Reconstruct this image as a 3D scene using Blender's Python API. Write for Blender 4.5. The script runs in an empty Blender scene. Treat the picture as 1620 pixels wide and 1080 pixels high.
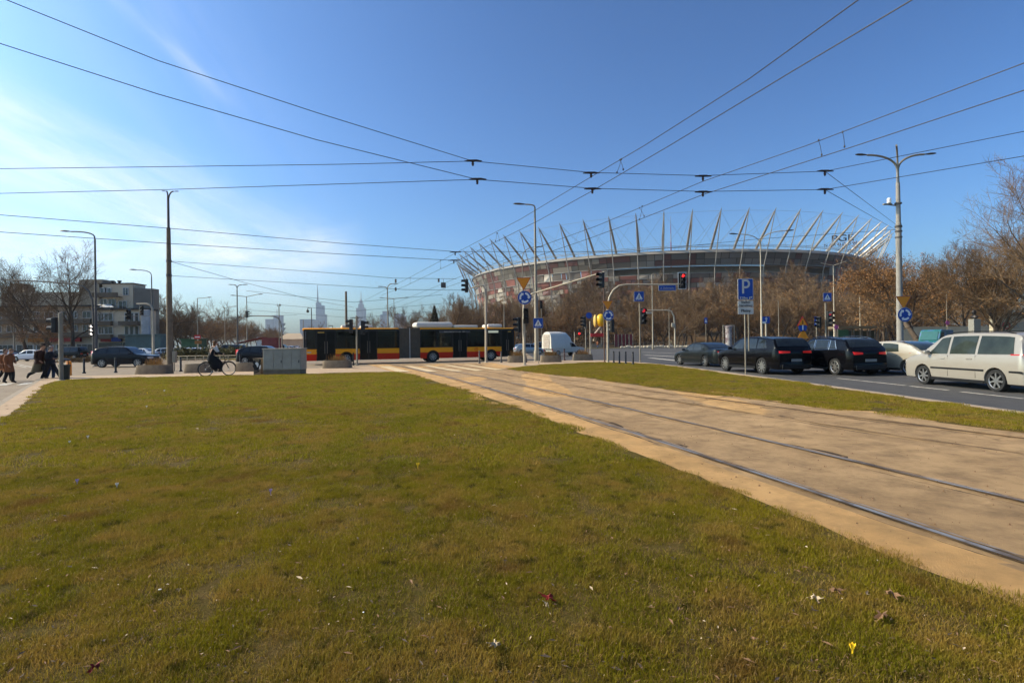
import bpy, bmesh, math, random
import numpy as np
from mathutils import Vector, Matrix, Euler

# ------------------------------------------------------------------ camera, world, sun, exposure
HAZE = 0.00010
SC = bpy.context.scene
FPX, CX, CY = 850.0, 810.0, 540.0
CAMH, ROLL, PITCH = 1.6, math.radians(-0.72), math.atan(2 / 850)
RCAM = Matrix.Rotation(math.radians(90) + PITCH, 4, 'X') @ Matrix.Rotation(ROLL, 4, 'Z')
cam_data = bpy.data.cameras.new("camera")
cam = bpy.data.objects.new("camera", cam_data)
SC.collection.objects.link(cam)
cam.matrix_world = Matrix.Translation((0, 0, CAMH)) @ RCAM
cam_data.sensor_width = 36.0
cam_data.lens = FPX / 1620 * 36
cam_data.clip_start = 0.05
cam_data.clip_end = 9000
SC.camera = cam
SC.render.resolution_x, SC.render.resolution_y = 1024, 682

SUN_EL, SUN_AZ = math.radians(36), math.radians(-86)     # azimuth from +Y, clockwise
sun_dir = Vector((math.sin(SUN_AZ) * math.cos(SUN_EL), math.cos(SUN_AZ) * math.cos(SUN_EL), math.sin(SUN_EL)))
sd = bpy.data.lights.new("sun", 'SUN')
sd.energy = 5.0
sd.angle = math.radians(0.5)
sd.color = (1.0, 0.80, 0.52)
sun = bpy.data.objects.new("sun", sd)
sun.rotation_euler = (-sun_dir).to_track_quat('-Z', 'Y').to_euler()
SC.collection.objects.link(sun)
SC.view_settings.view_transform = 'Standard'
SC.view_settings.look = 'None'
SC.view_settings.exposure = 0.20
SC.view_settings.gamma = 1
SC.cycles.max_bounces = 6
SC.cycles.volume_bounces = 0
SC.cycles.transparent_max_bounces = 12


def ray(px, py):
    return (RCAM.to_3x3() @ Vector(((px - CX) / FPX, (CY - py) / FPX, -1))).normalized()


def G(px, py, z=0.0):
    d = ray(px, py)
    t = (z - CAMH) / d.z
    return Vector((d.x * t, d.y * t, z))


def at(px, py, Y):
    d = ray(px, py)
    t = Y / d.y
    return Vector((d.x * t, Y, CAMH + d.z * t))


W = bpy.data.worlds.new("World")
SC.world = W
W.use_nodes = True
nt = W.node_tree
N, L = nt.nodes, nt.links
N.clear()
wo = N.new('ShaderNodeOutputWorld')
bg = N.new('ShaderNodeBackground')
sky = N.new('ShaderNodeTexSky')
sky.sky_type = 'NISHITA'
sky.sun_disc = False
sky.sun_elevation = SUN_EL
sky.sun_rotation = SUN_AZ
sky.air_density = 1.0
sky.dust_density = 2.8
sky.ozone_density = 3.0
sky.altitude = 100
bg.inputs[1].default_value = 0.13


def wnode(t, **k):
    n = N.new(t)
    for a, b in k.items():
        setattr(n, a, b)
    return n


def math_node(op, a, b=None, c=None, clamp=False):
    n = wnode('ShaderNodeMath', operation=op)
    n.use_clamp = clamp
    for i, v in enumerate((a, b, c)):
        if v is None:
            continue
        if isinstance(v, (int, float)):
            n.inputs[i].default_value = v
        else:
            L.new(v, n.inputs[i])
    return n.outputs[0]


tc = wnode('ShaderNodeTexCoord')
DIR = tc.outputs['Generated']


def band(pa, pb, width, noise_scale, seed, lo, hi, xfade=None, stretch=6.0):
    """thin cirrus lying along the great circle through two sky directions"""
    a, b = ray(*pa), ray(*pb)
    n = a.cross(b).normalized()
    al = (b - a).normalized()
    def dot(v):
        d = wnode('ShaderNodeVectorMath', operation='DOT_PRODUCT')
        L.new(DIR, d.inputs[0])
        d.inputs[1].default_value = v
        return d.outputs['Value']
    dn = dot(n)
    da = dot(al)
    third = n.cross(al)
    dt = dot(third)
    cmb = wnode('ShaderNodeCombineXYZ')
    L.new(math_node('MULTIPLY', dn, stretch), cmb.inputs[0])
    L.new(da, cmb.inputs[1])
    L.new(dt, cmb.inputs[2])
    no = wnode('ShaderNodeTexNoise')
    L.new(cmb.outputs[0], no.inputs['Vector'])
    no.inputs['Scale'].default_value = noise_scale
    no.inputs['Detail'].default_value = 9
    no.inputs['Roughness'].default_value = 0.62
    no.inputs['Distortion'].default_value = 0.35
    off = math_node('MULTIPLY', math_node('SUBTRACT', no.outputs[0], 0.5), width * 1.2)
    dd = math_node('DIVIDE', math_node('ADD', dn, off), width)
    g = math_node('EXPONENT', math_node('MULTIPLY', math_node('MULTIPLY', dd, dd), -1.0))
    tex = wnode('ShaderNodeMapRange')
    L.new(no.outputs[0], tex.inputs[0])
    tex.inputs[1].default_value = lo
    tex.inputs[2].default_value = hi
    out = math_node('MULTIPLY', g, tex.outputs[0])
    if xfade:
        mr = wnode('ShaderNodeMapRange', interpolation_type='SMOOTHSTEP')
        L.new(da, mr.inputs[0])
        v0, v1 = (ray(*p).dot(al) for p in xfade)
        mr.inputs[1].default_value, mr.inputs[2].default_value = v0, v1
        mr.inputs[3].default_value, mr.inputs[4].default_value = 0, 1
        out = math_node('MULTIPLY', out, mr.outputs[0])
    return out


c1 = band((0, 240), (380, 400), 0.065, 3.2, 0, 0.30, 0.72, xfade=((640, 470), (250, 350)))
c2 = band((205, 15), (372, 168), 0.010, 5.0, 1, 0.25, 0.75, xfade=((385, 180), (340, 140)))
c3 = band((250, 405), (520, 405), 0.05, 4.5, 2, 0.40, 0.72, xfade=((600, 402), (500, 402)), stretch=3.0)
c4 = band((0, 330), (300, 430), 0.10, 2.4, 3, 0.38, 0.8, xfade=((600, 470), (300, 430)), stretch=5.0)
c5 = band((180, 0), (420, 330), 0.09, 2.8, 4, 0.42, 0.85, xfade=((560, 420), (250, 100)), stretch=5.0)
tot = math_node('ADD', math_node('MULTIPLY', c1, 1.0), math_node('MULTIPLY', c2, 0.40))
tot = math_node('ADD', tot, math_node('MULTIPLY', c3, 0.9))
tot = math_node('ADD', tot, math_node('MULTIPLY', c4, 0.45))
tot = math_node('ADD', tot, math_node('MULTIPLY', c5, 0.22), clamp=True)
tot = math_node('MULTIPLY', tot, 0.74)
KS, GS = 1 / 6.6, 1.50      # deepen the blue towards the top, keep the horizon bright
tint = wnode('ShaderNodeMix', data_type='RGBA', blend_type='MULTIPLY')
tint.inputs[0].default_value = 1.0
L.new(sky.outputs[0], tint.inputs[6])
tint.inputs[7].default_value = (0.74 * KS, 0.95 * KS, 1.05 * KS, 1)
mixc = wnode('ShaderNodeMix', data_type='RGBA')
L.new(tot, mixc.inputs[0])
gam = wnode('ShaderNodeGamma')
gam.inputs[1].default_value = GS
L.new(tint.outputs[2], gam.inputs[0])
scl = wnode('ShaderNodeVectorMath', operation='SCALE')
scl.inputs['Scale'].default_value = 1.52 / KS
L.new(gam.outputs[0], scl.inputs[0])
L.new(scl.outputs[0], mixc.inputs[6])
mixc.inputs[7].default_value = (7.6, 7.8, 8.0, 1)
L.new(mixc.outputs[2], bg.inputs[0])
L.new(bg.outputs[0], wo.inputs[0])

# ------------------------------------------------------------------ materials
MATS = {}


def srgb(c):
    return tuple(((x / 255) / 12.92 if x / 255 <= 0.04045 else ((x / 255 + 0.055) / 1.055) ** 2.4) for x in c)


def mat(name, col, rough=0.6, metal=0.0, var=0.12, scale=3.0, bump=0.0, bscale=40.0, spec=0.3, emit=None, es=1.0,
        coat=0.0, col2=None, thr=None, detail=6.0, alpha=None, coords='Object', stretch=None):
    if name in MATS:
        return MATS[name]
    m = bpy.data.materials.new(name)
    m.use_nodes = True
    t = m.node_tree
    p = t.nodes['Principled BSDF']
    p.inputs['Base Color'].default_value = (*col, 1)
    p.inputs['Roughness'].default_value = rough
    p.inputs['Metallic'].default_value = metal
    p.inputs['Specular IOR Level'].default_value = spec
    if coat:
        p.inputs['Coat Weight'].default_value = coat
        p.inputs['Coat Roughness'].default_value = 0.04
    if emit:
        p.inputs['Emission Color'].default_value = (*emit, 1)
        p.inputs['Emission Strength'].default_value = es
    co = t.nodes.new('ShaderNodeTexCoord')
    vec = co.outputs[coords]
    if coords == 'World':
        pass
    if stretch:
        mp = t.nodes.new('ShaderNodeMapping')
        mp.inputs['Scale'].default_value = stretch
        t.links.new(vec, mp.inputs[0])
        vec = mp.outputs[0]
    if var or col2:
        no = t.nodes.new('ShaderNodeTexNoise')
        no.inputs['Scale'].default_value = scale
        no.inputs['Detail'].default_value = detail
        no.inputs['Roughness'].default_value = 0.65
        t.links.new(vec, no.inputs['Vector'])
        mr = t.nodes.new('ShaderNodeMapRange')
        t.links.new(no.outputs[0], mr.inputs[0])
        lo, hi = thr or (0.3, 0.7)
        mr.inputs[1].default_value, mr.inputs[2].default_value = lo, hi
        mx = t.nodes.new('ShaderNodeMix')
        mx.data_type = 'RGBA'
        t.links.new(mr.outputs[0], mx.inputs[0])
        if col2:
            mx.inputs[6].default_value = (*col, 1)
            mx.inputs[7].default_value = (*col2, 1)
        else:
            mx.inputs[6].default_value = (*[c * (1 - var) for c in col], 1)
            mx.inputs[7].default_value = (*[min(1, c * (1 + var)) for c in col], 1)
        t.links.new(mx.outputs[2], p.inputs['Base Color'])
    if bump:
        nb = t.nodes.new('ShaderNodeTexNoise')
        nb.inputs['Scale'].default_value = bscale
        nb.inputs['Detail'].default_value = 5
        t.links.new(vec, nb.inputs['Vector'])
        b = t.nodes.new('ShaderNodeBump')
        b.inputs['Strength'].default_value = bump
        b.inputs['Distance'].default_value = 0.02
        t.links.new(nb.outputs[0], b.inputs['Height'])
        t.links.new(b.outputs[0], p.inputs['Normal'])
    MATS[name] = m
    return m


# ------------------------------------------------------------------ mesh builder
class MB:
    def __init__(self):
        self.v, self.f, self.m = [], [], []
        self.cur = 0

    def add(self, vs, fs, mi=None):
        o = len(self.v)
        self.v.extend([tuple(x) for x in vs])
        mi = self.cur if mi is None else mi
        for f in fs:
            self.f.append(tuple(o + i for i in f))
            self.m.append(mi)

    def box(self, c, s, M=None, mi=None, taper=1.0):
        cx, cy, cz = c
        hx, hy, hz = s[0] / 2, s[1] / 2, s[2] / 2
        vs = []
        for z, k in ((-hz, 1.0), (hz, taper)):
            for x, y in ((-hx, -hy), (hx, -hy), (hx, hy), (-hx, hy)):
                vs.append(Vector((x * k, y * k, z)))
        if M is not None:
            vs = [M @ v for v in vs]
        vs = [v + Vector(c) for v in vs]
        self.add(vs, [(3, 2, 1, 0), (4, 5, 6, 7), (0, 1, 5, 4), (1, 2, 6, 5), (2, 3, 7, 6), (3, 0, 4, 7)], mi)

    def bbox(self, c, s, b=0.02, mi=None, M=None):
        """box with chamfered edges"""
        bm = bmesh.new()
        bmesh.ops.create_cube(bm, size=1)
        for v in bm.verts:
            v.co = Vector((v.co.x * s[0], v.co.y * s[1], v.co.z * s[2]))
        bmesh.ops.bevel(bm, geom=bm.edges[:] + bm.verts[:], offset=min(b, min(s) * 0.45), segments=2, profile=0.5, affect='EDGES')
        vs = [(M @ v.co if M is not None else v.co.copy()) + Vector(c) for v in bm.verts]
        bm.verts.index_update()
        self.add(vs, [[v.index for v in f.verts] for f in bm.faces], mi)
        bm.free()

    def tube(self, pts, rs, n=8, cap=True, mi=None, closed=False):
        pts = [Vector(p) for p in pts]
        if isinstance(rs, (int, float)):
            rs = [rs] * len(pts)
        k = len(pts)
        rings = []
        up = None
        for i, p in enumerate(pts):
            if closed:
                d = pts[(i + 1) % k] - pts[i - 1]
            else:
                d = pts[min(i + 1, k - 1)] - pts[max(i - 1, 0)]
            if d.length < 1e-9:
                d = Vector((0, 0, 1))
            d.normalize()
            if up is None:
                a = Vector((0, 0, 1)) if abs(d.z) < 0.9 else Vector((1, 0, 0))
                up = (a - d * a.dot(d)).normalized()
            else:
                up = up - d * up.dot(d)
                if up.length < 1e-6:
                    a = Vector((0, 0, 1)) if abs(d.z) < 0.9 else Vector((1, 0, 0))
                    up = a - d * a.dot(d)
                up.normalize()
            s = d.cross(up)
            rings.append([p + (up * math.cos(2 * math.pi * j / n) + s * math.sin(2 * math.pi * j / n)) * rs[i] for j in range(n)])
        vs = [v for r in rings for v in r]
        fs = []
        for i in range(k if closed else k - 1):
            a, b = i * n, ((i + 1) % k) * n
            for j in range(n):
                j2 = (j + 1) % n
                fs.append((a + j, b + j, b + j2, a + j2))
        if cap and not closed:
            fs.append(tuple(range(n)))
            fs.append(tuple((k - 1) * n + j for j in reversed(range(n))))
        self.add(vs, fs, mi)

    def prism(self, poly, d, mi=None, M=None):
        """poly: list of 3D points (planar), extruded by vector d"""
        a = [Vector(p) for p in poly]
        d = Vector(d)
        b = [p + d for p in a]
        if M is not None:
            a = [M @ p for p in a]
            b = [M @ p for p in b]
        n = len(a)
        fs = [tuple(reversed(range(n))), tuple(range(n, 2 * n))]
        for i in range(n):
            j = (i + 1) % n
            fs.append((i, j, n + j, n + i))
        self.add(a + b, fs, mi)

    def lathe(self, prof, c=(0, 0, 0), n=16, mi=None, M=None, caps=True):
        vs = []
        for r, z in prof:
            for j in range(n):
                a = 2 * math.pi * j / n
                v = Vector((r * math.cos(a), r * math.sin(a), z))
                if M is not None:
                    v = M @ v
                vs.append(v + Vector(c))
        fs = []
        for i in range(len(prof) - 1):
            for j in range(n):
                j2 = (j + 1) % n
                fs.append((i * n + j, i * n + j2, (i + 1) * n + j2, (i + 1) * n + j))
        if caps:
            fs.append(tuple(reversed(range(n))))
            fs.append(tuple((len(prof) - 1) * n + j for j in range(n)))
        self.add(vs, fs, mi)

    def blob(self, c, r, n=12, m=8, mi=None, M=None):
        prof = [(max(1e-4, math.sin(math.pi * i / m)), -math.cos(math.pi * i / m)) for i in range(m + 1)]
        S = Matrix.Diagonal(Vector(r))
        if M is not None:
            S = M.to_3x3() @ S
        self.lathe(prof, c, n, mi, S)

    def sheet(self, poly, z=None, mi=None):
        vs = [(p[0], p[1], p[2] if z is None else z) for p in poly]
        self.add(vs, [tuple(range(len(vs)))], mi)

    def mesh(self, name, mats, smooth=False, angle=0.7):
        me = bpy.data.meshes.new(name)
        me.from_pydata(self.v, [], self.f)
        for m in (mats if isinstance(mats, (list, tuple)) else [mats]):
            me.materials.append(m)
        me.polygons.foreach_set('material_index', self.m)
        if smooth:
            me.polygons.foreach_set('use_smooth', [True] * len(self.f))
            me.update()
            me.set_sharp_from_angle(angle=angle)
        me.update()
        return me

    def build(self, name, mats, parent=None, smooth=False, angle=0.7, loc=None, label=None):
        o = bpy.data.objects.new(name, self.mesh(name, mats, smooth, angle))
        SC.collection.objects.link(o)
        if parent:
            o.parent = parent
        if loc is not None:
            o.location = loc
        if label:
            o['label'] = label
        return o


def thing(name, label, cat, loc=(0, 0, 0), rz=0.0, group=None):
    o = bpy.data.objects.new(name, None)
    SC.collection.objects.link(o)
    o.empty_display_size = 0.3
    o.location = loc
    o.rotation_euler = (0, 0, rz)
    o['label'], o['category'] = label, cat
    if group:
        o['group'] = group
    return o


def tag(o, label, cat, group=None):
    o['label'], o['category'] = label, cat
    if group:
        o['group'] = group
    return o


def setkind(o, k, label=None):
    o['kind'] = k
    if label:
        o['label'] = label
    return o


def kids(o):
    return [c for c in ALLK.get(o.name, [])]


def copy_tree(o, loc, rz, label=None, scale=None, group=None):
    r = o.copy()
    SC.collection.objects.link(r)
    r.location = loc
    r.rotation_euler = (0, 0, rz)
    if scale:
        r.scale = scale if isinstance(scale, (tuple, list)) else (scale,) * 3
    if label:
        r['label'] = label
    if group:
        r['group'] = group
    for ch in list(o.children):
        c = ch.copy()
        SC.collection.objects.link(c)
        c.parent = r
        for g in list(ch.children):
            d = g.copy()
            SC.collection.objects.link(d)
            d.parent = c
    return r


def text_mesh(s, size, name='lettering', depth=0.004, bold=0.0, align='CENTER'):
    cu = bpy.data.curves.new(name, 'FONT')
    cu.body = s
    cu.size = size
    cu.extrude = depth
    cu.offset = bold
    cu.align_x = align
    cu.align_y = 'CENTER'
    o = bpy.data.objects.new(name, cu)
    SC.collection.objects.link(o)
    dg = bpy.context.evaluated_depsgraph_get()
    me = bpy.data.meshes.new_from_object(o.evaluated_get(dg))
    bpy.data.objects.remove(o)
    bpy.data.curves.remove(cu)
    me.name = name
    return me


def put_text(s, size, m, parent, M, name='lettering', bold=0.0, depth=0.004):
    me = text_mesh(s, size, name, depth, bold)
    me.transform(M)
    me.materials.clear()
    me.materials.append(m)
    o = bpy.data.objects.new(name, me)
    SC.collection.objects.link(o)
    o.parent = parent
    return o


RX90 = Matrix.Rotation(math.radians(90), 4, 'X')

# common materials
m_galv = mat('galvanised steel', (0.25, 0.215, 0.16), 0.55, 0.2, 0.15, 2.0)
m_white_pole = mat('pale painted steel', (0.42, 0.36, 0.265), 0.55, 0.1, 0.1, 2.0)
m_grey_pole = mat('dark grey painted steel', (0.10, 0.09, 0.08), 0.6, 0.1, 0.15, 2.0)
m_conc = mat('cast concrete', (0.175, 0.135, 0.09), 0.85, 0, 0.22, 4.0, 0.4, 30)
m_black = mat('black plastic', (0.012, 0.012, 0.013), 0.45, 0, 0.1)
m_rubber = mat('tyre rubber', (0.018, 0.018, 0.018), 0.8, 0, 0.15, 8)
m_lamp = mat('lamp housing', (0.06, 0.06, 0.06), 0.4, 0.4, 0.1)
m_wire = mat('overhead cable', (0.03, 0.03, 0.035), 0.5, 0.3, 0.0)
# ------------------------------------------------------------------ ground surfaces
ZP = 0.12


def world_mat(name, c1, c2, c3, s1, s2, rough, bump, bscale, spec=0.3, bumpd=0.02, cracks=0.0):
    """two noise scales over world position"""
    m = bpy.data.materials.new(name)
    m.use_nodes = True
    t = m.node_tree
    n, l = t.nodes, t.links
    p = n['Principled BSDF']
    p.inputs['Roughness'].default_value = rough
    p.inputs['Specular IOR Level'].default_value = spec
    g = n.new('ShaderNodeNewGeometry')
    def noise(s, d=6, r=0.6):
        k = n.new('ShaderNodeTexNoise')
        k.inputs['Scale'].default_value = s
        k.inputs['Detail'].default_value = d
        k.inputs['Roughness'].default_value = r
        l.new(g.outputs['Position'], k.inputs['Vector'])
        return k.outputs[0]
    def rng(x, a, b):
        k = n.new('ShaderNodeMapRange')
        l.new(x, k.inputs[0])
        k.inputs[1].default_value, k.inputs[2].default_value = a, b
        return k.outputs[0]
    def mix(f, a, b):
        k = n.new('ShaderNodeMix')
        k.data_type = 'RGBA'
        l.new(f, k.inputs[0])
        for i, v in ((6, a), (7, b)):
            if isinstance(v, tuple):
                k.inputs[i].default_value = (*v, 1)
            else:
                l.new(v, k.inputs[i])
        return k.outputs[2]
    a = mix(rng(noise(s1), 0.38, 0.62), c1, c2)
    b = mix(rng(noise(s2, 8, 0.7), 0.42, 0.72), a, c3)
    if cracks:
        vo = n.new('ShaderNodeTexVoronoi')
        vo.feature = 'DISTANCE_TO_EDGE'
        vo.inputs['Scale'].default_value = 0.35
        wv = n.new('ShaderNodeTexNoise')
        wv.inputs['Scale'].default_value = 1.3
        wv.inputs['Detail'].default_value = 6
        l.new(g.outputs['Position'], wv.inputs['Vector'])
        ad = n.new('ShaderNodeMix')
        ad.data_type = 'VECTOR'
        ad.inputs[0].default_value = 0.45
        l.new(g.outputs['Position'], ad.inputs[4])
        l.new(wv.outputs['Color'], ad.inputs[5])
        l.new(ad.outputs[1], vo.inputs['Vector'])
        cr = rng(vo.outputs[0], 0.0, 0.008)
        iv = n.new('ShaderNodeMath')
        iv.operation = 'SUBTRACT'
        iv.inputs[0].default_value = 1.0
        l.new(cr, iv.inputs[1])
        iv2 = n.new('ShaderNodeMath')
        iv2.operation = 'MULTIPLY'
        l.new(iv.outputs[0], iv2.inputs[0])
        l.new(rng(noise(0.25, 3), 0.5, 0.62), iv2.inputs[1])
        iv3 = n.new('ShaderNodeMath')
        iv3.operation = 'MULTIPLY'
        l.new(iv2.outputs[0], iv3.inputs[0])
        iv3.inputs[1].default_value = cracks
        b = mix(iv3.outputs[0], b, tuple(x * 0.25 for x in c1))
    l.new(b, p.inputs['Base Color'])
    bu = n.new('ShaderNodeBump')
    bu.inputs['Strength'].default_value = bump
    bu.inputs['Distance'].default_value = bumpd
    l.new(noise(bscale, 6, 0.7), bu.inputs['Height'])
    l.new(bu.outputs[0], p.inputs['Normal'])
    MATS[name] = m
    return m


m_asphalt = world_mat('road asphalt', (0.066, 0.063, 0.061), (0.085, 0.080, 0.075), (0.052, 0.050, 0.049), 0.12, 1.7, 0.8, 0.5, 60, cracks=0.4)
m_asphalt2 = world_mat('light worn asphalt', (0.23, 0.175, 0.115), (0.29, 0.22, 0.145), (0.18, 0.135, 0.09), 0.10, 1.1, 0.85, 0.4, 60, cracks=0.5)
m_sand = world_mat('sandy track paving', (0.50, 0.285, 0.105), (0.59, 0.35, 0.14), (0.30, 0.18, 0.07), 0.45, 2.3, 0.9, 1.0, 90, cracks=1.0)
m_bed = world_mat('worn track paving', (0.38, 0.240, 0.115), (0.46, 0.295, 0.145), (0.20, 0.125, 0.062), 0.8, 2.4, 0.95, 1.0, 130, cracks=1.0)
m_paver = world_mat('footway paving', (0.42, 0.29, 0.175), (0.48, 0.34, 0.21), (0.32, 0.22, 0.14), 0.7, 5.0, 0.9, 0.5, 30)
m_soil = world_mat('lawn ground', (0.085, 0.068, 0.012), (0.105, 0.075, 0.016), (0.15, 0.095, 0.035), 0.35, 9.0, 1.0, 1.0, 70, 0.1, 0.03)
m_park = world_mat('dry park grass', (0.16, 0.125, 0.035), (0.12, 0.10, 0.03), (0.17, 0.11, 0.05), 0.06, 0.9, 1.0, 0.8, 8, 0.1)
m_litter = world_mat('leaf litter', (0.11, 0.065, 0.035), (0.075, 0.05, 0.028), (0.13, 0.085, 0.04), 0.06, 0.8, 1.0, 0.8, 5, 0.1)
m_city = world_mat('city ground', (0.12, 0.11, 0.09), (0.09, 0.085, 0.07), (0.14, 0.11, 0.08), 0.02, 0.3, 0.95, 0.3, 5, 0.1)
m_kerb = mat('kerb stone', (0.30, 0.24, 0.17), 0.85, 0, 0.2, 6, 0.3, 40)
m_mark = mat('road marking paint', (0.46, 0.42, 0.35), 0.7, 0, 0.35, 3.0, 0.2, 60)
m_marky = mat('worn crossing paint', (0.62, 0.47, 0.27), 0.8, 0, 0, 2.5, 0.2, 60, col2=(0.45, 0.30, 0.15), thr=(0.45, 0.75))


def surf(name, poly, z, m, label=None, skirt=0.0):
    b = MB()
    b.sheet(poly, z)
    if skirt:
        n = len(poly)
        for i in range(n):
            p, q = poly[i], poly[(i + 1) % n]
            b.add([(p[0], p[1], z), (q[0], q[1], z), (q[0], q[1], z - skirt), (p[0], p[1], z - skirt)], [(0, 1, 2, 3)])
    o = b.build(name, m)
    o['kind'] = 'structure'
    if label:
        o['label'] = label
    return o


surf('ground', [(-5000, -60), (5000, -60), (5000, 5000), (-5000, 5000)], -0.03, m_city)
# the roundabout and its roads: left half dusty pale, right half dark
surf('road', [(-90, -30), (14, -30), (14, 40), (6, 60), (4, 119), (-90, 119)], 0.0, m_asphalt2, 'pale dusty asphalt of the roundabout')
surf('road_lane', [(2.2, -30), (60, -30), (120, 60), (120, 119.2), (2.2, 119.2)], 0.004, m_asphalt, 'dark asphalt of the road beside the queue of cars')
# avenue into the city
a0, a1 = G(395, 556), G(560, 556)
surf('avenue', [(-75, 118.9), (-2, 118.9), (-500, 2600), (-1150, 2600)], 0.0, m_asphalt2)


def smooth_poly(pts, n=6):
    out = []
    k = len(pts)
    for i in range(k - 1):
        p0, p1, p2, p3 = pts[max(i - 1, 0)], pts[i], pts[i + 1], pts[min(i + 2, k - 1)]
        for j in range(n):
            t = j / n
            out.append(0.5 * ((2 * p1) + (p2 - p0) * t + (2 * p0 - 5 * p1 + 4 * p2 - p3) * t * t + (3 * p1 - p0 - 3 * p2 + p3) * t ** 3))
    out.append(pts[-1])
    return out


def extend(a, b, y):
    """from a through b on to the line Y=y"""
    d = b - a
    return b + d * ((y - b.y) / d.y)


# kerb outline of the central platform
k_left = [G(61, 603.5, ZP), G(40.7, 615.5, ZP), G(0, 642, ZP)]
k_left.append(extend(k_left[1], k_left[2], -4))
k_front = [G(x, y, ZP) for x, y in ((66, 599), (80, 596.5), (107, 595), (211, 592.5), (300, 590.5), (400, 586), (480, 582.5), (566, 579.5), (640, 577), (720, 574.5), (800, 572.5), (870, 570.5), (935, 569.5), (985, 571.5), (1040, 575.5), (1100, 582.5))]
k_right = [G(x, y, ZP) for x, y in ((1177, 592.5), (1235, 600), (1391, 621.5), (1508, 637.5), (1620, 652.5))]
k_right.append(extend(k_right[-2], k_right[-1], -4))
outline = list(reversed(k_left)) + k_front + k_right
OUT = outline[:4] + smooth_poly(k_front, 3) + k_right
surf('pavement', OUT, ZP, m_paver, skirt=0.13)
# kerb stones as a band round it
kb = MB()
for i in range(len(OUT) - 1):
    p, q = OUT[i], OUT[i + 1]
    d = (q - p)
    if d.length < 0.05:
        continue
    nrm = Vector((-d.y, d.x, 0)).normalized() * 0.16
    cuts = max(1, int(d.length / 1.0))
    for c in range(min(cuts, 40)):
        a = p + d * (c / min(cuts, 40))
        b_ = p + d * ((c + 0.985) / min(cuts, 40))
        kb.prism([(a.x, a.y, -0.01), (b_.x, b_.y, -0.01), (b_.x + nrm.x, b_.y + nrm.y, -0.01), (a.x + nrm.x, a.y + nrm.y, -0.01)], (0, 0, ZP + 0.012))
kb = kb.build('kerb', m_kerb)
kb['kind'] = 'structure'

# lawns
lawnL = [G(x, y, ZP) for x, y in ((0, 668), (37, 640), (55.6, 624), (70, 609), (84, 604), (130, 600), (240, 597), (360, 594.5), (480, 592), (590, 589), (622, 588.5), (650, 592), (683, 602), (750, 623), (823, 647), (890, 673), (940, 692), (1080, 746.6), (1158, 776), (1255, 817), (1352, 859), (1430, 890), (1546, 937), (1620, 962))]
lawnL.append(extend(lawnL[-3], lawnL[-1], -4))
lawnL.append(extend(lawnL[2], lawnL[0], -4))
random.seed(5)


def rough_edge(poly, amp, step, skip=lambda p, q: False):
    out = []
    for i in range(len(poly)):
        p, q = poly[i], poly[(i + 1) % len(poly)]
        n = max(1, int((q - p).length / step))
        n = min(n, 60)
        d = q - p
        nr = Vector((-d.y, d.x, 0)).normalized()
        for j in range(n):
            a = 0 if skip(p, q) else amp
            out.append(p + d * (j / n) + nr * random.uniform(-a, a))
    return out


RAW_L = list(lawnL)
lawnL = rough_edge(lawnL, 0.035, 0.25)
surf('lawn', lawnL, ZP + 0.018, m_soil, 'broad lawn between the footway and the tram tracks', skirt=0.02)
lawnR = [G(x, y, ZP) for x, y in ((801, 583.5), (830, 580), (860, 577.5), (930, 573.5), (985, 573.5), (1040, 577), (1080, 581.5), (1177, 595), (1235, 602), (1391, 624), (1508, 640.5), (1620, 655.5))]
lawnR.append(extend(lawnR[-2], lawnR[-1], -4))
lowR = [G(x, y, ZP) for x, y in ((1620, 685), (1546, 676.6), (1430, 663), (1313, 647.5), (1197, 633), (1080, 620), (1023, 611.7), (957, 603), (860, 591.7), (815, 586))]
lawnR.append(extend(lowR[1], lowR[0], -4))
lawnR += lowR
RAW_R = list(lawnR)
lawnR = rough_edge(lawnR, 0.04, 0.3)
surf('verge', lawnR, ZP + 0.018, m_soil, 'narrow grass verge between the tram tracks and the dark road', skirt=0.02)


def inset(poly, d):
    n = len(poly)
    area = sum(poly[i].x * poly[(i + 1) % n].y - poly[(i + 1) % n].x * poly[i].y for i in range(n))
    sg = 1 if area > 0 else -1
    out = []
    for i in range(n):
        a, b_, c = poly[i - 1], poly[i], poly[(i + 1) % n]
        t_ = ((b_ - a).normalized() + (c - b_).normalized())
        t_.normalize()
        out.append(b_ + Vector((-t_.y, t_.x, 0)) * d * sg)
    return out


LAWN_L, LAWN_R = inset(RAW_L, .16), inset(RAW_R, .18)

# tram bed with real undulation
r1 = [G(x, y, ZP) for x, y in ((640, 580.5), (680, 590), (717, 601.7), (780, 618), (890, 650), (990, 685), (1080, 711.7), (1255, 772), (1430, 828), (1620, 895))]
r2 = [G(x, y, ZP) for x, y in ((690, 582), (730, 590.5), (773, 600), (867, 620), (940, 637), (1080, 667), (1177, 690), (1352, 733), (1457, 759), (1620, 798))]
r3 = [G(x, y, ZP) for x, y in ((745, 583), (790, 591), (860, 603), (973, 621.7), (1073, 637), (1208, 659), (1321, 675), (1430, 694), (1620, 721))]
r4 = [G(x, y, ZP) for x, y in ((785, 582), (840, 593), (917, 605.5), (1040, 621), (1119, 630), (1235, 646), (1391, 666), (1620, 696))]


def fit(pts):
    """straight line through the rail marks, in plan, kept from the far end to behind the camera"""
    x = np.array([p.x for p in pts]); y = np.array([p.y for p in pts])
    w = 1 / np.maximum(y, 2)
    c = np.polyfit(y, x, 2, w=w)
    return c


fits = [fit(r) for r in (r1, r2, r3, r4)]
import sys
for c in fits:
    print('RAIL', [round(float(np.polyval(c, y)), 2) for y in (2, 5, 10, 15, 20, 30, 38)], file=sys.stderr)


def rail_x(k, y):
    return float(np.polyval(fits[k], y))


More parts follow.
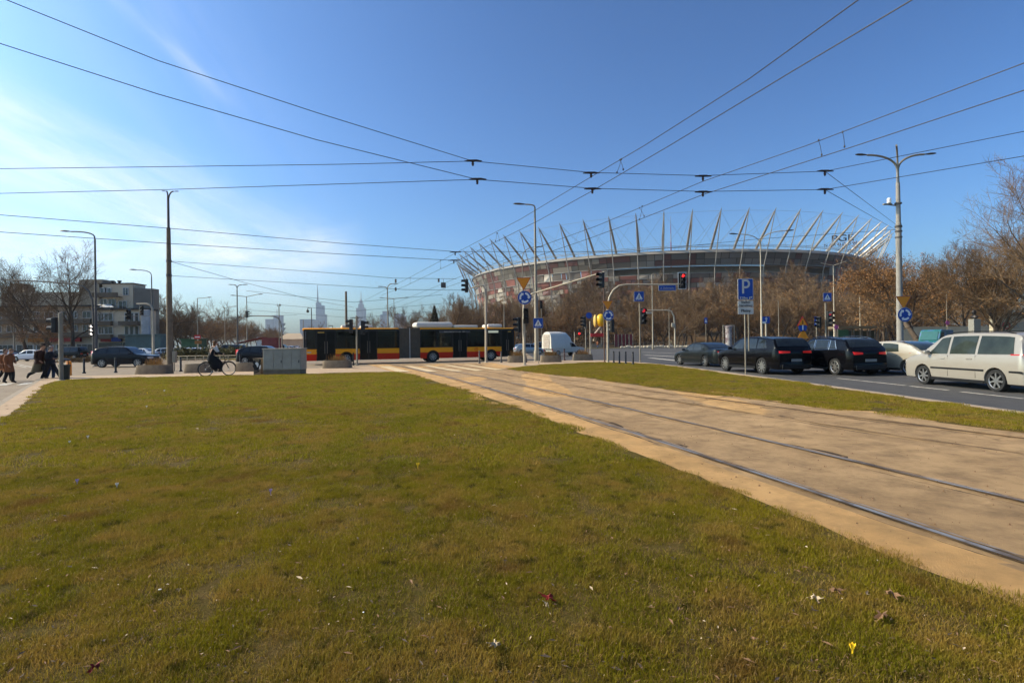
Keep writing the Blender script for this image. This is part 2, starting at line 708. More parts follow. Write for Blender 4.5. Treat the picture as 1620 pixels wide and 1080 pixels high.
bed = MB()
ys = [-4 + i * 0.22 for i in range(200)]
cols = 90
rnd = random.Random(3)
from mathutils import noise as mn


def bed_z(x, y):
    z = 0.028 * mn.noise(Vector((x * 0.9, y * 0.5, 1.3))) + 0.010 * mn.noise(Vector((x * 3.1, y * 2.0, 4.3)))
    for k in range(4):
        d = abs(x - rail_x(k, y))
        z += 0.010 * math.exp(-(d / 0.25) ** 2) if d < 1 else 0
        if 0.05 < d < 0.16:
            z -= 0.026 * (0.5 + mn.noise(Vector((y * 0.8, k * 7.7, 0.2))))
    return max(-0.006, z)


x_lo = lambda y: rail_x(0, y) - 1.6
x_hi = lambda y: rail_x(3, y) + 1.6
vs, fs = [], []
for y in ys:
    a, b = x_lo(y), x_hi(y)
    for c in range(cols + 1):
        x = a + (b - a) * c / cols
        vs.append((x, y, ZP + 0.008 + bed_z(x, y) * min(1, max(0, (34 - y) / 8)) * 0.9))
for i in range(len(ys) - 1):
    for c in range(cols):
        q = i * (cols + 1) + c
        fs.append((q, q + 1, q + cols + 2, q + cols + 1))
bed.add(vs, fs)
bm_i = []
for i in range(len(ys) - 1):
    for c in range(cols):
        x, y = vs[i * (cols + 1) + c][0], ys[i]
        e = .12 * mn.noise(Vector((x * 1.1, y * .7, 9))) + .05 * mn.noise(Vector((x * 6, y * 6, 2)))
        bm_i.append(0 if (x < rail_x(0, y) - .16 + e or x > rail_x(3, y) + .9 + e * 3 or 4 * mn.noise(Vector((x * .5, y * .16, 5))) > 1.5) else 1)
bed.m = bm_i
tb = bed.build('tram_bed', [m_sand, m_bed], smooth=True, angle=3)
setkind(tb, 'structure', 'sandy cracked paving of the tram tracks')

# rails
m_rail = mat('polished rail steel', (0.30, 0.285, 0.27), 0.45, 0.45, 0, 1.6, col2=(0.16, 0.11, 0.065), thr=(.50, .60))
m_groove = mat('rail groove dirt', (0.05, 0.032, 0.018), 0.9, 0, 0, 2.5, col2=(0.30, 0.18, 0.08), thr=(.50, .62))
m_rail_old = mat('worn buried rail', (0.40, 0.25, 0.11), 0.85, 0.0, 0, 1.1, col2=(0.10, 0.06, 0.03), thr=(.45, .6))
for k, lab in enumerate(('shiny rail nearest the broad lawn', 'second rail from the broad lawn, polished in patches',
                         'third rail from the broad lawn, half buried in grit', 'dull rail nearest the grass verge')):
    rb = MB()
    yy = [-4 + i * 0.5 for i in range(86)]
    old = k >= 2
    kk = (1.0, .75, .8, .7)[k]
    for (o0, o1, dz, mi) in ((-0.030, 0.026, 0.020, 0), (0.026, 0.064, 0.010, 1), (0.064, 0.082, 0.019, 0), (-0.045, -0.030, 0.011, 1)):
        vs, fs = [], []
        for y in yy:
            x = rail_x(k, y)
            zz = ZP + 0.013 + dz
            vs += [(x + o0 * kk, y, zz), (x + o1 * kk, y, zz)]
        for i in range(len(yy) - 1):
            fs.append((2 * i, 2 * i + 1, 2 * i + 3, 2 * i + 2))
        rb.add(vs, fs, mi)
    o = rb.build('rail', [m_rail if not old else m_rail_old, m_groove])
    o['kind'] = 'structure'
    o['label'] = lab

# broken dark joints that follow the rails
m_joint = mat('dark broken joint', (0.045, 0.028, 0.016), 0.95, 0, 0, 2.2, 0.5, 60, col2=(0.24, 0.145, 0.065), thr=(.46, .56))
for k in range(4):
    for off_, wd in ((.15, .05), (-.12, .03)):
        jb = MB()
        vs, fs = [], []
        yy = [-3 + .12 * i for i in range(330)]
        for y in yy:
            x = rail_x(k, y) + off_ + .035 * mn.noise(Vector((y * 1.3, k * 3.1, off_ * 50)))
            w = wd * max(.0, .35 + 1.6 * mn.noise(Vector((y * .45, k * 9.1, off_ * 31))) + .5 * mn.noise(Vector((y * 4, k, off_))))
            z = ZP + 0.0105 + bed_z(x, y) * min(1, max(0, (34 - y) / 8)) * .9
            vs += [(x - w, y, z), (x + w, y, z)]
        fs = [(2 * i, 2 * i + 1, 2 * i + 3, 2 * i + 2) for i in range(len(yy) - 1)]
        jb.add(vs, fs)
        setkind(jb.build('paving_joint', m_joint), 'structure', 'dark broken joint in the tram paving')
# crossing stripes over the tram bed
cs = MB()
for a, b, c, d in (((598, 579), (618, 579), (650, 588), (628, 588)), ((640, 578.7), (650, 578.5), (694, 587.5), (676, 588)), ((668, 578), (678, 577.8), (733, 586.8), (716, 587.3)),
                   ((701, 577.5), (710, 577.3), (768, 585.8), (752, 586.3)), ((734, 577), (742, 576.8), (800, 584.6), (783, 585.2))):
    cs.sheet([G(*p, ZP + 0.03) for p in (a, b, c, d)])
o = cs.build('crossing_stripes', m_marky)
setkind(o, 'structure', 'worn pale crossing stripes over the tram tracks')
# road markings right and left
rm = MB()


def line(p, q, w, z=0.012, b=None):
    a, c = G(*p), G(*q)
    d = (c - a)
    n = Vector((-d.y, d.x, 0)).normalized() * w / 2
    (b or rm).sheet([a - n, c - n, c + n, a + n], z)


line((1325, 598.5), (1432, 610), 0.14)
line((1440, 611), (1500, 617.5), 0.14)
line((1520, 620), (1620, 631), 0.14)
line((1028, 566), (1075, 571), 0.5)
line((1020, 561.5), (1075, 564.5), 0.5)
line((1085, 573), (1150, 578), 0.12)
line((1015, 557), (1080, 559), 0.4)
o = rm.build('lane_markings', m_mark)
setkind(o, 'structure', 'white lane lines on the dark road')
lm = MB()
for p, q, w in (((0, 610), (16, 606), 0.4), ((34, 609), (47, 605), 0.35), ((-35, 611), (-8, 605.5), 0.4), ((2, 570), (60, 583), 0.15), ((18, 576), (42, 581.5), 0.12), ((120, 583), (142, 583), 0.12), ((480, 574), (600, 573), 0.15), ((500, 578), (520, 578), 0.2)):
    line(p, q, w, 0.012, lm)
o = lm.build('pavement_markings', m_mark)
setkind(o, 'structure', 'faded white markings on the pale road')

# park and verges beyond the roundabout
surf('park_lawn', [(6, 119), (140, 119), (300, 175), (300, 200), (2, 200), (-4, 140)], 0.10, m_park, 'dry grass strip beyond the roundabout', skirt=0.12)
surf('park_floor', [(-20, 134), (300, 134), (500, 700), (-60, 700)], 0.14, m_litter, 'leaf covered ground under the park trees')
fk = MB()
for i in range(60):
    x0 = 6 + i * 2.2
    fk.box((x0 + 1.09, 118.9, 0.07), (2.17, 0.3, 0.16))
o = fk.build('far_kerb', m_kerb)
o['kind'] = 'structure'
surf('right_park_lawn', [(36, 46), (120, 46), (120, 119), (62, 119), (44, 70)], 0.10, m_park, 'dry grass under the big trees at the right', skirt=0.12)
surf('island_lawn', [G(x, y) for x, y in ((-60, 566), (250, 566), (480, 572.5), (480, 562), (250, 556.5), (-60, 557))], 0.10, m_park, 'grass island in the middle of the roundabout', skirt=0.12)
surf('west_footway', [(-160, 92), (-40, 92), (-62, 300), (-300, 300)], 0.10, m_paver, skirt=0.12)

# ------------------------------------------------------------------ grass on the lawns
m_blade = bpy.data.materials.new('grass blades')
m_blade.use_nodes = True
t = m_blade.node_tree
n_, l_ = t.nodes, t.links
p = n_['Principled BSDF']
p.inputs['Roughness'].default_value = 0.7
p.inputs['Specular IOR Level'].default_value = 0.15
g = n_.new('ShaderNodeNewGeometry')


def gnoise(s, a, b, d=5):
    k = n_.new('ShaderNodeTexNoise')
    k.inputs['Scale'].default_value = s
    k.inputs['Detail'].default_value = d
    l_.new(g.outputs['Position'], k.inputs['Vector'])
    r = n_.new('ShaderNodeMapRange')
    l_.new(k.outputs[0], r.inputs[0])
    r.inputs[1].default_value, r.inputs[2].default_value = a, b
    return r.outputs[0]


def gmix(f, a, b):
    k = n_.new('ShaderNodeMix')
    k.data_type = 'RGBA'
    l_.new(f, k.inputs[0])
    for i, v in ((6, a), (7, b)):
        if isinstance(v, tuple):
            k.inputs[i].default_value = (*v, 1)
        else:
            l_.new(v, k.inputs[i])
    return k.outputs[2]


ca = gmix(gnoise(0.7, 0.35, 0.65), (0.168, 0.150, 0.006), (0.255, 0.200, 0.010))
cb = gmix(gnoise(2.6, 0.45, 0.70), ca, (0.33, 0.21, 0.04))
cb = gmix(gnoise(8.0, 0.56, 0.72, 3), cb, (0.055, 0.050, 0.006))
cb = gmix(gnoise(1.4, 0.60, 0.72, 3), cb, (0.19, 0.105, 0.022))
at_ = n_.new('ShaderNodeAttribute')
at_.attribute_name = 'dry'
cc = gmix(at_.outputs['Fac'], cb, (0.42, 0.27, 0.10))
l_.new(cc, p.inputs['Base Color'])
tr = n_.new('ShaderNodeBsdfTranslucent')
l_.new(cc, tr.inputs[0])
ms = n_.new('ShaderNodeMixShader')
ms.inputs[0].default_value = 0.4
l_.new(p.outputs[0], ms.inputs[1])
l_.new(tr.outputs[0], ms.inputs[2])
l_.new(ms.outputs[0], n_['Material Output'].inputs[0])


def grass_tile(seed, size, nb, hmin, hmax, w, dryp, m=None):
    rn = np.random.default_rng(seed)
    r = size * np.sqrt(rn.random(nb))
    a = rn.random(nb) * 2 * np.pi
    bx, by = r * np.cos(a), r * np.sin(a)
    yaw = rn.random(nb) * 2 * np.pi
    h = hmin + (hmax - hmin) * rn.random(nb) ** 1.5
    lean = rn.normal(0.55, 0.4, nb) * h
    la = rn.random(nb) * 2 * np.pi
    dx, dy = np.cos(yaw) * w, np.sin(yaw) * w
    lx, ly = np.cos(la) * lean, np.sin(la) * lean
    dry = rn.random(nb) < dryp
    flat = dry & (rn.random(nb) < 0.5)
    h = np.where(flat, h * 0.35, h)
    lx, ly = np.where(flat, lx * 2.0, lx), np.where(flat, ly * 2.0, ly)
    V = np.zeros((nb, 5, 3))
    V[:, 0] = np.c_[bx - dx, by - dy, np.zeros(nb)]
    V[:, 1] = np.c_[bx + dx, by + dy, np.zeros(nb)]
    V[:, 2] = np.c_[bx + dx * .8 + lx * .35, by + dy * .8 + ly * .35, h * .6]
    V[:, 3] = np.c_[bx - dx * .8 + lx * .35, by - dy * .8 + ly * .35, h * .6]
    V[:, 4] = np.c_[bx + lx, by + ly, h]
    fs = []
    for i in range(nb):
        o = i * 5
        fs.append((o, o + 1, o + 2, o + 3))
        fs.append((o + 3, o + 2, o + 4))
    me = bpy.data.meshes.new('grass_tuft')
    me.from_pydata(V.reshape(-1, 3).tolist(), [], fs)
    me.materials.append(m or m_blade)
    at = me.attributes.new('dry', 'FLOAT', 'POINT')
    vals = np.repeat(np.where(dry, 0.4 + 0.6 * rn.random(nb), 0.0), 5)
    at.data.foreach_set('value', vals)
    return bpy.data.objects.new('grass_tuft', me)


def clip_poly(poly, y0, y1):
    def half(pts, f):
        out = []
        for i in range(len(pts)):
            a, b = pts[i], pts[(i + 1) % len(pts)]
            fa, fb = f(a), f(b)
            if fa >= 0:
                out.append(a)
            if fa * fb < 0:
                out.append(a + (b - a) * (fa / (fa - fb)))
        return out
    p = half(poly, lambda v: v.y - y0)
    p = half(p, lambda v: y1 - v.y)
    # keep only what the lens and a step to each side could see
    p = half(p, lambda v: (v.x + 1.15 * abs(v.y) + 2.5))
    return half(p, lambda v: (-v.x + 1.15 * abs(v.y) + 2.5))


def grass(name, poly, tiles, density, smin, smax, label, seed):
    b = MB()
    b.sheet(poly, ZP + 0.0185)
    me = b.mesh(name, m_soil)
    o = bpy.data.objects.new(name, me)
    SC.collection.objects.link(o)
    setkind(o, 'stuff', label)
    ng = bpy.data.node_groups.new(name, 'GeometryNodeTree')
    ng.interface.new_socket('Geometry', in_out='INPUT', socket_type='NodeSocketGeometry')
    ng.interface.new_socket('Geometry', in_out='OUTPUT', socket_type='NodeSocketGeometry')
    gi, go = ng.nodes.new('NodeGroupInput'), ng.nodes.new('NodeGroupOutput')
    tri = ng.nodes.new('GeometryNodeTriangulate')
    ng.links.new(gi.outputs[0], tri.inputs[0])
    dp = ng.nodes.new('GeometryNodeDistributePointsOnFaces')
    dp.inputs['Density'].default_value = density
    dp.inputs['Seed'].default_value = seed
    ng.links.new(tri.outputs[0], dp.inputs['Mesh'])
    ip = ng.nodes.new('GeometryNodeInstanceOnPoints')
    ip.inputs['Pick Instance'].default_value = True
    ng.links.new(dp.outputs['Points'], ip.inputs['Points'])
    gt = ng.nodes.new('GeometryNodeGeometryToInstance')
    for tl in tiles:
        oi = ng.nodes.new('GeometryNodeObjectInfo')
        oi.inputs['Object'].default_value = tl
        ng.links.new(oi.outputs['Geometry'], gt.inputs[0])
    ng.links.new(gt.outputs[0], ip.inputs['Instance'])
    rr = ng.nodes.new('FunctionNodeRandomValue')
    rr.data_type = 'FLOAT_VECTOR'
    rr.inputs[0].default_value = (0, 0, 0)
    rr.inputs[1].default_value = (0, 0, 6.283)
    ng.links.new(rr.outputs[0], ip.inputs['Rotation'])
    rs = ng.nodes.new('FunctionNodeRandomValue')
    rs.data_type = 'FLOAT'
    rs.inputs[2].default_value = smin
    rs.inputs[3].default_value = smax
    ng.links.new(rs.outputs[1], ip.inputs['Scale'])
    jn = ng.nodes.new('GeometryNodeJoinGeometry')
    ng.links.new(ip.outputs[0], jn.inputs[0])
    ng.links.new(gi.outputs[0], jn.inputs[0])
    ng.links.new(jn.outputs[0], go.inputs[0])
    md = o.modifiers.new('grass', 'NODES')
    md.node_group = ng
    return o


m_blade2 = m_blade.copy()
m_blade2.name = 'greener grass blades'
for nd in m_blade2.node_tree.nodes:
    if nd.type == 'MIX' and not nd.inputs[6].is_linked and tuple(round(x, 3) for x in nd.inputs[6].default_value[:3]) == (.168, .15, .006):
        nd.inputs[6].default_value = (.22, .21, .008, 1)
        nd.inputs[7].default_value = (.32, .27, .012, 1)
m_blade3 = m_blade2.copy()
m_blade3.name = 'olive grass blades'
for nd in m_blade3.node_tree.nodes:
    if nd.type == 'MIX' and not nd.inputs[6].is_linked and abs(nd.inputs[6].default_value[0] - .22) < 1e-3:
        nd.inputs[6].default_value = (.188, .176, .007, 1)
        nd.inputs[7].default_value = (.285, .232, .011, 1)
near_t = [grass_tile(11, 0.17, 620, 0.010, 0.035, 0.0013, 0.22), grass_tile(12, 0.17, 560, 0.008, 0.030, 0.0013, 0.40), grass_tile(13, 0.17, 600, 0.012, 0.042, 0.0014, 0.12)]
mid_t = [grass_tile(21, 0.32, 700, 0.02, 0.05, 0.0028, 0.2, m_blade3), grass_tile(22, 0.32, 640, 0.016, 0.042, 0.0028, 0.36, m_blade3)]
far_t = [grass_tile(31, 0.36, 330, 0.02, 0.05, 0.005, 0.22, m_blade2), grass_tile(32, 0.36, 300, 0.02, 0.045, 0.005, 0.34, m_blade2)]
grass('grass', clip_poly(inset(RAW_L, .05), 1.2, 6.5), near_t, 48, 0.8, 1.25, 'short olive grass with dry blades in front of the camera', 1)
grass('grass', clip_poly(LAWN_L, 6.5, 13), mid_t, 10, 0.8, 1.25, 'short olive grass in the middle of the broad lawn', 2)
grass('grass', clip_poly(inset(RAW_L, .26), 13, 40), far_t, 10, 0.8, 1.3, 'greener grass at the far side of the broad lawn', 3)
grass('grass', clip_poly(LAWN_R, 6.5, 40), mid_t, 8.5, 0.8, 1.3, 'patchy grass on the verge beside the dark road', 4)
# ------------------------------------------------------------------ overhead wires
def wire(name, label, pts, r=0.0095, sag=0.0, grp='overhead tram wires', parent=None):
    b = MB()
    P = []
    for i in range(len(pts) - 1):
        a, c = pts[i], pts[i + 1]
        n = 8
        for j in range(n):
            t_ = j / n
            q = a + (c - a) * t_
            q = Vector((q.x, q.y, q.z - sag * 4 * t_ * (1 - t_)))
            P.append(q)
    P.append(pts[-1])
    b.tube(P, r, 6)
    o = b.build(name, m_wire)
    return tag(o, label, 'cable', grp)


Z1, Z2 = 6.1, 5.6


def zpts(lst, z):
    return [G(x, y, z) for x, y in lst]


A = zpts([(1440, -60), (1380, -16), (1185, 125), (1020, 230), (935, 280), (823, 347), (727, 397), (640, 443), (577, 475)], Z1)
A[0] = extend(A[2], A[1], -2)
wire('overhead_wire', 'upper messenger wire over the track nearest the broad lawn', A)
B = zpts([(1500, -30), (1443, 0), (1255, 112), (1060, 230), (937, 302), (850, 350), (723, 413), (640, 453), (603, 467)], Z2)
B[0] = extend(B[2], B[1], -2)
wire('contact_wire', 'lower contact wire over the track nearest the broad lawn', B)
C_ = zpts([(1700, 72), (1620, 100), (1277, 230), (1112, 287), (945, 357), (873, 383), (727, 438), (653, 468), (610, 485)], Z1)
wire('overhead_wire', 'upper messenger wire over the track beside the verge', C_)
D_ = zpts([(1700, 117), (1620, 143), (1353, 231), (1112, 308), (987, 357), (933, 377), (710, 453), (663, 474), (615, 491)], Z2)
wire('contact_wire', 'lower contact wire over the track beside the verge', D_)
E1 = zpts([(0, 267), (250, 264), (540, 260), (748, 255), (935, 273), (1112, 278), (1305, 271), (1620, 208), (1760, 178)], Z1)
E1[0] = E1[1] + (E1[0] - E1[1]) * 1.4
wire('span_wire', 'upper span wire crossing the whole road with the hangers', E1, 0.008)
E2 = zpts([(0, 306), (265, 300), (540, 291), (755, 284), (937, 298), (1112, 303), (1305, 300), (1620, 247), (1760, 222)], Z2)
E2[0] = E2[1] + (E2[0] - E2[1]) * 1.4
wire('span_wire', 'lower span wire crossing the whole road with the hangers', E2, 0.008)
F1 = [at(748, 255, 13.9)] + [G(x, y, z) for x, y, z in ((500, 178, 6.5), (250, 96, 7.0), (10, 0, 7.5), (-90, -46, 7.8))]
F1[0] = G(748, 255, Z1)
wire('pull_off_wire', 'upper long wire running to the top left corner', F1, 0.008)
F2 = [G(755, 284, Z2)] + [G(x, y, z) for x, y, z in ((500, 221, 5.9), (250, 149, 6.3), (0, 69, 6.8), (-120, 26, 7.0))]
wire('pull_off_wire', 'lower long wire running from the sky edge at left', F2, 0.008)
PB = at(1421, 358, 31)
wire('pull_off_wire', 'upper slanting wire to the tall double lamp pole', [G(1305, 271, Z1), PB], 0.008)
wire('pull_off_wire', 'lower slanting wire to the tall double lamp pole', [G(1305, 300, Z2), at(1421, 366, 31)], 0.008)
L1 = [G(x, y, z) for x, y, z in ((-60, 336, Z1), (0, 340, Z1), (265, 361, Z1), (540, 385, Z1), (720, 398, Z1))] + [at(1000, 398, 30), at(1200, 378, 31), at(1422, 363, 31)]
wire('span_wire', 'upper span wire passing behind the tall concrete pole', L1, 0.011)
L2 = [G(x, y, Z2) for x, y in ((-60, 363), (0, 367), (265, 385), (540, 402), (717, 412))]
wire('span_wire', 'lower span wire passing behind the tall concrete pole', L2, 0.011)
YP = 35.6
wire('span_wire', 'upper span wire tied to the tall concrete pole', [at(268, 413, YP), at(540, 433, 39), at(622, 440, 40), at(722, 441, 42)], 0.014)
wire('span_wire', 'lower span wire tied to the tall concrete pole', [at(268, 436, YP), at(540, 452, 41), at(640, 458, 42), at(735, 459, 43)], 0.014)
wire('span_wire', 'slanting wire from the tall concrete pole towards the bus roof', [at(268, 413, YP), at(380, 445, 45), at(500, 476, 60), at(560, 486, 80)], 0.016)
wire('span_wire', 'faint wire over the far street trees at left', [at(272, 512, 60), at(380, 501, 70), at(470, 498, 80)], 0.016)
for i, (y0, y1, Y) in enumerate(((470, 478, 62), (488, 492, 75), (500, 503, 90))):
    wire('span_wire', ('highest', 'middle', 'lowest')[i] + ' of the faint span wires beside the city tower', [at(390, y0 - 10, Y), at(560, y1, Y), at(700, y1 - 12, Y)], 0.018)
b3 = [at(1390, 249, 28), at(1480, 221, 28)]


def dropper(label, p, q, w):
    b = MB()
    b.tube([p, (p + q) / 2 + Vector((w, 0, 0)), q], 0.006, 5)
    b.blob(q, (0.02, 0.02, 0.03), 6, 4)
    b.blob(p, (0.02, 0.02, 0.03), 6, 4)
    return tag(b.build('wire_dropper', m_wire), label, 'wire hanger', 'droppers between the tram wires')


for i, (a, c) in enumerate((((981, 253), (986, 268)), ((983, 252), (976, 273)), ((786, 369), (784, 381)), ((787, 369), (790, 380)), ((1016, 326), (1012, 347)),
                            ((1012, 329), (1019, 342)), ((1295, 222), (1300, 245)), ((1333, 209), (1336, 232)), ((697, 412), (697, 424)), ((649, 439), (649, 448)))):
    zz = (Z1, Z2)
    dropper('small wire hanger between the tram wires', G(a[0], a[1], Z1), G(c[0], c[1], Z2), 0.01)
# insulator nodes
nodes = [((748, 255), Z1, 'crossing upper span and long wire'), ((755, 284), Z2, 'crossing lower span and long wire'), ((935, 274), Z1, 'on the upper messenger wire near the centre'),
         ((937, 299), Z2, 'on the lower contact wire near the centre'), ((1112, 279), Z1, 'on the upper wire beside the verge track'), ((1112, 304), Z2, 'on the lower wire beside the verge track'),
         ((1305, 271), Z1, 'where the upper slanting wire leaves'), ((1305, 300), Z2, 'where the lower slanting wire leaves'), ((720, 399), Z1, 'above the bus, upper of two'), ((718, 412), Z2, 'above the bus, lower of two')]
m_ins = mat('brown insulator', (0.035, 0.018, 0.012), 0.4)
for (px, py), z, lab in nodes:
    c = G(px, py, z)
    r = thing('insulator', 'dark clamp and insulator ' + lab, 'insulator', c, group='insulators on the span wires')
    b = MB()
    s = 0.5 + 0.5 * min(1, c.y / 26)
    b.tube([(-0.28 * s, 0, 0.0), (-0.12 * s, 0, 0.012), (0.12 * s, 0, 0.012), (0.3 * s, 0, 0.0)], [0.012, 0.03, 0.03, 0.012], 8)
    b.build('clamp', m_wire, r)
    b = MB()
    b.lathe([(0.012, -0.16 * s), (0.035, -0.13 * s), (0.02, -0.11 * s), (0.04, -0.08 * s), (0.02, -0.06 * s), (0.035, -0.03 * s), (0.015, 0.0)], n=8)
    b.build('insulator_body', m_ins, r)
# box hanging from the wires and far wire hangers
r = thing('signal_box', 'small grey box hanging from the far tram wires', 'box', at(701.5, 451, 44))
b = MB(); b.bbox((0, 0, 0), (0.38, 0.3, 0.42), 0.02); b.build('housing', m_lamp, r)
b = MB(); b.tube([(0, 0, 0.2), (0, 0, 0.5)], 0.015, 6); b.build('hanger', m_wire, r)
for px, py, Y, lab in ((626, 444, 45, 'left of two above the far street lamp'), (694, 443, 45, 'right of two above the far street lamp'), (626, 457, 45, 'below the left of two')):
    r = thing('insulator', 'small dark insulator on the far wires, ' + lab, 'insulator', at(px, py, Y), group='insulators on the far wires')
    b = MB(); b.lathe([(0.03, -0.18), (0.1, -0.1), (0.05, -0.02), (0.1, 0.06), (0.03, 0.14)], n=8); b.build('insulator_body', m_ins, r)


# ------------------------------------------------------------------ lamp posts and poles
def lamp_head(b_parent, c, yaw, s=1.0, m=None):
    """elongated road lantern pointing along yaw (radians, 0 = +X), c = joint"""
    M = Matrix.Rotation(yaw, 4, 'Z')
    b = MB()
    vs = []
    prof = [(0, 0.045, 0.03), (0.15, 0.10, 0.06), (0.40, 0.16, 0.085), (0.65, 0.14, 0.07), (0.80, 0.04, 0.03)]
    n = 10
    for x, hy, hz in prof:
        for j in range(n):
            a = 2 * math.pi * j / n
            z = math.sin(a)
            vs.append(M @ Vector((x * s, math.cos(a) * hy * s, (z * hz * (1.0 if z > 0 else 0.45) + x * 0.06) * s)))
    fs = []
    for i in range(len(prof) - 1):
        for j in range(n):
            fs.append((i * n + j, i * n + (j + 1) % n, (i + 1) * n + (j + 1) % n, (i + 1) * n + j))
    fs += [tuple(reversed(range(n))), tuple((len(prof) - 1) * n + j for j in range(n))]
    b.add([v + Vector(c) for v in vs], fs)
    return b.build('lamp_head', m or m_lamp, b_parent, smooth=True)


def arc_arm(h0, h1, dx, yaw, n=8, pw=0.55):
    """rises from the pole top and bends outward"""
    pts = []
    for i in range(n + 1):
        a = math.pi / 2 * i / n
        x = dx * (1 - math.cos(a)) ** 1.0 * 0.98 if i < n else dx
        z = h0 + (h1 - h0) * math.sin(a) ** pw
        pts.append(Vector((x * math.cos(yaw), x * math.sin(yaw), z)))
    return pts


def street_lamp(px, py_any, Y, h, arms, label, r0=0.09, r1=0.05, m=None, concrete=0.0, straight=False, group='street lamps round the roundabout', name='street_lamp', hs=1.0, lean=0.0):
    p = at(px, py_any, Y)
    m = m or m_galv
    r = thing(name, label, 'street lamp', (p.x, p.y, 0), group=group)
    b = MB()
    hj = h * 0.42
    b.tube([(0, 0, 0), (0, 0, 0.9), (0, 0, 1.0), (lean * 0.5, 0, hj), (lean * 0.52, 0, hj + 0.15), (lean, 0, h)], [r0 * 1.35, r0 * 1.35, r0, r0 * 0.86, r0 * 0.66, r1], 10)
    b.build('pole', m, r, smooth=True)
    for dx, rise, yaw in arms:
        b = MB()
        if straight:
            P = [Vector((0, 0, h - 0.02)), Vector((dx * math.cos(yaw), dx * math.sin(yaw), h + rise))]
        else:
            P = arc_arm(h - 0.05, h + rise, dx, yaw)
        b.tube(P, [r1 * 0.8 + 0.0 * i for i in range(len(P))], 8)
        b.build('arm', m, r, smooth=True)
        lamp_head(r, P[-1], yaw, hs)
    return r


PI = math.pi
# tall concrete pole at left
p = at(269, 587, YP)
r = thing('tall_pole', 'tall concrete pole with a twin lamp top beside the cyclist', 'pole', (p.x, p.y, 0))
b = MB()
H_ = at(263, 311, YP).z
b.tube([(0, 0, 0), (0, 0, 0.02), (0, 0, 5.6)], [0.20, 0.2, 0.165], 14, mi=0)
b.tube([(0, 0, 5.6), (0, 0, 5.9), (0, 0, H_ * 0.82)], [0.175, 0.155, 0.12], 14, mi=0)
b.tube([(0, 0, H_ * 0.82), (0, 0, H_ * 0.825), (0, 0, H_)], [0.10, 0.08, 0.07], 12, mi=1)
b.build('pole', [m_conc, m_grey_pole], r, smooth=True)
for dx, yaw in ((0.10, PI), (0.32, 0.2)):
    b = MB(); P = arc_arm(H_ - 0.9, H_ + 0.35, dx, yaw); b.tube(P, 0.045, 8); b.build('arm', m_grey_pole, r, smooth=True)
    lamp_head(r, P[-1], yaw, 0.42)
for z in (at(268, 413, YP).z, at(268, 436, YP).z, H_ * 0.55):
    b = MB(); b.tube([(0, 0, z - 0.06), (0, 0, z + 0.06)], 0.17, 12); b.build('collar', m_grey_pole, r)
b = MB(); b.bbox((0.34, -0.05, 0.95), (0.24, 0.2, 0.75), 0.02); b.tube([(0.30, 0, 0), (0.30, 0, 0.7)], 0.03, 6); b.build('cable_box', m_galv, r)

street_lamp(152, 545, 47, 11.1, [(2.1, 0.7, PI)], 'tall lamp leaning over the black car at left', 0.13, 0.07, m_grey_pole, hs=1.2)
street_lamp(241, 550, 66, 10.2, [(1.7, 0.9, PI)], 'lamp with a curved arm right of the pale corner building', 0.10, 0.06, m_grey_pole, hs=1.3)
street_lamp(376, 545, 85, 10.5, [(0.5, 0.8, PI), (0.7, 0.8, 0.2)], 'twin-armed lamp behind the hedge and the cyclist', 0.13, 0.08, m_grey_pole, hs=1.1)
street_lamp(391, 545, 100, 10.8, [(1.9, 0.2, PI), (1.9, 0.35, 0)], 'T-shaped lamp above the far green traffic light', 0.12, 0.07, straight=True, hs=1.4)
street_lamp(356, 545, 125, 10.6, [(1.8, 0.2, 0)], 'single-armed lamp in front of the far left trees', 0.12, 0.07, straight=True, hs=1.4)
street_lamp(313, 545, 110, 11.5, [(1.8, 0.1, 0)], 'pale lamp standing before the tallest far left tree', 0.12, 0.07, straight=True, hs=1.4)
street_lamp(248, 545, 120, 12.1, [(1.9, 0.3, 0), (1.6, 0.1, PI)], 'T-shaped lamp behind the tall concrete pole', 0.12, 0.07, straight=True, hs=1.3)
street_lamp(22, 545, 100, 11.6, [(1.6, 0.8, PI), (1.6, 0.8, 0)], 'twin lamp among the bare trees at the left edge', 0.10, 0.07, straight=True, hs=1.2)
street_lamp(614, 545, 88, 10.3, [(0.6, 0.7, PI), (0.8, 1.2, 0.3)], 'twin-hooked lamp behind the middle of the bus', 0.16, 0.09, hs=1.2)
street_lamp(624, 545, 120, 11.8, [(2.1, 0.15, PI), (2.3, 0.15, 0)], 'T-shaped lamp close behind the middle of the bus', 0.11, 0.07, straight=True, hs=1.4)
street_lamp(849, 560, 43, 12.4, [(0.75, 0.25, PI)], 'tallest lamp, behind the yield and roundabout signs', 0.17, 0.07, m_galv, hs=1.2)
street_lamp(828, 545, 66, 11.4, [(1.7, 1.9, 0)], 'lamp with a long arc arm before the stadium', 0.12, 0.06, m_galv, hs=1.1)
street_lamp(1205, 530, 60, 11.7, [(2.5, 1.7, PI), (2.8, 2.0, 0)], 'double-armed lamp rising behind the black cars', 0.12, 0.06, m_white_pole, hs=1.2)
street_lamp(1320, 530, 80, 12.5, [(1.9, 0.4, PI), (1.9, 0.6, 0)], 'T-shaped lamp behind the second black car', 0.12, 0.06, m_white_pole, straight=True, hs=1.1)
street_lamp(1361, 530, 95, 11.3, [(0.6, 0.1, 0)], 'plain pale lamp before the shelter', 0.11, 0.06, m_white_pole, straight=True, hs=0.8)
street_lamp(1232, 530, 110, 9.5, [(0.4, 0.1, PI)], 'short lamp between the parked black cars', 0.10, 0.06, m_galv, straight=True, hs=0.8)
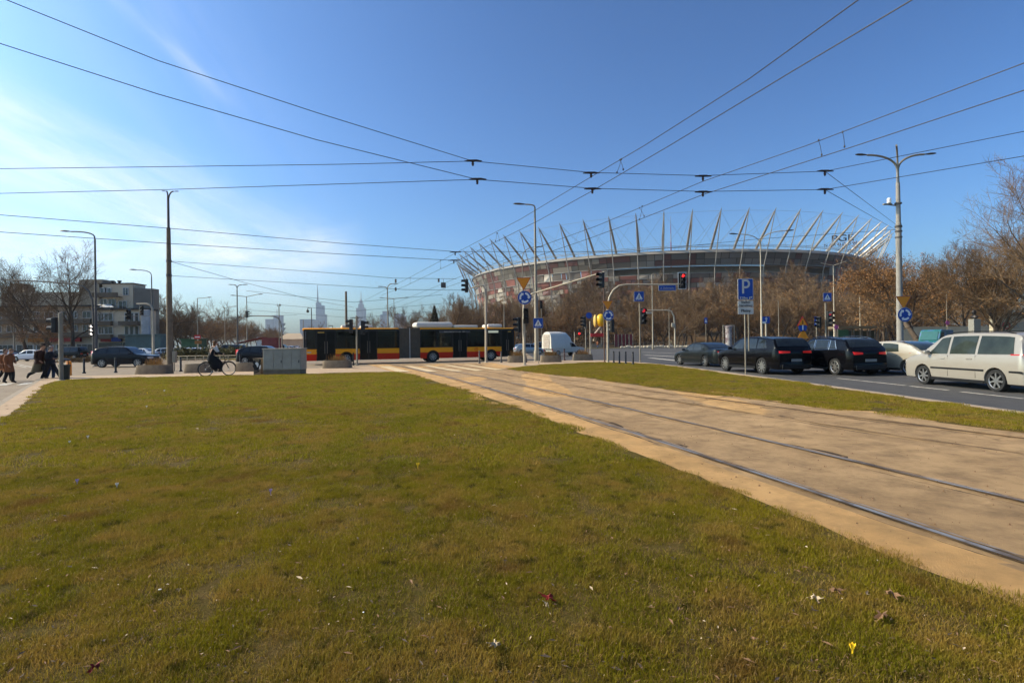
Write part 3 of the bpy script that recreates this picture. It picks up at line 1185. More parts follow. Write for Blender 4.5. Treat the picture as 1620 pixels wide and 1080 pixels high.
street_lamp(1033, 545, 100, 14.0, [(0.5, 0.2, 0)], 'slim pole lamp before the stadium middle', 0.15, 0.1, m_galv, straight=True, hs=0.7)
street_lamp(1059, 545, 110, 8.3, [(0.4, 0.1, 0)], 'short slim lamp at the park edge', 0.10, 0.06, m_galv, straight=True, hs=0.7)
street_lamp(1498, 520, 82, 8.5, [(0.4, 0.1, 0)], 'slim lamp among the orange-leaved branches', 0.08, 0.05, m_galv, straight=True, hs=0.7)
street_lamp(798, 545, 90, 15.0, [(0.5, 0.1, 0)], 'slender lamp before the left end of the stadium', 0.08, 0.06, m_galv, straight=True, hs=0.7)
# hook lamp and bare poles
p = at(493, 520, 75)
r = thing('hook_lamp', 'small hooked lamp above the rear of the bus', 'street lamp', (p.x, p.y, 0))
b = MB(); zt = at(493, 487, 75).z; b.tube([(0, 0, 0), (0, 0, zt), (-0.5, 0, zt), (-0.52, 0, zt - 0.25)], 0.06, 8); b.build('pole', m_grey_pole, r)
b = MB(); b.lathe([(0.06, 0), (0.2, -0.2), (0.16, -0.4), (0.04, -0.45)], (-0.52, 0, zt - 0.2), 10); b.build('lamp_head', m_lamp, r)
for px, yt, Y, rr, lab, mm in ((548, 461, 62, 0.16, 'bare concrete mast standing behind the bus', m_conc), (480, 505, 90, 0.07, 'thin pole beside the rear corner of the bus', m_galv)):
    p = at(px, 520, Y)
    b = MB(); b.tube([(0, 0, 0), (0, 0, at(px, yt, Y).z)], [rr, rr * 0.75], 12)
    o = b.build('pole', mm, smooth=True, loc=(p.x, p.y, 0)); tag(o, lab, 'pole')
p = at(442, 545, 70)
r = thing('camera_pole', 'thin pole with a small camera on top left of the bus', 'pole', (p.x, p.y, 0))
zt = at(442, 484, 70).z
b = MB(); b.tube([(0, 0, 0), (0, 0, zt)], 0.06, 8); b.build('pole', m_galv, r)
b = MB(); b.tube([(-0.25, 0, zt), (0.25, 0, zt)], 0.03, 6); b.tube([(-0.2, 0, zt), (-0.2, 0, zt + 0.3)], 0.03, 6); b.bbox((0.12, 0, zt + 0.15), (0.2, 0.15, 0.2), 0.03); b.build('camera_bracket', m_galv, r)

# big right pole
p = at(1424, 540, 31)
m_lpole = mat('grey concrete pole', (0.27, 0.25, 0.22), .8, 0, .15, 3)
r = thing('tall_lamp', 'tall pale pole with two arched lamps, standing behind the silver hatchback', 'street lamp', (p.x, p.y, 0))
HB = at(1420, 300, 31).z
b = MB()
b.tube([(0, 0, 0), (0, 0, 6.9), (0, 0, 6.95), (0, 0, 8.2), (0, 0, 8.22), (0, 0, HB + 0.4), (0, 0, HB + 0.42), (0, 0, HB + 1.0)],
       [0.18, 0.145, 0.155, 0.145, 0.125, 0.105, 0.08, 0.07], 14)
b.build('pole', m_lpole, r, smooth=True)
for yaw, dx in ((PI, 1.75), (0, 1.55)):
    b = MB(); P = arc_arm(HB + 0.95, at(1410, 245, 31).z, dx, yaw, 10, 0.75); b.tube(P, 0.06, 8); b.build('arm', m_galv, r, smooth=True); lamp_head(r, P[-1], yaw, 0.85)
b = MB(); P = arc_arm(HB + 0.95, at(1396, 238, 31).z, 1.0, PI + 0.9, 10, 0.8); b.tube(P, 0.05, 8); b.build('arm', m_galv, r, smooth=True)
for z in (7.4, 8.0, at(1421, 358, 31).z, at(1421, 366, 31).z, HB - 0.8):
    b = MB(); b.tube([(0, 0, z - 0.04), (0, 0, z + 0.04)], 0.185, 12); b.build('collar', m_grey_pole, r)
zc = at(1400, 326, 31).z
b = MB(); b.tube([(0, 0, zc), (-0.75, 0, zc + 0.1)], 0.035, 6); b.bbox((-0.62, 0, zc + 0.1), (0.5, 0.14, 0.08), 0.02); b.build('camera_arm', m_galv, r)
b = MB(); b.lathe([(0.09, 0), (0.11, 0.02), (0.11, 0.24), (0.08, 0.3)], (-0.52, 0, zc + 0.16), 12); b.build('white_sensor', mat('white plastic', (0.75, 0.75, 0.73), 0.4), r)
# ------------------------------------------------------------------ signs and traffic lights
s_blue = mat('sign blue', (0.012, 0.06, 0.30), 0.35, 0, 0.08)
s_white = mat('sign white', (0.68, 0.68, 0.66), 0.4, 0, 0.06)
s_plate = mat('sign plate grey white', (0.50, 0.48, 0.43), 0.5, 0, 0.08)
s_yel = mat('sign yellow orange', (0.70, 0.24, 0.012), 0.4, 0, 0.08)
s_red = mat('sign red', (0.50, 0.02, 0.02), 0.4, 0, 0.08)
s_black = mat('sign black', (0.01, 0.01, 0.01), 0.5, 0, 0)
s_back = mat('sign rim', (0.38, 0.38, 0.37), 0.5, 0.3, 0.08)
m_redlamp = mat('lit red signal', (0.5, 0.01, 0.01), 0.3, emit=(1.0, 0.03, 0.03), es=1.6)
m_redrefl = mat('bright red signal', (0.6, 0.02, 0.03), 0.3, emit=(1.0, 0.03, 0.06), es=0.5)
m_lens = mat('unlit signal lens', (0.03, 0.03, 0.03), 0.25)
m_whitelamp = mat('lit white signal', (0.8, 0.8, 0.8), 0.3, emit=(1, 0.9, 0.8), es=1.8)


def poly2(b, pts, y, mi, d=0.004):
    """flat shape in the XZ plane facing -Y"""
    b.prism([(x, y, z) for x, z in pts], (0, d, 0), mi)


def rrect(w, h, r, n=5):
    out = []
    for cx, cz, a0 in ((w / 2 - r, h / 2 - r, 0), (-w / 2 + r, h / 2 - r, 90), (-w / 2 + r, -h / 2 + r, 180), (w / 2 - r, -h / 2 + r, 270)):
        for i in range(n + 1):
            a = math.radians(a0 + 90 * i / n)
            out.append((cx + r * math.cos(a), cz + r * math.sin(a)))
    return out


def off(pts, dx, dz, s=1.0):
    return [(x * s + dx, z * s + dz) for x, z in pts]


WALK = [  # simple walking figure strokes, unit height
    [((0.02, 0.62), (0.0, 0.34)), 0.085], [((0.0, 0.36), (-0.14, 0.17)), 0.055], [((-0.14, 0.17), (-0.20, 0.0)), 0.045], [((0.0, 0.36), (0.12, 0.18)), 0.055],
    [((0.12, 0.18), (0.17, 0.0)), 0.045], [((0.02, 0.62), (0.17, 0.45)), 0.035], [((0.02, 0.62), (-0.14, 0.46)), 0.035]]


def figure(b, cx, cz, h, y, mi):
    for (p, q), w in WALK:
        p, q = Vector(p), Vector(q)
        d = (q - p).normalized()
        n = Vector((-d.y, d.x)) * w
        pts = [p + n, q + n * .8, q - n * .8, p - n]
        pts = [(v.x * h + cx, v.y * h + cz) for v in pts]
        if sum(pts[i][0] * pts[(i + 1) % 4][1] - pts[(i + 1) % 4][0] * pts[i][1] for i in range(4)) < 0:
            pts.reverse()
        poly2(b, pts, y, mi, 0.002)
    poly2(b, [(cx + (0.03 + 0.09 * math.cos(a * math.pi / 4)) * h, cz + (0.76 + 0.09 * math.sin(a * math.pi / 4)) * h) for a in range(8)], y, mi, 0.002)


def sign_cross(r, z, s=0.75, y=-0.06, x=0.0):
    b = MB()
    poly2(b, off(rrect(s, s, .06 * s), x, z), y, 3, 0.02)
    poly2(b, off(rrect(s * .95, s * .95, .05 * s), x, z), y - 0.004, 0)
    poly2(b, [(x - .36 * s, z - .26 * s), (x + .36 * s, z - .26 * s), (x, z + .36 * s)], y - 0.008, 1)
    figure(b, x, z - .22 * s, 0.46 * s, y - 0.011, 2)
    for i in range(4):
        poly2(b, off(rrect(.10 * s, .05 * s, .005), x + (i - 1.5) * .16 * s, z - .32 * s), y - 0.008, 1)
    return b.build('crossing_sign', [s_blue, s_white, s_black, s_back], r)


def sign_round(r, z, d=0.8, y=-0.06, x=0.0):
    b = MB()
    circ = lambda q, n=28: [(x + q * math.cos(2 * PI * i / n), z + q * math.sin(2 * PI * i / n)) for i in range(n)]
    poly2(b, circ(d / 2), y, 2, 0.02)
    poly2(b, circ(d * .475), y - .004, 0)
    for k in range(3):
        a0 = math.radians(90 + 120 * k - 8)
        a1 = a0 - math.radians(74)
        ri, ro = d * .245, d * .375
        n = 8
        pts = [(x + ro * math.cos(a0 + (a1 - a0) * i / n), z + ro * math.sin(a0 + (a1 - a0) * i / n)) for i in range(n + 1)]
        pts2 = [(x + ri * math.cos(a1 + (a0 - a1) * i / n), z + ri * math.sin(a1 + (a0 - a1) * i / n)) for i in range(n + 1)]
        am = a1 - math.radians(26)
        rm_, rx = (ri + ro) / 2, d * .07
        head = [(x + (ro + rx) * math.cos(a1), z + (ro + rx) * math.sin(a1)), (x + rm_ * math.cos(am), z + rm_ * math.sin(am)), (x + (ri - rx) * math.cos(a1), z + (ri - rx) * math.sin(a1))]
        poly2(b, list(reversed(pts + pts2)), y - .008, 1)
        poly2(b, list(reversed(head)), y - .009, 1)
    return b.build('roundabout_sign', [s_blue, s_white, s_back], r)


def sign_yield(r, z, s=0.9, y=-0.06, x=0.0):
    b = MB()
    h = s * .866
    tri = lambda k: [(x - s / 2 * k, z + h / 3 * k), (x, z - h * 2 / 3 * k), (x + s / 2 * k, z + h / 3 * k)]
    poly2(b, tri(1.0), y, 2, 0.02)
    poly2(b, tri(0.97), y - .004, 1)
    poly2(b, tri(0.84), y - .008, 0)
    return b.build('yield_sign', [s_yel, mat('yield rim', (0.45, 0.08, 0.01), 0.4), s_back], r)


def signal_head(r, c, yaw=0.0, h=0.95, lit='', board=False, n=3, closed=False):
    """yaw 0 faces -Y"""
    M = Matrix.Rotation(yaw, 4, 'Z')
    b = MB()
    w = 0.32 * h / .95
    b.bbox(c, (w, 0.2, h), 0.03, 0, M)
    if board:
        b.box(Vector(c) + M @ Vector((0, 0.115, 0)), (w * 1.75, 0.015, h * 1.22), M, 1)
        b.box(Vector(c) + M @ Vector((0, 0.103, 0)), (w * 1.5, 0.010, h * 1.12), M, 0)
    step = h / n
    for i in range(n):
        zc = h / 2 - step * (i + .5)
        rr = step * .36
        vs, fs = [], []
        m = 9
        for j in range(m):
            a = math.radians(-20 + 220 * j / (m - 1))
            for yy, k in ((-0.10, 1.0), (-0.10 - 0.26 * h / .95, 0.97)):
                vs.append(M @ Vector((math.cos(a) * rr * 1.1 * k, yy, zc + math.sin(a) * rr * 1.1 * k)) + Vector(c))
        for j in range(m - 1):
            fs.append((2 * j, 2 * j + 1, 2 * j + 3, 2 * j + 2))
        b.add(vs, fs, 0)
    o = b.build('signal_head', [m_black, s_white], r)
    for i in range(n):
        zc = h / 2 - step * (i + .5)
        b = MB()
        b.blob(Vector(c) + M @ Vector((0, -0.105, zc)), (step * .34, 0.03, step * .34), 12, 6, M=M)
        mm = m_lens
        if i < len(lit):
            mm = {'r': m_redlamp, 'R': m_redrefl, 'w': m_whitelamp}.get(lit[i], m_lens)
        b.build('lens', mm, o)
    return o


def signpost(px, pyb, label, pole_h, group=None, rr=0.035, name='signpost', cat='sign', z0=ZP, m=None, Y=None, rz=0.0, x2=None):
    p = G(px, pyb, z0) if Y is None else at(px, pyb, Y)
    r = thing(name, label, cat, (p.x, p.y, z0), rz, group)
    b = MB()
    b.tube([(0, 0, -0.02), (0, 0, pole_h)], rr, 10)
    b.lathe([(rr * 2.2, 0), (rr * 2.2, 0.03), (rr * 1.2, 0.08)], n=10)
    if x2:
        b.tube([(x2, 0, -0.02), (x2, 0, pole_h)], rr, 10)
    b.build('pole', m or m_galv, r, smooth=True)
    return r, p


def zat(px, py, p):
    return at(px, py, p.y).z


# post with yield + roundabout + signals + arm, right of the bus
r, p = signpost(830, 577.5, 'pale mast with yield and roundabout signs and a long rising signal arm', 0, rr=0.06, name='traffic_light', cat='traffic light', m=m_white_pole)
base = Vector((p.x, p.y, ZP))
b = MB()
zt = zat(829, 470, p) - ZP
P = [Vector((0, 0, 0)), Vector((0, 0, zt - 0.9)), Vector((0, 0, zt - 0.3))]
tip = at(956, 430, 32.5) - base
b.tube([(0, 0, 0), (0, 0, zt - 0.7), (0.03, 0.0, zt - 0.2), (0.25, 0.03, zt + 0.10), (0.75, -0.15, zt + 0.26), tuple(tip)], [0.08, 0.07, 0.065, 0.06, 0.055, 0.04], 10)
b.build('mast', m_white_pole, r, smooth=True)
sign_yield(r, zat(830, 446, p) - ZP, 0.98, -0.12)
sign_round(r, zat(831, 471, p) - ZP, 0.92, -0.13, 0.05)
signal_head(r, (0.12, -0.15, zat(831, 500, p) - ZP), 0, 1.0, ' R' if False else '', n=2)
signal_head(r, (-0.35, 0.0, zat(823, 514, p) - ZP), -1.3, 1.0)
hp = at(955, 443, 32.5) - base
signal_head(r, (hp.x - 0.13, hp.y, hp.z), -0.9, 0.95)
# second arm mast to the left of the pole: signal hanging before the stadium's left end
r, p = signpost(769, 573.5, 'white mast before the bus with a short arm and signal head to its left', 0, rr=0.06, name='traffic_light', cat='traffic light', m=m_white_pole)
base = Vector((p.x, p.y, ZP))
b = MB()
b.tube([(0, 0, 0), tuple(at(768.5, 470, p.y) - base), tuple(at(767.5, 458, p.y) - base), tuple(at(764, 452, p.y) - base), tuple(at(756, 452, p.y) - base), tuple(at(745, 456, p.y) - base)], [0.095, 0.08, 0.07, 0.06, 0.05, 0.04], 10)
b.build('mast', m_white_pole, r, smooth=True)
hp = at(738, 452, p.y - 0.4) - base
signal_head(r, tuple(hp), -1.25, 1.0)
# mast with street name arm
r, p = signpost(962, 573.5, 'white curved mast with blue street name board and red light on its arm', 0, rr=0.06, name='traffic_light', cat='traffic light', m=m_white_pole)
base = Vector((p.x, p.y, ZP))
b = MB()
pts = [(962, 573), (961, 500), (961.5, 482), (964, 470), (970, 459), (979, 452), (990, 450), (1040, 450), (1082, 449)]
b.tube([tuple(at(x, y, p.y) - base) for x, y in pts], [0.09, 0.075, 0.07, 0.065, 0.06, 0.055, 0.05, 0.045, 0.04], 10)
b.build('mast', m_white_pole, r, smooth=True)
sign_yield(r, zat(961, 481, p) - ZP, 0.78, -0.12)
sign_round(r, zat(962, 499, p) - ZP, 0.76, -0.13, 0.04)
hp = at(1079, 444, p.y) - base
signal_head(r, (hp.x, hp.y - 0.12, hp.z), 0, 0.98, 'r', True)
q = at(1055, 455.5, p.y) - base
b = MB()
poly2(b, off(rrect(1.24, 0.40, 0.03), q.x, q.z), q.y - 0.10, 1, 0.02)
poly2(b, off(rrect(1.18, 0.34, 0.02), q.x, q.z), q.y - 0.104, 0)
o = b.build('street_name_board', [s_blue, s_plate], r)
put_text('al. Zieleniecka', 0.17, s_plate, o, Matrix.Translation((q.x, q.y - 0.11, q.z - 0.02)) @ RX90)
signal_head(r, (0.35, 0.2, zat(968, 515, p) - ZP), PI + 0.8, 0.9)
# pedestrian signal post with crossing sign
r, p = signpost(1013, 572, 'slim post with a crossing sign above a red pedestrian light', zat(1013, 480, G(1013, 572, ZP)) - ZP, name='traffic_light', cat='traffic light', m=m_galv, rr=0.05)
sign_cross(r, zat(1011, 469, p) - ZP, 0.72, -0.08, -0.05)
signal_head(r, (0.22, -0.1, zat(1017, 500, p) - ZP), 0.15, 1.15, 'R')
# crossing sign before the tall lamp
r, p = signpost(852, 575, 'crossing sign on a thin post before the tallest lamp', zat(851, 502, G(852, 575, ZP)) - ZP, rr=0.025)
sign_cross(r, zat(851, 511, p) - ZP, 0.70, -0.05, 0.0)
# traffic light before the bus middle
r, p = signpost(565, 577.5, 'grey signal post standing before the rear wheels of the bus', zat(563, 500, G(565, 577.5, ZP)) - ZP, name='traffic_light', cat='traffic light', rr=0.07)
signal_head(r, (-0.42, 0.05, zat(556, 516, p) - ZP), -1.5, 1.0)
signal_head(r, (0.42, 0.1, zat(572, 518, p) - ZP), 1.4, 1.0)
b = MB(); b.tube([(-0.45, 0, zat(560, 500, p) - ZP - 0.1), (0.45, 0, zat(560, 500, p) - ZP - 0.1)], 0.025, 6); b.tube([(-0.3, 0.1, -0.02), (-0.3, 0.1, 0.9)], 0.05, 8); b.build('bracket', m_black, r)
# near signal post at left
r, p = signpost(97, 603, 'thick grey signal post beside the walkers at the corner of the broad lawn', zat(95.5, 497, G(97, 603, ZP)) - ZP, name='traffic_light', cat='traffic light', rr=0.085, m=m_galv)
b = MB(); b.lathe([(0.087, 0), (0.087, 0.06), (0.02, 0.09)], (0, 0, zat(95.5, 497, p) - ZP), 10); b.build('cap', m_galv, r)
signal_head(r, (-0.30, 0.05, zat(88, 514, p) - ZP), -1.45, 0.70, n=2)
# post with signal between hat walker and black car
r, p = signpost(147, 560, 'distant signal with white lights left of the leaning lamp', 0, name='traffic_light', cat='traffic light', rr=0.05, Y=46, z0=0.0)
base = Vector((p.x, p.y, 0))
b = MB()
b.tube([tuple(at(x, y, 46) - base) for x, y in ((148, 570), (147.5, 500), (146, 475), (141, 461), (132, 453), (118, 449), (60, 445), (-40, 440))], [0.09, 0.08, 0.075, 0.07, 0.065, 0.06, 0.055, 0.05], 8)
b.build('mast', m_grey_pole, r, smooth=True)
signal_head(r, tuple(at(145.5, 522, 45.6) - base), 0.3, 0.95, 'www')
for px in (6, 60):
    q = at(px, 441, 46) - base
    lamp_head(r, tuple(q + Vector((0, 0, 0.05))), PI, 0.5)
# gantry near pale building
r, p = signpost(243, 560, 'white curved mast with two dark signal heads before the pale corner building', 0, name='traffic_light', cat='traffic light', rr=0.05, Y=60, z0=0.0)
base = Vector((p.x, p.y, 0))
b = MB()
b.tube([tuple(at(x, y, 60) - base) for x, y in ((243, 565), (242, 500), (241, 488), (238, 482.5), (232, 480.5), (216, 480.5))], [0.13, 0.11, 0.1, 0.09, 0.09, 0.07], 8)
b.build('mast', m_white_pole, r, smooth=True)
signal_head(r, tuple(at(224, 491, 60) - base), 0.8, 1.05)
q = at(204, 498, 60) - base
signal_head(r, tuple(q), 0.3, 1.15)
b = MB(); b.tube([tuple(at(192, 500, 60) - base), tuple(at(243, 500, 60) - base)], 0.03, 6); b.build('bracket', m_galv, r)
# green light gantry far
r, p = signpost(447, 545, 'thin grey gantry with a dark signal left of the bus', 0, name='traffic_light', cat='traffic light', rr=0.05, Y=62, z0=0.0)
base = Vector((p.x, p.y, 0))
b = MB()
b.tube([tuple(at(x, y, 62) - base) for x, y in ((447, 566), (445.5, 520), (444, 510), (440, 503), (434, 500.5), (425, 500), (386, 499.5))], [0.09, 0.08, 0.08, 0.07, 0.06, 0.06, 0.05], 8)
b.build('mast', m_galv, r, smooth=True)
signal_head(r, tuple(at(390, 497, 61.8) - base), 2.6, 0.8)
b = MB()
for x0, z in ((448, 514), (448, 521)):
    q = at(x0, z, 61.7) - base
    poly2(b, [(q.x - .32, q.z + .2), (q.x, q.z - .3), (q.x + .32, q.z + .2)], q.y, 0, 0.02)
b.build('sign_backs', s_back, r)
# signals in the middle distance near the pickup
r, p = signpost(927, 560, 'small dark signal left of the yellow balloon', 3.1, name='traffic_light', cat='traffic light', rr=0.06, Y=52, z0=ZP)
signal_head(r, (-0.15, -0.1, zat(927, 509, p) - ZP), -1.1, 1.0)
b = MB(); q = zat(932, 499, p) - ZP
b.lathe([(0.02, 0), (0.3, 0.0), (0.3, 0.02)], (0.32, -0.12, q), 16, M=RX90.to_3x3()); b.build('round_blue_sign', s_blue, r)
r, p = signpost(934, 566, 'plain white post right of the small dark signal', zat(934, 508, G(934, 566, ZP)) - ZP, rr=0.05, name='post', cat='post', m=m_white_pole)
r, p = signpost(956.5, 573, 'dark striped post beside the curved street name mast', zat(956, 455, G(956.5, 573, ZP)) - ZP, rr=0.045, name='post', cat='post', m=mat('brown steel', (0.12, 0.07, 0.05), 0.6, 0.2))
r, p = signpost(905, 545, 'small distant signal showing red near the white pickup', 0, name='traffic_light', cat='traffic light', rr=0.06, Y=75, z0=0.0)
b = MB(); b.tube([(0.35, 0, 0), (0.35, 0, 3.0)], 0.06, 8); b.build('mast', m_white_pole, r)
signal_head(r, (1.0 - 0.0, -0.2, zat(914, 525, p)), 0, 0.9, ' r', n=2)
for px, py, Y in ((857, 482, 90),):
    r, p = signpost(px, 545, 'dark signal half hidden by park trees left of the pickup', zat(px, py, at(px, 545, Y)), name='traffic_light', cat='traffic light', rr=0.05, Y=Y, z0=0)
    signal_head(r, (0, -0.1, zat(px, py, p)), 0, 1.3)
# low arc gantry
r, p = signpost(1068, 548, 'low white arched mast at the park edge', 0, name='traffic_light', cat='traffic light', rr=0.06, Y=95, z0=0.1)
base = Vector((p.x, p.y, 0.1))
b = MB()
b.tube([tuple(at(x, y, 95) - base) for x, y in ((1068, 550), (1067.5, 515), (1066, 500), (1062, 492), (1055, 490.5), (1022, 490.5))], [0.16, 0.14, 0.13, 0.12, 0.11, 0.1], 8)
b.bbox(tuple(at(1026, 495, 95) - base), (1.1, 0.3, 0.35), 0.05)
b.bbox(tuple(at(1065, 514, 95) - base), (0.6, 0.4, 0.7), 0.05)
b.build('mast', m_white_pole, r, smooth=True)
# right crossing sign & lights over the black cars
r, p = signpost(1307, 560, 'signal post with crossing sign and red light behind the second black car', 4.4, name='traffic_light', cat='traffic light', rr=0.06, Y=42, z0=0)
sign_cross(r, zat(1309, 470, p), 0.66, -0.1, 0.1)
signal_head(r, (0.2, -0.12, zat(1311, 504, p)), 0.3, 1.15, 'R')
signal_head(r, (-0.5, 0.05, zat(1296, 510, p)), -1.2, 0.9)
# warning signs
r, p = signpost(1270, 560, 'orange warning triangle over a blue disc on a post behind the black cars', 3.1, Y=42, z0=0, rr=0.03)
b = MB()
zz = zat(1269, 510, p)
poly2(b, [(-.42, zz - .25), (.42, zz - .25), (0, zz + .48)], -0.06, 2, 0.02)
poly2(b, [(-.33, zz - .20), (.33, zz - .20), (0, zz + .37)], -0.065, 0)
poly2(b, off(rrect(.07, .28, .02), 0, zz + .0), -0.07, 1)
b.build('warning_sign', [s_yel, s_black, s_red], r)
b = MB()
zz = zat(1269, 518, p)
poly2(b, [(0.33 * math.cos(i * PI / 10), zz + 0.33 * math.sin(i * PI / 10)) for i in range(20)], -0.06, 0, 0.02)
poly2(b, off(rrect(.09, .4, .02), 0, zz), -0.07, 1)
b.build('blue_disc_sign', [s_blue, s_white], r)
b = MB()
zz = zat(1271, 529, p)
poly2(b, [(-.45, zz - .3), (.45, zz - .3), (0.05, zz + .45)], -0.06, 0, 0.02)
b.build('warning_sign', [s_yel], r)
# blue sign at 1212
r, p = signpost(1212, 540, 'blue square arrow sign between the tall lamp and the orange triangle', 0, Y=50, z0=0, rr=0.05, m=m_white_pole)
b = MB(); zz = zat(1212, 506, p)
b.tube([(0, 0, 0), (0, 0, zz - 0.3)], 0.08, 8)
poly2(b, off(rrect(.66, .62, .05), 0, zz), -0.08, 1, 0.02)
poly2(b, off(rrect(.10, .34, .02), 0, zz - .03), -0.09, 2)
poly2(b, [(-.14, zz + .08), (.14, zz + .08), (0, zz + .26)], -0.09, 2)
poly2(b, off(rrect(.34, .18, .02), -0.22, zz - .24), -0.10, 2)
b.build('arrow_sign', [m_white_pole, s_blue, s_white], r)
for px, py, Y, lab in ((1292, 508, 60, 'small light blue pennant sign beside the red light'), (1117, 507, 95, 'small pale blue crossing sign at the park edge')):
    r, p = signpost(px, 545, lab, zat(px, py, at(px, 545, Y)), Y=Y, z0=0, rr=0.05)
    b = MB(); zz = zat(px, py, p)
    poly2(b, off(rrect(.5, 1.0, .05), 0, zz), -0.08, 0, 0.02)
    poly2(b, [(-.2, zz - .3), (.2, zz - .3), (0, zz + .3)], -0.09, 1)
    b.build('sign_panel', [s_blue, s_white], r)
# parking sign
p = G(1180, 592, ZP)
r = thing('parking_sign', 'tall blue parking sign with two pale plates on twin posts in the verge', 'sign', p)
zS = lambda py: at(1180, py, p.y).z - ZP
b = MB()
b.tube([(-0.01, 0, -0.02), (-0.01, 0, zS(450))], 0.03, 10)
b.build('pole', m_galv, r, smooth=True)
b = MB()
b.tube([(0.19, 0.1, 1.0), (0.19, 0.1, zS(450))], 0.03, 10)
b.build('pole', m_galv, r, smooth=True)
b = MB()
zc = (zS(441) + zS(474.5)) / 2
hh = zS(441) - zS(474.5)
poly2(b, off(rrect(.66, hh, .04), 0, zc), -0.08, 1, 0.02)
poly2(b, off(rrect(.62, hh - .04, .04), 0, zc), -0.084, 0)
X0, w_ = -0.15, 0.085
zb_, zt_ = zc - .18, zc + .42
poly2(b, [(X0, zb_), (X0 + w_, zb_), (X0 + w_, zt_), (X0, zt_)], -0.09, 1)
bowl_o, bowl_i = [], []
zm, ro = zt_ - 0.19, 0.19
bowl_o = [(X0 + w_, zt_ - 2 * ro), (X0 + .18, zt_ - 2 * ro)] + [(X0 + .18 + ro * .85 * math.cos(math.radians(a)), zm + ro * math.sin(math.radians(a))) for a in range(-75, 90, 15)] + [(X0 + w_, zt_)]
bowl_i = [(X0 + w_, zt_ - .085), (X0 + .17, zt_ - .085)] + [(X0 + .17 + .085 * math.cos(math.radians(a)), zm + .105 * math.sin(math.radians(a))) for a in range(75, -90, -15)] + [(X0 + w_, zt_ - 2 * ro + .085)]
# bowl as quads between outer and inner
N_ = 13
def samp(pl, k):
    L_ = [0]
    for i in range(1, len(pl)):
        L_.append(L_[-1] + math.dist(pl[i], pl[i - 1]))
    out = []
    for j in range(k + 1):
        s_ = L_[-1] * j / k
        for i in range(1, len(pl)):
            if L_[i] >= s_ - 1e-9:
                t_ = (s_ - L_[i - 1]) / max(1e-9, L_[i] - L_[i - 1])
                out.append((pl[i - 1][0] + (pl[i][0] - pl[i - 1][0]) * t_, pl[i - 1][1] + (pl[i][1] - pl[i - 1][1]) * t_))
                break
    return out
so, si = samp(bowl_o, 20), samp(list(reversed(bowl_i)), 20)
for i in range(20):
    b.add([(so[i][0], -0.09, so[i][1]), (so[i + 1][0], -0.09, so[i + 1][1]), (si[i + 1][0], -0.09, si[i + 1][1]), (si[i][0], -0.09, si[i][1])], [(0, 1, 2, 3)], 1)
o = b.build('parking_panel', [s_blue, s_plate], r)
put_text('128m', 0.155, s_plate, o, Matrix.Translation((-0.09, -0.092, zc - .38)) @ RX90, bold=0.002)
b = MB()
poly2(b, [(.15, zc - .45), (.185, zc - .45), (.185, zc - .36), (.15, zc - .34)], -0.09, 0, 0.003)
poly2(b, [(.15, zc - .36), (.24, zc - .36), (.24, zc - .33), (.15, zc - .33)], -0.0905, 0, 0.003)
poly2(b, [(.23, zc - .39), (.29, zc - .345), (.23, zc - .30)], -0.09, 0, 0.003)
b.build('arrow', s_plate, o)
for y0, y1, txts in ((476, 485.6, ('Stadion', 'Narodowy')), (486.2, 497, ('Płatny',))):
    za, zb2 = zS(y0), zS(y1)
    b = MB()
    poly2(b, off(rrect(.66, za - zb2, .03), 0, (za + zb2) / 2), -0.08, 0, 0.02)
    o = b.build('sign_plate', s_plate, r)
    for i, tx in enumerate(txts):
        zz = (za + zb2) / 2 + (0 if len(txts) == 1 else (.068 if i == 0 else -.068))
        put_text(tx, 0.13 if len(txts) == 2 else .17, s_black, o, Matrix.Translation((0, -0.086, zz)) @ RX90, bold=0.001)
# signs on the tall right lamp: a post of their own kind, bolted to the lamp pole
rt = [o for o in SC.objects if o.name.startswith('tall_lamp')][0]
pp = Vector(rt.location)
sign_yield(rt, zat(1426, 476, pp), 0.90, -0.24, 0.06)
sign_round(rt, zat(1428, 498, pp), 0.84, -0.25, 0.12)

# ------------------------------------------------------------------ planters, bollards, cabinet, bins
m_dryplant = mat('dry ornamental grass', (0.34, 0.17, 0.045), 0.9, 0, 0.4, 8)
m_earth = mat('planter soil', (0.05, 0.035, 0.02), 1, 0, 0.3)


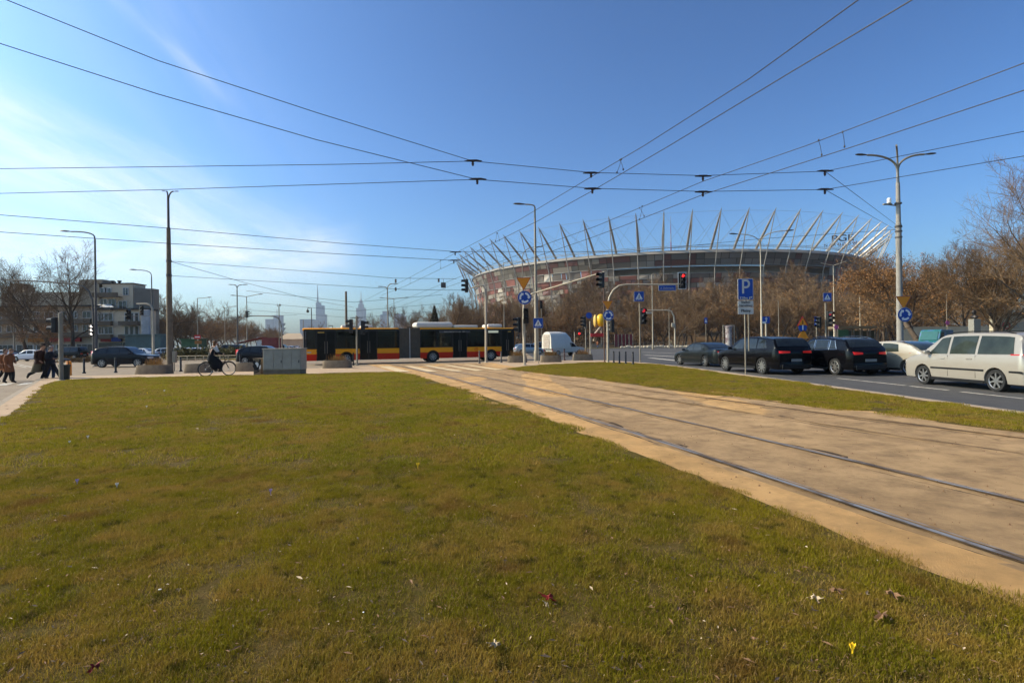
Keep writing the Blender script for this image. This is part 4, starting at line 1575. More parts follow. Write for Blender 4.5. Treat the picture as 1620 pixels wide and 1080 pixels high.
def planter(x0, x1, pyb, label, plant=True, hgt=0.5):
    a, c = G(x0, pyb, ZP), G(x1, pyb, ZP)
    L_ = (c - a).length
    mid = (a + c) / 2
    W_ = 0.95
    r = thing('planter', label, 'planter', (mid.x, mid.y + W_ / 2, ZP), group='concrete planters along the footway')
    b = MB()
    n = 24
    def ring(k, z):
        out = []
        for i in range(n):
            t_ = 2 * PI * i / n
            ex = lambda v: math.copysign(abs(v) ** 0.45, v)
            out.append((ex(math.cos(t_)) * L_ / 2 * k, ex(math.sin(t_)) * W_ / 2 * (k if k < 1 else 1) * (1 - (1 - k) * .5), z))
        return out
    rings = [ring(1.0, 0.0), ring(0.99, 0.06), ring(0.93, hgt - 0.05), ring(0.91, hgt), ring(0.80, hgt), ring(0.79, hgt - 0.12)]
    vs = [v for q in rings for v in q]
    fs = []
    for k in range(5):
        for i in range(n):
            fs.append((k * n + i, k * n + (i + 1) % n, (k + 1) * n + (i + 1) % n, (k + 1) * n + i))
    b.add(vs, fs)
    b.build('planter_box', m_conc, r, smooth=True)
    b = MB()
    b.add([(x, y, hgt - 0.10) for x, y, z in ring(0.80, 0)], [tuple(range(n))])
    b.build('soil', m_earth, r)
    if plant:
        rn = random.Random(hash(x0) % 1000)
        b = MB()
        nc = max(2, int(L_ / 0.5))
        for c_ in range(260):
            cx = rn.gauss(0, L_ * 0.10) + rn.choice([-0.12, 0.0, 0.14]) * L_
            cy = rn.uniform(-.25, .25)
            h = rn.uniform(0.15, 0.62)
            lx, ly = rn.gauss(0, .12), rn.gauss(0, .12)
            w = 0.006
            z0 = hgt - .12
            b.add([(cx - w, cy, z0), (cx + w, cy, z0), (cx + lx * .5 + w, cy + ly * .5, z0 + h * .6), (cx + lx * .5 - w, cy + ly * .5, z0 + h * .6), (cx + lx, cy + ly, z0 + h)], [(0, 1, 2, 3), (3, 2, 4)])
        setkind(b.build('dry_grass_plant', m_dryplant, r), 'stuff')
    return r


planter(213, 258, 592, 'concrete planter with a dry tuft before the black car at left')
planter(290, 323, 590, 'empty concrete planter between the tall pole and the bicycle', False)
planter(370, 404, 587.5, 'empty concrete planter behind the front wheel of the bicycle', False)
planter(510, 550, 582.5, 'concrete planter with a bushy dry plant before the rear of the bus')
planter(803, 834, 573.5, 'concrete planter beside the front of the bus')
planter(855, 889, 573, 'concrete planter between the tallest lamp and the white pickup')
planter(907, 939, 570, 'concrete planter in front of the white pickup bonnet')


def bollard(px, pyb, label, h=0.9, m=None, grp='black bollards along the kerb', rr=0.055, z=ZP):
    p = G(px, pyb, z)
    r = thing('bollard', label, 'bollard', (p.x, p.y, z), group=grp)
    b = MB()
    b.lathe([(rr * 1.8, 0), (rr * 1.8, 0.05), (rr * 1.1, 0.10), (rr, 0.12), (rr, h * .80), (rr * .75, h * .82), (rr * .75, h * .86), (rr * 1.05, h * .88), (rr * 1.0, h * .96), (rr * .3, h)], n=12)
    b.build('post', m or m_black, r, smooth=True)
    return r


bollard(133, 590.5, 'black bollard nearest the orange post')
bollard(183, 589.5, 'black bollard before the rear half of the black car')
bollard(286, 587.5, 'black bollard just right of the tall concrete pole')
bollard(380, 575, 'black bollard behind the front wheel of the bicycle', 0.8)
for i, (x, y, l) in enumerate(((971, 574.5, 'first black bollard right of the street name mast'), (980, 576, 'second black bollard right of the street name mast'), (990, 576, 'third black bollard right of the street name mast'), (1001.5, 577, 'last black bollard in the row, nearest the slim signal post'))):
    bollard(x, y, l, 0.83)
bollard(862.5, 570.5, 'black bollard behind the planter beside the tallest lamp', 0.85)
bollard(893, 570, 'dark bollard between the two right planters', 0.95, mat('brown painted steel', (0.06, 0.03, 0.025), 0.5))
bollard(758.5, 575, 'thin bollard left of the white mast by the bus', 0.95, m_grey_pole)
bollard(793, 573.5, 'thin bollard between the white mast and the planter', 0.85, m_grey_pole)
m_or = mat('orange plastic', (0.85, 0.28, 0.02), 0.5, 0, 0.1)
p = G(110, 594, ZP)
r = thing('orange_post', 'orange and pale marker post at the crossing kerb', 'marker post', p)
b = MB(); b.lathe([(0.10, 0), (0.10, 0.7), (0.09, 0.76), (0.03, 0.8)], n=12); b.build('post', m_or, r, smooth=True)
b = MB(); b.lathe([(0.06, 0), (0.06, 0.78), (0.02, 0.84)], (-0.17, 0.05, 0), n=10); b.build('side_post', mat('pale orange plastic', (0.75, 0.5, 0.25), 0.5), r, smooth=True)
p = G(102, 601, ZP)
r = thing('litter_bin', 'dark litter bin standing against the thick grey signal post', 'bin', p)
b = MB(); b.lathe([(0.19, 0), (0.20, 0.05), (0.22, 0.62), (0.24, 0.64), (0.24, 0.72)], n=14); b.build('bin_body', mat('dark green metal', (0.02, 0.028, 0.024), 0.5), r, smooth=True)
b = MB(); b.lathe([(0.24, 0.9), (0.22, 0.96), (0.05, 1.02)], n=14)
for a in range(4):
    b.tube([(.2 * math.cos(a * PI / 2), .2 * math.sin(a * PI / 2), .70), (.2 * math.cos(a * PI / 2), .2 * math.sin(a * PI / 2), .92)], .012, 6)
b.build('bin_cover', m_black, r)

# utility cabinet
a, c = G(416, 593.5, ZP), G(471, 593.5, ZP)
r = thing('utility_cabinet', 'large grey utility cabinet with two doors at the lawn edge', 'cabinet', ((a.x + c.x) / 2, a.y + .4, ZP))
w = c.x - a.x
hc = at(448, 552, a.y).z - ZP
m_cab = mat('grey cabinet paint', (0.33, 0.295, 0.235), 0.6, 0, 0.14, 1.4, 0.15, 3)
b = MB(); b.bbox((0, 0, 0.13), (w - .04, .76, .27), .01); b.build('plinth', m_conc, r)
b = MB(); b.bbox((0, 0, (hc + .26) / 2), (w, .8, hc - .26), .02); b.build('housing', m_cab, r)
b = MB(); b.bbox((0, 0, hc + .015), (w + .06, .88, .05), .02); b.build('roof', mat('cabinet roof', (0.36, 0.32, 0.25), 0.6), r)
for k, (x0, x1) in enumerate(((-w / 2 + .03, -.22 * w), (-.21 * w, .02 * w), (.03 * w, .26 * w), (.27 * w, w / 2 - .03))):
    b = MB(); b.bbox(((x0 + x1) / 2, -.405, (hc + .26) / 2), (x1 - x0, .02, hc - .36), .006)
    if k in (1, 3):
        b.bbox((x1 - .06, -.42, hc * .52), (.03, .03, .14), .006, 1)
    b.build('door', [m_cab, m_black], r)
# small graffiti block at its left
a, c = G(400.5, 593, ZP), G(411, 593, ZP)
r = thing('utility_box', 'low concrete box with black and white graffiti beside the cabinet', 'cabinet', ((a.x + c.x) / 2, a.y + .4, ZP))
w, hb = c.x - a.x, at(407, 568, a.y).z - ZP
b = MB(); b.bbox((0, 0, hb / 2), (w, .75, hb), .02); b.build('housing', m_conc, r)
b = MB(); b.bbox((0, 0, hb + .02), (w + .04, .8, .04), .01); b.build('roof', m_conc, r)
b = MB()
for q0, q1, wd, mi in (((-.18, .72), (.0, .22), .07, 0), ((0, .22), (.17, .78), .06, 0), ((-.06, .62), (.05, .40), .08, 1), ((.10, .58), (.14, .30), .05, 1), ((-.20, .5), (-.1, .2), .04, 0), ((.12, .2), (-.15, .12), .03, 0)):
    b.tube([(q0[0], -.378, q0[1]), ((q0[0] + q1[0]) / 2 + .03, -.378, (q0[1] + q1[1]) / 2), (q1[0], -.378, q1[1])], [wd, wd * 1.1, wd * .7], 6, mi=mi)
b.v = [(x, -.376 + (y + .376) * .06, z) for x, y, z in b.v]
b.build('graffiti', [s_black, s_white], r)

# guard rail on the island, hedge
m_hedge = mat('hedge leaves', (0.045, 0.055, 0.014), 0.7, 0, 0, 3, col2=(0.12, 0.085, 0.022), spec=0.2)
b = MB()
gp = [at(x, 567, 57) for x in range(270, 401, 13)]
for i, q in enumerate(gp):
    b.tube([(q.x, q.y, 0.1), (q.x, q.y, 0.62)], .05, 6)
for z in (.62, .35):
    b.tube([(gp[0].x, 57, z), (gp[-1].x, 57, z)], .035, 6)
tag(b.build('guard_rail', mat('cream painted rail', (0.55, 0.45, 0.28), 0.6)), 'low cream railing in front of the hedge behind the cyclist', 'railing')


def leaf_mass(name, boxes, n, size, m, label, kind=None, cat=None, seed=1, holes=0.0, parent=None):
    rn = np.random.default_rng(seed)
    V, F = [], []
    for (c, s, sh) in boxes:
        k = int(n * sh)
        u = rn.normal(size=(k, 3))
        u /= np.linalg.norm(u, axis=1)[:, None]
        rad = rn.random(k) ** 0.35
        bump = 1 + 0.22 * np.sin(u[:, 0] * 7 + c[0]) * np.cos(u[:, 1] * 5 + u[:, 2] * 6)
        P = u * (rad * bump)[:, None] * np.array(s) + np.array(c)
        P[:, 2] = np.maximum(P[:, 2], 0.1)
        d1 = rn.normal(size=(k, 3)); d1 /= np.linalg.norm(d1, axis=1)[:, None]
        d2 = np.cross(d1, rn.normal(size=(k, 3))); d2 /= np.linalg.norm(d2, axis=1)[:, None] + 1e-9
        sz = size * (0.5 + rn.random(k))[:, None]
        o = len(V) * 1
        q = np.stack([P - d1 * sz, P + d2 * sz * .6, P + d1 * sz, P - d2 * sz * .6], 1).reshape(-1, 3)
        base_ = sum(len(x) for x in V)
        V.append(q)
        F += [(base_ + 4 * i, base_ + 4 * i + 1, base_ + 4 * i + 2, base_ + 4 * i + 3) for i in range(k)]
    me = bpy.data.meshes.new(name)
    me.from_pydata(np.concatenate(V).tolist(), [], F)
    me.materials.append(m)
    o = bpy.data.objects.new(name, me)
    SC.collection.objects.link(o)
    if parent:
        o.parent = parent
    if label:
        o['label'] = label
    if kind:
        o['kind'] = kind
    if cat:
        o['category'] = cat
    return o


bx = []
for i in range(22):
    q = at(272 + i * 6, 562, 66)
    bx.append(((q.x, 66 + math.sin(i) * .6, .7), (1.1, 1.5, .75 + .25 * math.sin(i * 1.7)), 1 / 22))
leaf_mass('hedge', bx, 14000, .10, m_hedge, 'clipped green brown hedge behind the cyclist', cat='hedge', seed=4)
bx = []
for i in range(14):
    q = at(100 + i * 11, 560, 60)
    bx.append(((q.x, 60, .25), (1.2, .9, .35 + .15 * math.sin(i * 2.1)), 1 / 14))
leaf_mass('low_shrubs', bx, 5000, .08, mat('brown shrubs', (0.13, 0.075, 0.025), .8, 0, .3), 'low brown shrubs behind the black car at left', cat='shrub', seed=6)
# ------------------------------------------------------------------ vehicles
m_glass = mat('dark car glass', (0.016, 0.021, 0.024), 0.05, 0, 0.4, 1.2, spec=0.4)
m_glass2 = mat('greenish car glass', (0.028, 0.036, 0.030), 0.05, 0, 0.4, 1.5, spec=0.3)
m_tail = mat('lit tail lamp', (0.45, 0.01, 0.012), 0.25, 0, 0, emit=(1.0, 0.04, 0.03), es=0.16)
m_tail_off = mat('red tail lamp', (0.42, 0.01, 0.012), 0.2, 0, 0, coat=0.6)
m_headl = mat('head lamp', (0.62, 0.62, 0.60), 0.12, 0.2, 0)
m_rim = mat('alloy rim', (0.42, 0.41, 0.39), 0.35, 0.85, 0.1)
m_rimdark = mat('dark wheel well', (0.008, 0.008, 0.008), 0.8, 0, 0)
m_plate = mat('number plate', (0.22, 0.22, 0.20), 0.4, 0, 0)
m_trim = mat('black trim', (0.006, 0.006, 0.006), 0.55, 0, 0)
m_chrome = mat('chrome strip', (0.6, 0.6, 0.6), 0.15, 1.0, 0)
P_BLACK = mat('black car paint', (0.003, 0.003, 0.004), 0.2, 0.0, 0, coat=.12, spec=.15)
P_GREYB = mat('dark grey green car paint', (0.010, 0.012, 0.012), 0.25, 0.0, 0, coat=.2, spec=.2)
P_NAVY = mat('dark blue car paint', (0.006, 0.008, 0.012), 0.25, 0.0, 0, coat=.15, spec=.15)
P_SILV = mat('silver beige car paint', (0.37, 0.335, 0.28), 0.3, 0.35, 0, coat=0.6)
P_SILV2 = mat('champagne car paint', (0.44, 0.395, 0.31), 0.3, 0.35, 0, coat=0.6)
P_WHITE = mat('white car paint', (0.66, 0.67, 0.70), 0.3, 0, 0, coat=0.8)
P_LBLUE = mat('pale grey blue car paint', (0.30, 0.34, 0.36), 0.3, 0.3, 0, coat=0.8)
P_RED = mat('dark red car paint', (0.12, 0.02, 0.02), 0.3, 0, 0, coat=0.8)


def wheel(parent, x, y, r, side, w=0.21, spokes=7, rimr=0.66, rimm=None):
    """side +1: outer face towards +Y"""
    M = Matrix.Rotation(-PI / 2 * side, 4, 'X')      # local z -> outward
    b = MB()
    prof = [(r * .70, -w / 2), (r * .92, -w / 2), (r, -w / 2 + .03), (r, w / 2 - .03), (r * .95, w / 2), (r * .72, w / 2), (r * .68, w / 2 - .03), (r * .68, -w / 2)]
    b.lathe(prof, (x, y, r), 28, 0, M, caps=False)
    b.lathe([(0.001, w / 2 - .09), (r * .69, w / 2 - .09)], (x, y, r), 20, 1, M, caps=False)
    o = b.build('wheel', [m_rubber, m_rimdark], parent, smooth=True)
    b = MB()
    b.lathe([(r * rimr, w / 2 - .05), (r * (rimr + .05), w / 2 - .004), (r * (rimr + .02), w / 2 - .0), (r * (rimr - .03), w / 2 - .02)], (x, y, r), 28, 0, M, caps=False)
    b.lathe([(.001, w / 2 - .012), (r * .12, w / 2 - .012), (r * .16, w / 2 - .04)], (x, y, r), 12, 0, M, caps=False)
    for k in range(spokes):
        a = 2 * PI * k / spokes + .3
        ca, sa = math.cos(a), math.sin(a)
        px_, py_ = -sa, ca
        r0, r1, w0, w1 = r * .10, r * rimr, r * .09, r * .065
        pts = [(ca * r0 + px_ * w0, sa * r0 + py_ * w0), (ca * r0 - px_ * w0, sa * r0 - py_ * w0), (ca * r1 - px_ * w1, sa * r1 - py_ * w1), (ca * r1 + px_ * w1, sa * r1 + py_ * w1)]
        vs = [M @ Vector((u, v, w / 2 - .018)) + Vector((x, y, r)) for u, v in pts] + [M @ Vector((u, v, w / 2 - .06)) + Vector((x, y, r)) for u, v in pts]
        b.add(vs, [(0, 1, 2, 3), (0, 3, 7, 4), (1, 5, 6, 2), (2, 6, 7, 3), (4, 7, 6, 5)])
    b.build('rim', rimm or m_rim, o, smooth=True)
    return o


def smooth_profile(pts, n=5):
    v = [Vector((a, b, 0)) for a, b in pts]
    return [(p.x, p.y) for p in smooth_poly(v, n)]


def make_car(name, label, cat, L_, W_, H_, prof, belt, wb, fo, r, paint, wins, ws, rw, zb=0.2, tumble=0.24, group=None, lights='off', rear_l=None, head_l=None, trim=False, rails=False,
             chrome=False, glass=None, arch=True, simple=False, rim=None, rimr=.66, tail_both=True, spokes=7, handles=2, square=False, tail_m=None):
    """x: front at +L/2. prof: (u from the front 0..1, z) top line. belt: list (u, z)."""
    r0 = thing(name, label, cat, group=group)
    X = lambda u: L_ / 2 - u * L_
    P = []
    k = len(prof)
    # chord-subdivided profile with light smoothing
    P = smooth_profile(prof, 5)
    P = [(min(1, max(0, u)), z) for u, z in P]
    def beltz(u):
        for i in range(len(belt) - 1):
            if belt[i][0] <= u <= belt[i + 1][0]:
                t_ = (u - belt[i][0]) / max(1e-9, belt[i + 1][0] - belt[i][0])
                return belt[i][1] + (belt[i + 1][1] - belt[i][1]) * t_
        return belt[-1][1]
    def hw(u):
        d = abs(2 * u - 1)
        e = .05 if not square else .02
        tip = min(u, 1 - u) * L_
        k_ = 1 - e * d ** 6
        rr_ = .30 if not square else .16
        if tip < rr_:
            k_ *= 1 - (.16 if not square else .07) * (1 - tip / rr_) ** 2
        return W_ / 2 * k_
    def top(u):
        for i in range(len(P) - 1):
            if P[i][0] <= u <= P[i + 1][0]:
                t_ = (u - P[i][0]) / max(1e-9, P[i + 1][0] - P[i][0])
                return P[i][1] + (P[i + 1][1] - P[i][1]) * t_
        return P[-1][1]
    def side_y(u, z):
        w = hw(u)
        bz = min(beltz(u), top(u) - .05)
        if z <= bz:
            return w * .975
        return w * .955 - tumble * (z - bz) - .12 * max(0, (z - bz) - .0) ** 2
    def section(u, zt):
        w = hw(u)
        bz = min(beltz(u), zt - .05)
        zmid = zb + (bz - zb) * .55
        out = [(0, zb), (w * .80, zb), (w * .955, zb + .05), (w * .99, zb + .18), (w, zmid), (w * .99, bz - .06 if bz - .06 > zmid else zmid + .01), (w * .972, bz), (w * .955, bz + .012)]
        for t_ in (.25, .5, .75, .93):
            z = bz + .012 + (zt - .03 - bz - .012) * t_
            out.append((side_y(u, z), z))
        yr = side_y(u, zt - .03)
        out += [(yr - .035, zt - .008), (yr * .6, zt + .012), (0, zt + .02)]
        return out
    # stations: distinct profile points; duplicates in u get tiny offsets
    st = []
    lastu = -1
    for u, z in P:
        if u <= lastu + .002:
            u = lastu + .002
        st.append((min(u, 1.0), z))
        lastu = u
    b = MB()
    rings = []
    # front cap ring
    def ringpts(u, zt, shrink=1.0, x=None):
        s = section(u, zt)
        if shrink < 1:
            zc = (zb + zt) / 2
            s = [(y * shrink, zc + (z - zc) * shrink) for y, z in s]
        x = X(u) if x is None else x
        left = [(x, y, z) for y, z in s]
        right = [(x, -y, z) for y, z in reversed(s[1:-1])]
        return left + right
    rings.append(ringpts(st[0][0], st[0][1], .55, X(0) + .05))
    rings.append(ringpts(st[0][0], st[0][1], .93, X(0) + .03))
    for u, z in st:
        rings.append(ringpts(u, z))
    rings.append(ringpts(st[-1][0], st[-1][1], .94, X(st[-1][0]) - .03))
    rings.append(ringpts(st[-1][0], st[-1][1], .6, X(st[-1][0]) - .045))
    n = len(rings[0])
    vs = [v for q in rings for v in q]
    fs = []
    for i in range(len(rings) - 1):
        for j in range(n):
            fs.append((i * n + j, (i + 1) * n + j, (i + 1) * n + (j + 1) % n, i * n + (j + 1) % n))
    fs += [tuple(range(n)), tuple((len(rings) - 1) * n + j for j in reversed(range(n)))]
    b.add(vs, fs)
    xf, xr = L_ / 2 - fo, L_ / 2 - fo - wb
    if arch:
        bo = b.build('body', [paint, m_rimdark], None)
        cb = MB()
        for xw in (xf, xr):
            for s in (1, -1):
                M = Matrix.Rotation(PI / 2, 4, 'X')
                cb.lathe([(r + .055, -.2), (r + .055, .2)], (xw, s * (W_ / 2 - .06), r * 1.0), 28, 0, M)
        co = cb.build('cutter', m_rimdark)
        bm = bmesh.new(); bm.from_mesh(co.data); bmesh.ops.recalc_face_normals(bm, faces=bm.faces); bm.to_mesh(co.data); bm.free()
        bm = bmesh.new(); bm.from_mesh(bo.data); bmesh.ops.recalc_face_normals(bm, faces=bm.faces); bm.to_mesh(bo.data); bm.free()
        md = bo.modifiers.new('b', 'BOOLEAN')
        md.operation = 'DIFFERENCE'
        md.object = co
        md.solver = 'EXACT'
        dg = bpy.context.evaluated_depsgraph_get()
        me = bpy.data.meshes.new_from_object(bo.evaluated_get(dg))
        bpy.data.objects.remove(bo)
        bpy.data.objects.remove(co)
        me.name = 'body'
        while len(me.materials) < 2:
            me.materials.append(m_rimdark)
        me.materials[0], me.materials[1] = paint, m_rimdark
        for p_ in me.polygons:
            c = p_.center
            p_.material_index = 0
            p_.use_smooth = True
            if abs(c.y) > W_ / 2 - .27:
                for xw in (xf, xr):
                    if math.hypot(c.x - xw, c.z - r) < r + .052 and (abs(c.y) < W_ / 2 - .245 or abs(p_.normal.y) < .5):
                        p_.material_index = 1
        me.set_sharp_from_angle(angle=.55)
        bo = bpy.data.objects.new('body', me)
        SC.collection.objects.link(bo)
        bo.parent = r0
    else:
        bo = b.build('body', paint, r0, smooth=True, angle=.55)
    gl = glass or m_glass
    # side windows: (u0,u1 at the belt, u0t,u1t at the top)
    for s in (1, -1):
        for wn in wins:
            u0, u1, t0, t1 = wn[:4]
            zlo = wn[4] if len(wn) > 4 else .035
            zhi = wn[5] if len(wn) > 5 else .09
            b = MB()
            nx, nz = 8, 4
            vs = []
            for j in range(nz + 1):
                tz = j / nz
                for i in range(nx + 1):
                    tx = i / nx
                    uu = (u0 + (u1 - u0) * tx) * (1 - tz) + (t0 + (t1 - t0) * tx) * tz
                    z0_ = beltz(uu) + zlo
                    z1_ = max(z0_ + .02, top(uu) - zhi)
                    z = z0_ + (z1_ - z0_) * tz
                    vs.append((X(uu), s * (side_y(uu, z) + .007), z))
            fs = []
            for j in range(nz):
                for i in range(nx):
                    q = j * (nx + 1) + i
                    fs.append((q, q + 1, q + nx + 2, q + nx + 1) if s < 0 else (q + 1, q, q + nx + 1, q + nx + 2))
            b.add(vs, fs)
            o = b.build('window', gl, r0, smooth=True, angle=2)
            if chrome:
                c = MB()
                edge = [vs[i] for i in range(nx + 1)] + [vs[(j + 1) * (nx + 1) - 1] for j in range(1, nz + 1)] + [vs[nz * (nx + 1) + i] for i in range(nx - 1, -1, -1)] + [vs[j * (nx + 1)] for j in range(nz - 1, 0, -1)]
                c.tube(edge, .010, 5, closed=True)
                c.build('window_trim', m_chrome, o)
    def top_patch(ua, ub, nm, inset=.10, ns=8):
        b = MB()
        vs = []
        for i in range(ns + 1):
            u = ua + (ub - ua) * i / ns
            z = top(u)
            yy = side_y(u, z - .03) - inset
            du = .01
            tz = (top(min(1, u + du)) - top(max(0, u - du))) / (2 * du * L_)
            nrm = Vector((tz, 0, 1)).normalized()
            for j in range(7):
                y = -yy + 2 * yy * j / 6
                crown = .02 - .012 * (abs(y) / max(yy, .01)) ** 2
                vs.append((X(u) + nrm.x * .012, y, z + crown - .0 + nrm.z * .012))
        fs = []
        for i in range(ns):
            for j in range(6):
                q = i * 7 + j
                fs.append((q, q + 7, q + 8, q + 1))
        b.add(vs, fs)
        return b.build(nm, gl, r0, smooth=True, angle=2)
    top_patch(ws[0], ws[1], 'windscreen')
    if rw:
        top_patch(rw[0], rw[1], 'rear_window')
    # lamps
    ftop = top(.03)
    for s in (1, -1):
        b = MB()
        if head_l:
            z0_, z1_ = head_l
        else:
            z0_, z1_ = ftop - .20, ftop - .06
        u = .0
        pts = []
        for uu in (.0, .015, .035, .065, .10):
            pts.append((X(uu) + .02, side_y(uu, z0_) + .006))
        vs = [(X(0) + .045, s * side_y(0, z0_) * .62, z0_), (X(0) + .045, s * side_y(0, z0_) * .62, z1_)]
        for x, y in pts:
            vs += [(x, s * y, z0_ + .01), (x, s * y, z1_)]
        fs = [(2 * i, 2 * i + 2, 2 * i + 3, 2 * i + 1) for i in range(len(pts))]
        b.add(vs, fs)
        b.build('headlight', m_headl, r0, smooth=True)
        b = MB()
        z0_, z1_, inn, wrap = rear_l or (.72, .90, .55, .06)
        xb = X(1)
        vs = [(xb - .052, s * side_y(1, z0_) * inn, z0_ + .02), (xb - .052, s * side_y(1, z0_) * inn, z1_ - .02), (xb - .045, s * side_y(1, z0_) * .93, z0_), (xb - .045, s * side_y(1, z0_) * .93, z1_)]
        for uu in (.995, 1 - wrap * .4, 1 - wrap):
            vs += [(X(uu), s * (side_y(uu, z0_) + .012), z0_ + .01), (X(uu), s * (side_y(uu, z1_) + .012), z1_)]
        fs = [(2 * i, 2 * i + 2, 2 * i + 3, 2 * i + 1) for i in range(4)]
        b.add(vs, fs)
        b.build('tail_light', tail_m or (m_tail if lights == 'on' else m_tail_off), r0, smooth=True)
    # wheels
    for xw in (xf, xr):
        for s in (1, -1):
            wheel(r0, xw, s * (W_ / 2 - .125), r, s, spokes=spokes, rimm=rim, rimr=rimr)
    # mirrors
    um = wins[0][0] + .035
    for s in (1, -1):
        b = MB()
        y = side_y(um, beltz(um)) + .02
        b.bbox((X(um), s * (y + .10), beltz(um) + .09), (.12, .20, .13), .04)
        b.box((X(um), s * (y + .0), beltz(um) + .03), (.06, .06, .04))
        b.build('mirror', [paint if not simple else m_trim], r0, smooth=True)
    # bumpers, plates, sills
    b = MB()
    b.bbox((X(1) - .052, 0, .62 if H_ < 1.55 else .66), (.02, .52, .115), .006)
    b.build('number_plate', m_plate, r0)
    b = MB()
    b.bbox((X(0) + .05, 0, .45), (.03, .52, .115), .006)
    b.build('number_plate', m_plate, r0)
    b = MB()
    b.bbox((X(1) - .03, 0, zb + .12), (.08, W_ * .72, .2), .04)
    b.bbox((X(0) + .035, 0, zb + .18), (.05, W_ * .66, .22), .03)
    b.bbox((X(0) + .045, 0, ftop - .14), (.04, W_ * .40, .12), .03)
    b.build('bumper_grille', m_trim, r0)
    for s in (1, -1):
        b = MB()
        b.bbox(((xf + xr) / 2, s * (W_ / 2 - .012), zb + .05), (wb - 2 * r - .1, .03, .10), .01)
        b.build('sill', m_trim, r0)
    if trim:
        b = MB()
        for s in (1, -1):
            zz = trim if isinstance(trim, float) else .56
            b.bbox(((xf + xr) / 2, s * (W_ / 2 + .003), zz), (wb - 2 * r - .10, .02, .055), .008)
            b.bbox((X(1) + .22, s * (hw(.97) + .0), zz), (.40, .03, .055), .01)
        b.build('side_strip', m_trim, r0)
    if rails:
        b = MB()
        for s in (1, -1):
            pts = []
            u0, u1 = rails
            for i in range(9):
                u = u0 + (u1 - u0) * i / 8
                pts.append((X(u), s * (side_y(u, top(u) - .03) - .07), top(u) + (.045 if 0 < i < 8 else .0)))
            b.tube(pts, .016, 6)
        b.build('roof_rails', m_chrome if chrome else m_trim, r0, smooth=True)
    # door seams and handles
    if not simple:
        b = MB()
        seams = sorted(set([wins[0][0] + .02] + [(wins[i][1] + wins[i + 1][0]) / 2 for i in range(min(len(wins) - 1, 2))]))
        if len(wins) > 2:
            seams = seams[:3]
        for s in (1, -1):
            for u in seams:
                zl = zb + .16
                zh = beltz(u)
                pts = [(X(u), s * (hw(u) * (.992 if j < 3 else .985) + .0015), zl + (zh - zl) * j / 5) for j in range(6)]
                b.tube(pts, .006, 4)
            for i in range(handles):
                if i < len(wins):
                    u = wins[i][1] - .035
                    b.bbox((X(u), s * (hw(u) * .992 + .012), beltz(u) - .11), (.19, .03, .028), .01, 1)
        b.build('door_seams_handles', [m_trim, paint], r0)
    return r0


def place(o, a, c=None, heading=None, z=0.0):
    """a = position; c = second point to look along (front)"""
    o.location = (a.x, a.y, z)
    if heading is None:
        heading = math.atan2(c.y - a.y, c.x - a.x)
    o.rotation_euler = (0, 0, heading)


ROADZ = 0.004
# silver minivan
van = make_car('minivan', 'silver beige minivan with black side strip, rightmost car in the queue', 'car', 4.63, 1.82, 1.74,
               [(0, .62), (.012, .80), (.05, .93), (.13, 1.02), (.175, 1.08), (.26, 1.36), (.34, 1.62), (.42, 1.695), (.6, 1.72), (.85, 1.69), (.93, 1.64), (.965, 1.50), (.985, 1.12), (1.0, .95), (1.0, .60)],
               [(0, .80), (.15, 1.0), (.3, 1.02), (1, 1.06)], 2.84, .92, .325, P_SILV,
               [(.235, .425, .345, .425), (.445, .655, .445, .655), (.675, .935, .675, .915)], (.185, .345), (.945, .972), lights='off', rear_l=(.80, 1.10, .80, .085), trim=.60, rails=(.36, .90), glass=m_glass2, rimr=.70, tumble=.20, square=True)
w2 = at(1578, 600, 15.6); w1 = at(1463, 600, 18.45); w1.z = w2.z = ROADZ
hd = (w1 - w2).normalized()
mid = (w1 + w2) / 2
rt_ = Vector((hd.y, -hd.x, 0))
cv = mid + rt_ * (.91 - .12) + hd * (4.63 / 2 - .92 - 1.42) * -1 * 0
place(van, cv + hd * ((-4.63 / 2 + .92 + 1.42) * -1) * 1.0, heading=math.atan2(hd.y, hd.x), z=ROADZ)
QH = math.radians(91.5)


def queue_car(o, L_, W_, px_l, py_l, heading, uf):
    """px_l,py_l: ground point of the LEFT REAR wheel contact; uf: distance from centre back to the rear axle"""
    p = G(px_l, py_l, ROADZ)
    h = Vector((math.cos(heading), math.sin(heading), 0))
    rgt = Vector((h.y, -h.x, 0))
    c = p + rgt * (W_ / 2 - .13) + h * uf
    place(o, c, heading=heading, z=ROADZ)


# silver hatchback
hb = make_car('hatchback', 'champagne silver hatchback between the second black car and the minivan', 'car', 4.25, 1.77, 1.46,
              [(0, .50), (.015, .66), (.06, .76), (.16, .90), (.24, .98), (.33, 1.20), (.42, 1.40), (.52, 1.455), (.66, 1.43), (.82, 1.30), (.93, 1.06), (.985, .96), (1.0, .86), (1.0, .5)],
              [(0, .72), (.2, .90), (.5, .93), (1, 1.02)], 2.64, .86, .32, P_SILV2,
              [(.27, .50, .43, .50), (.52, .72, .52, .70)], (.245, .43), (.70, .93), lights='on', rear_l=(.82, .95, .45, .16), glass=m_glass2, zb=.19)
queue_car(hb, 4.25, 1.77, 1418, 592, math.radians(102), .73)
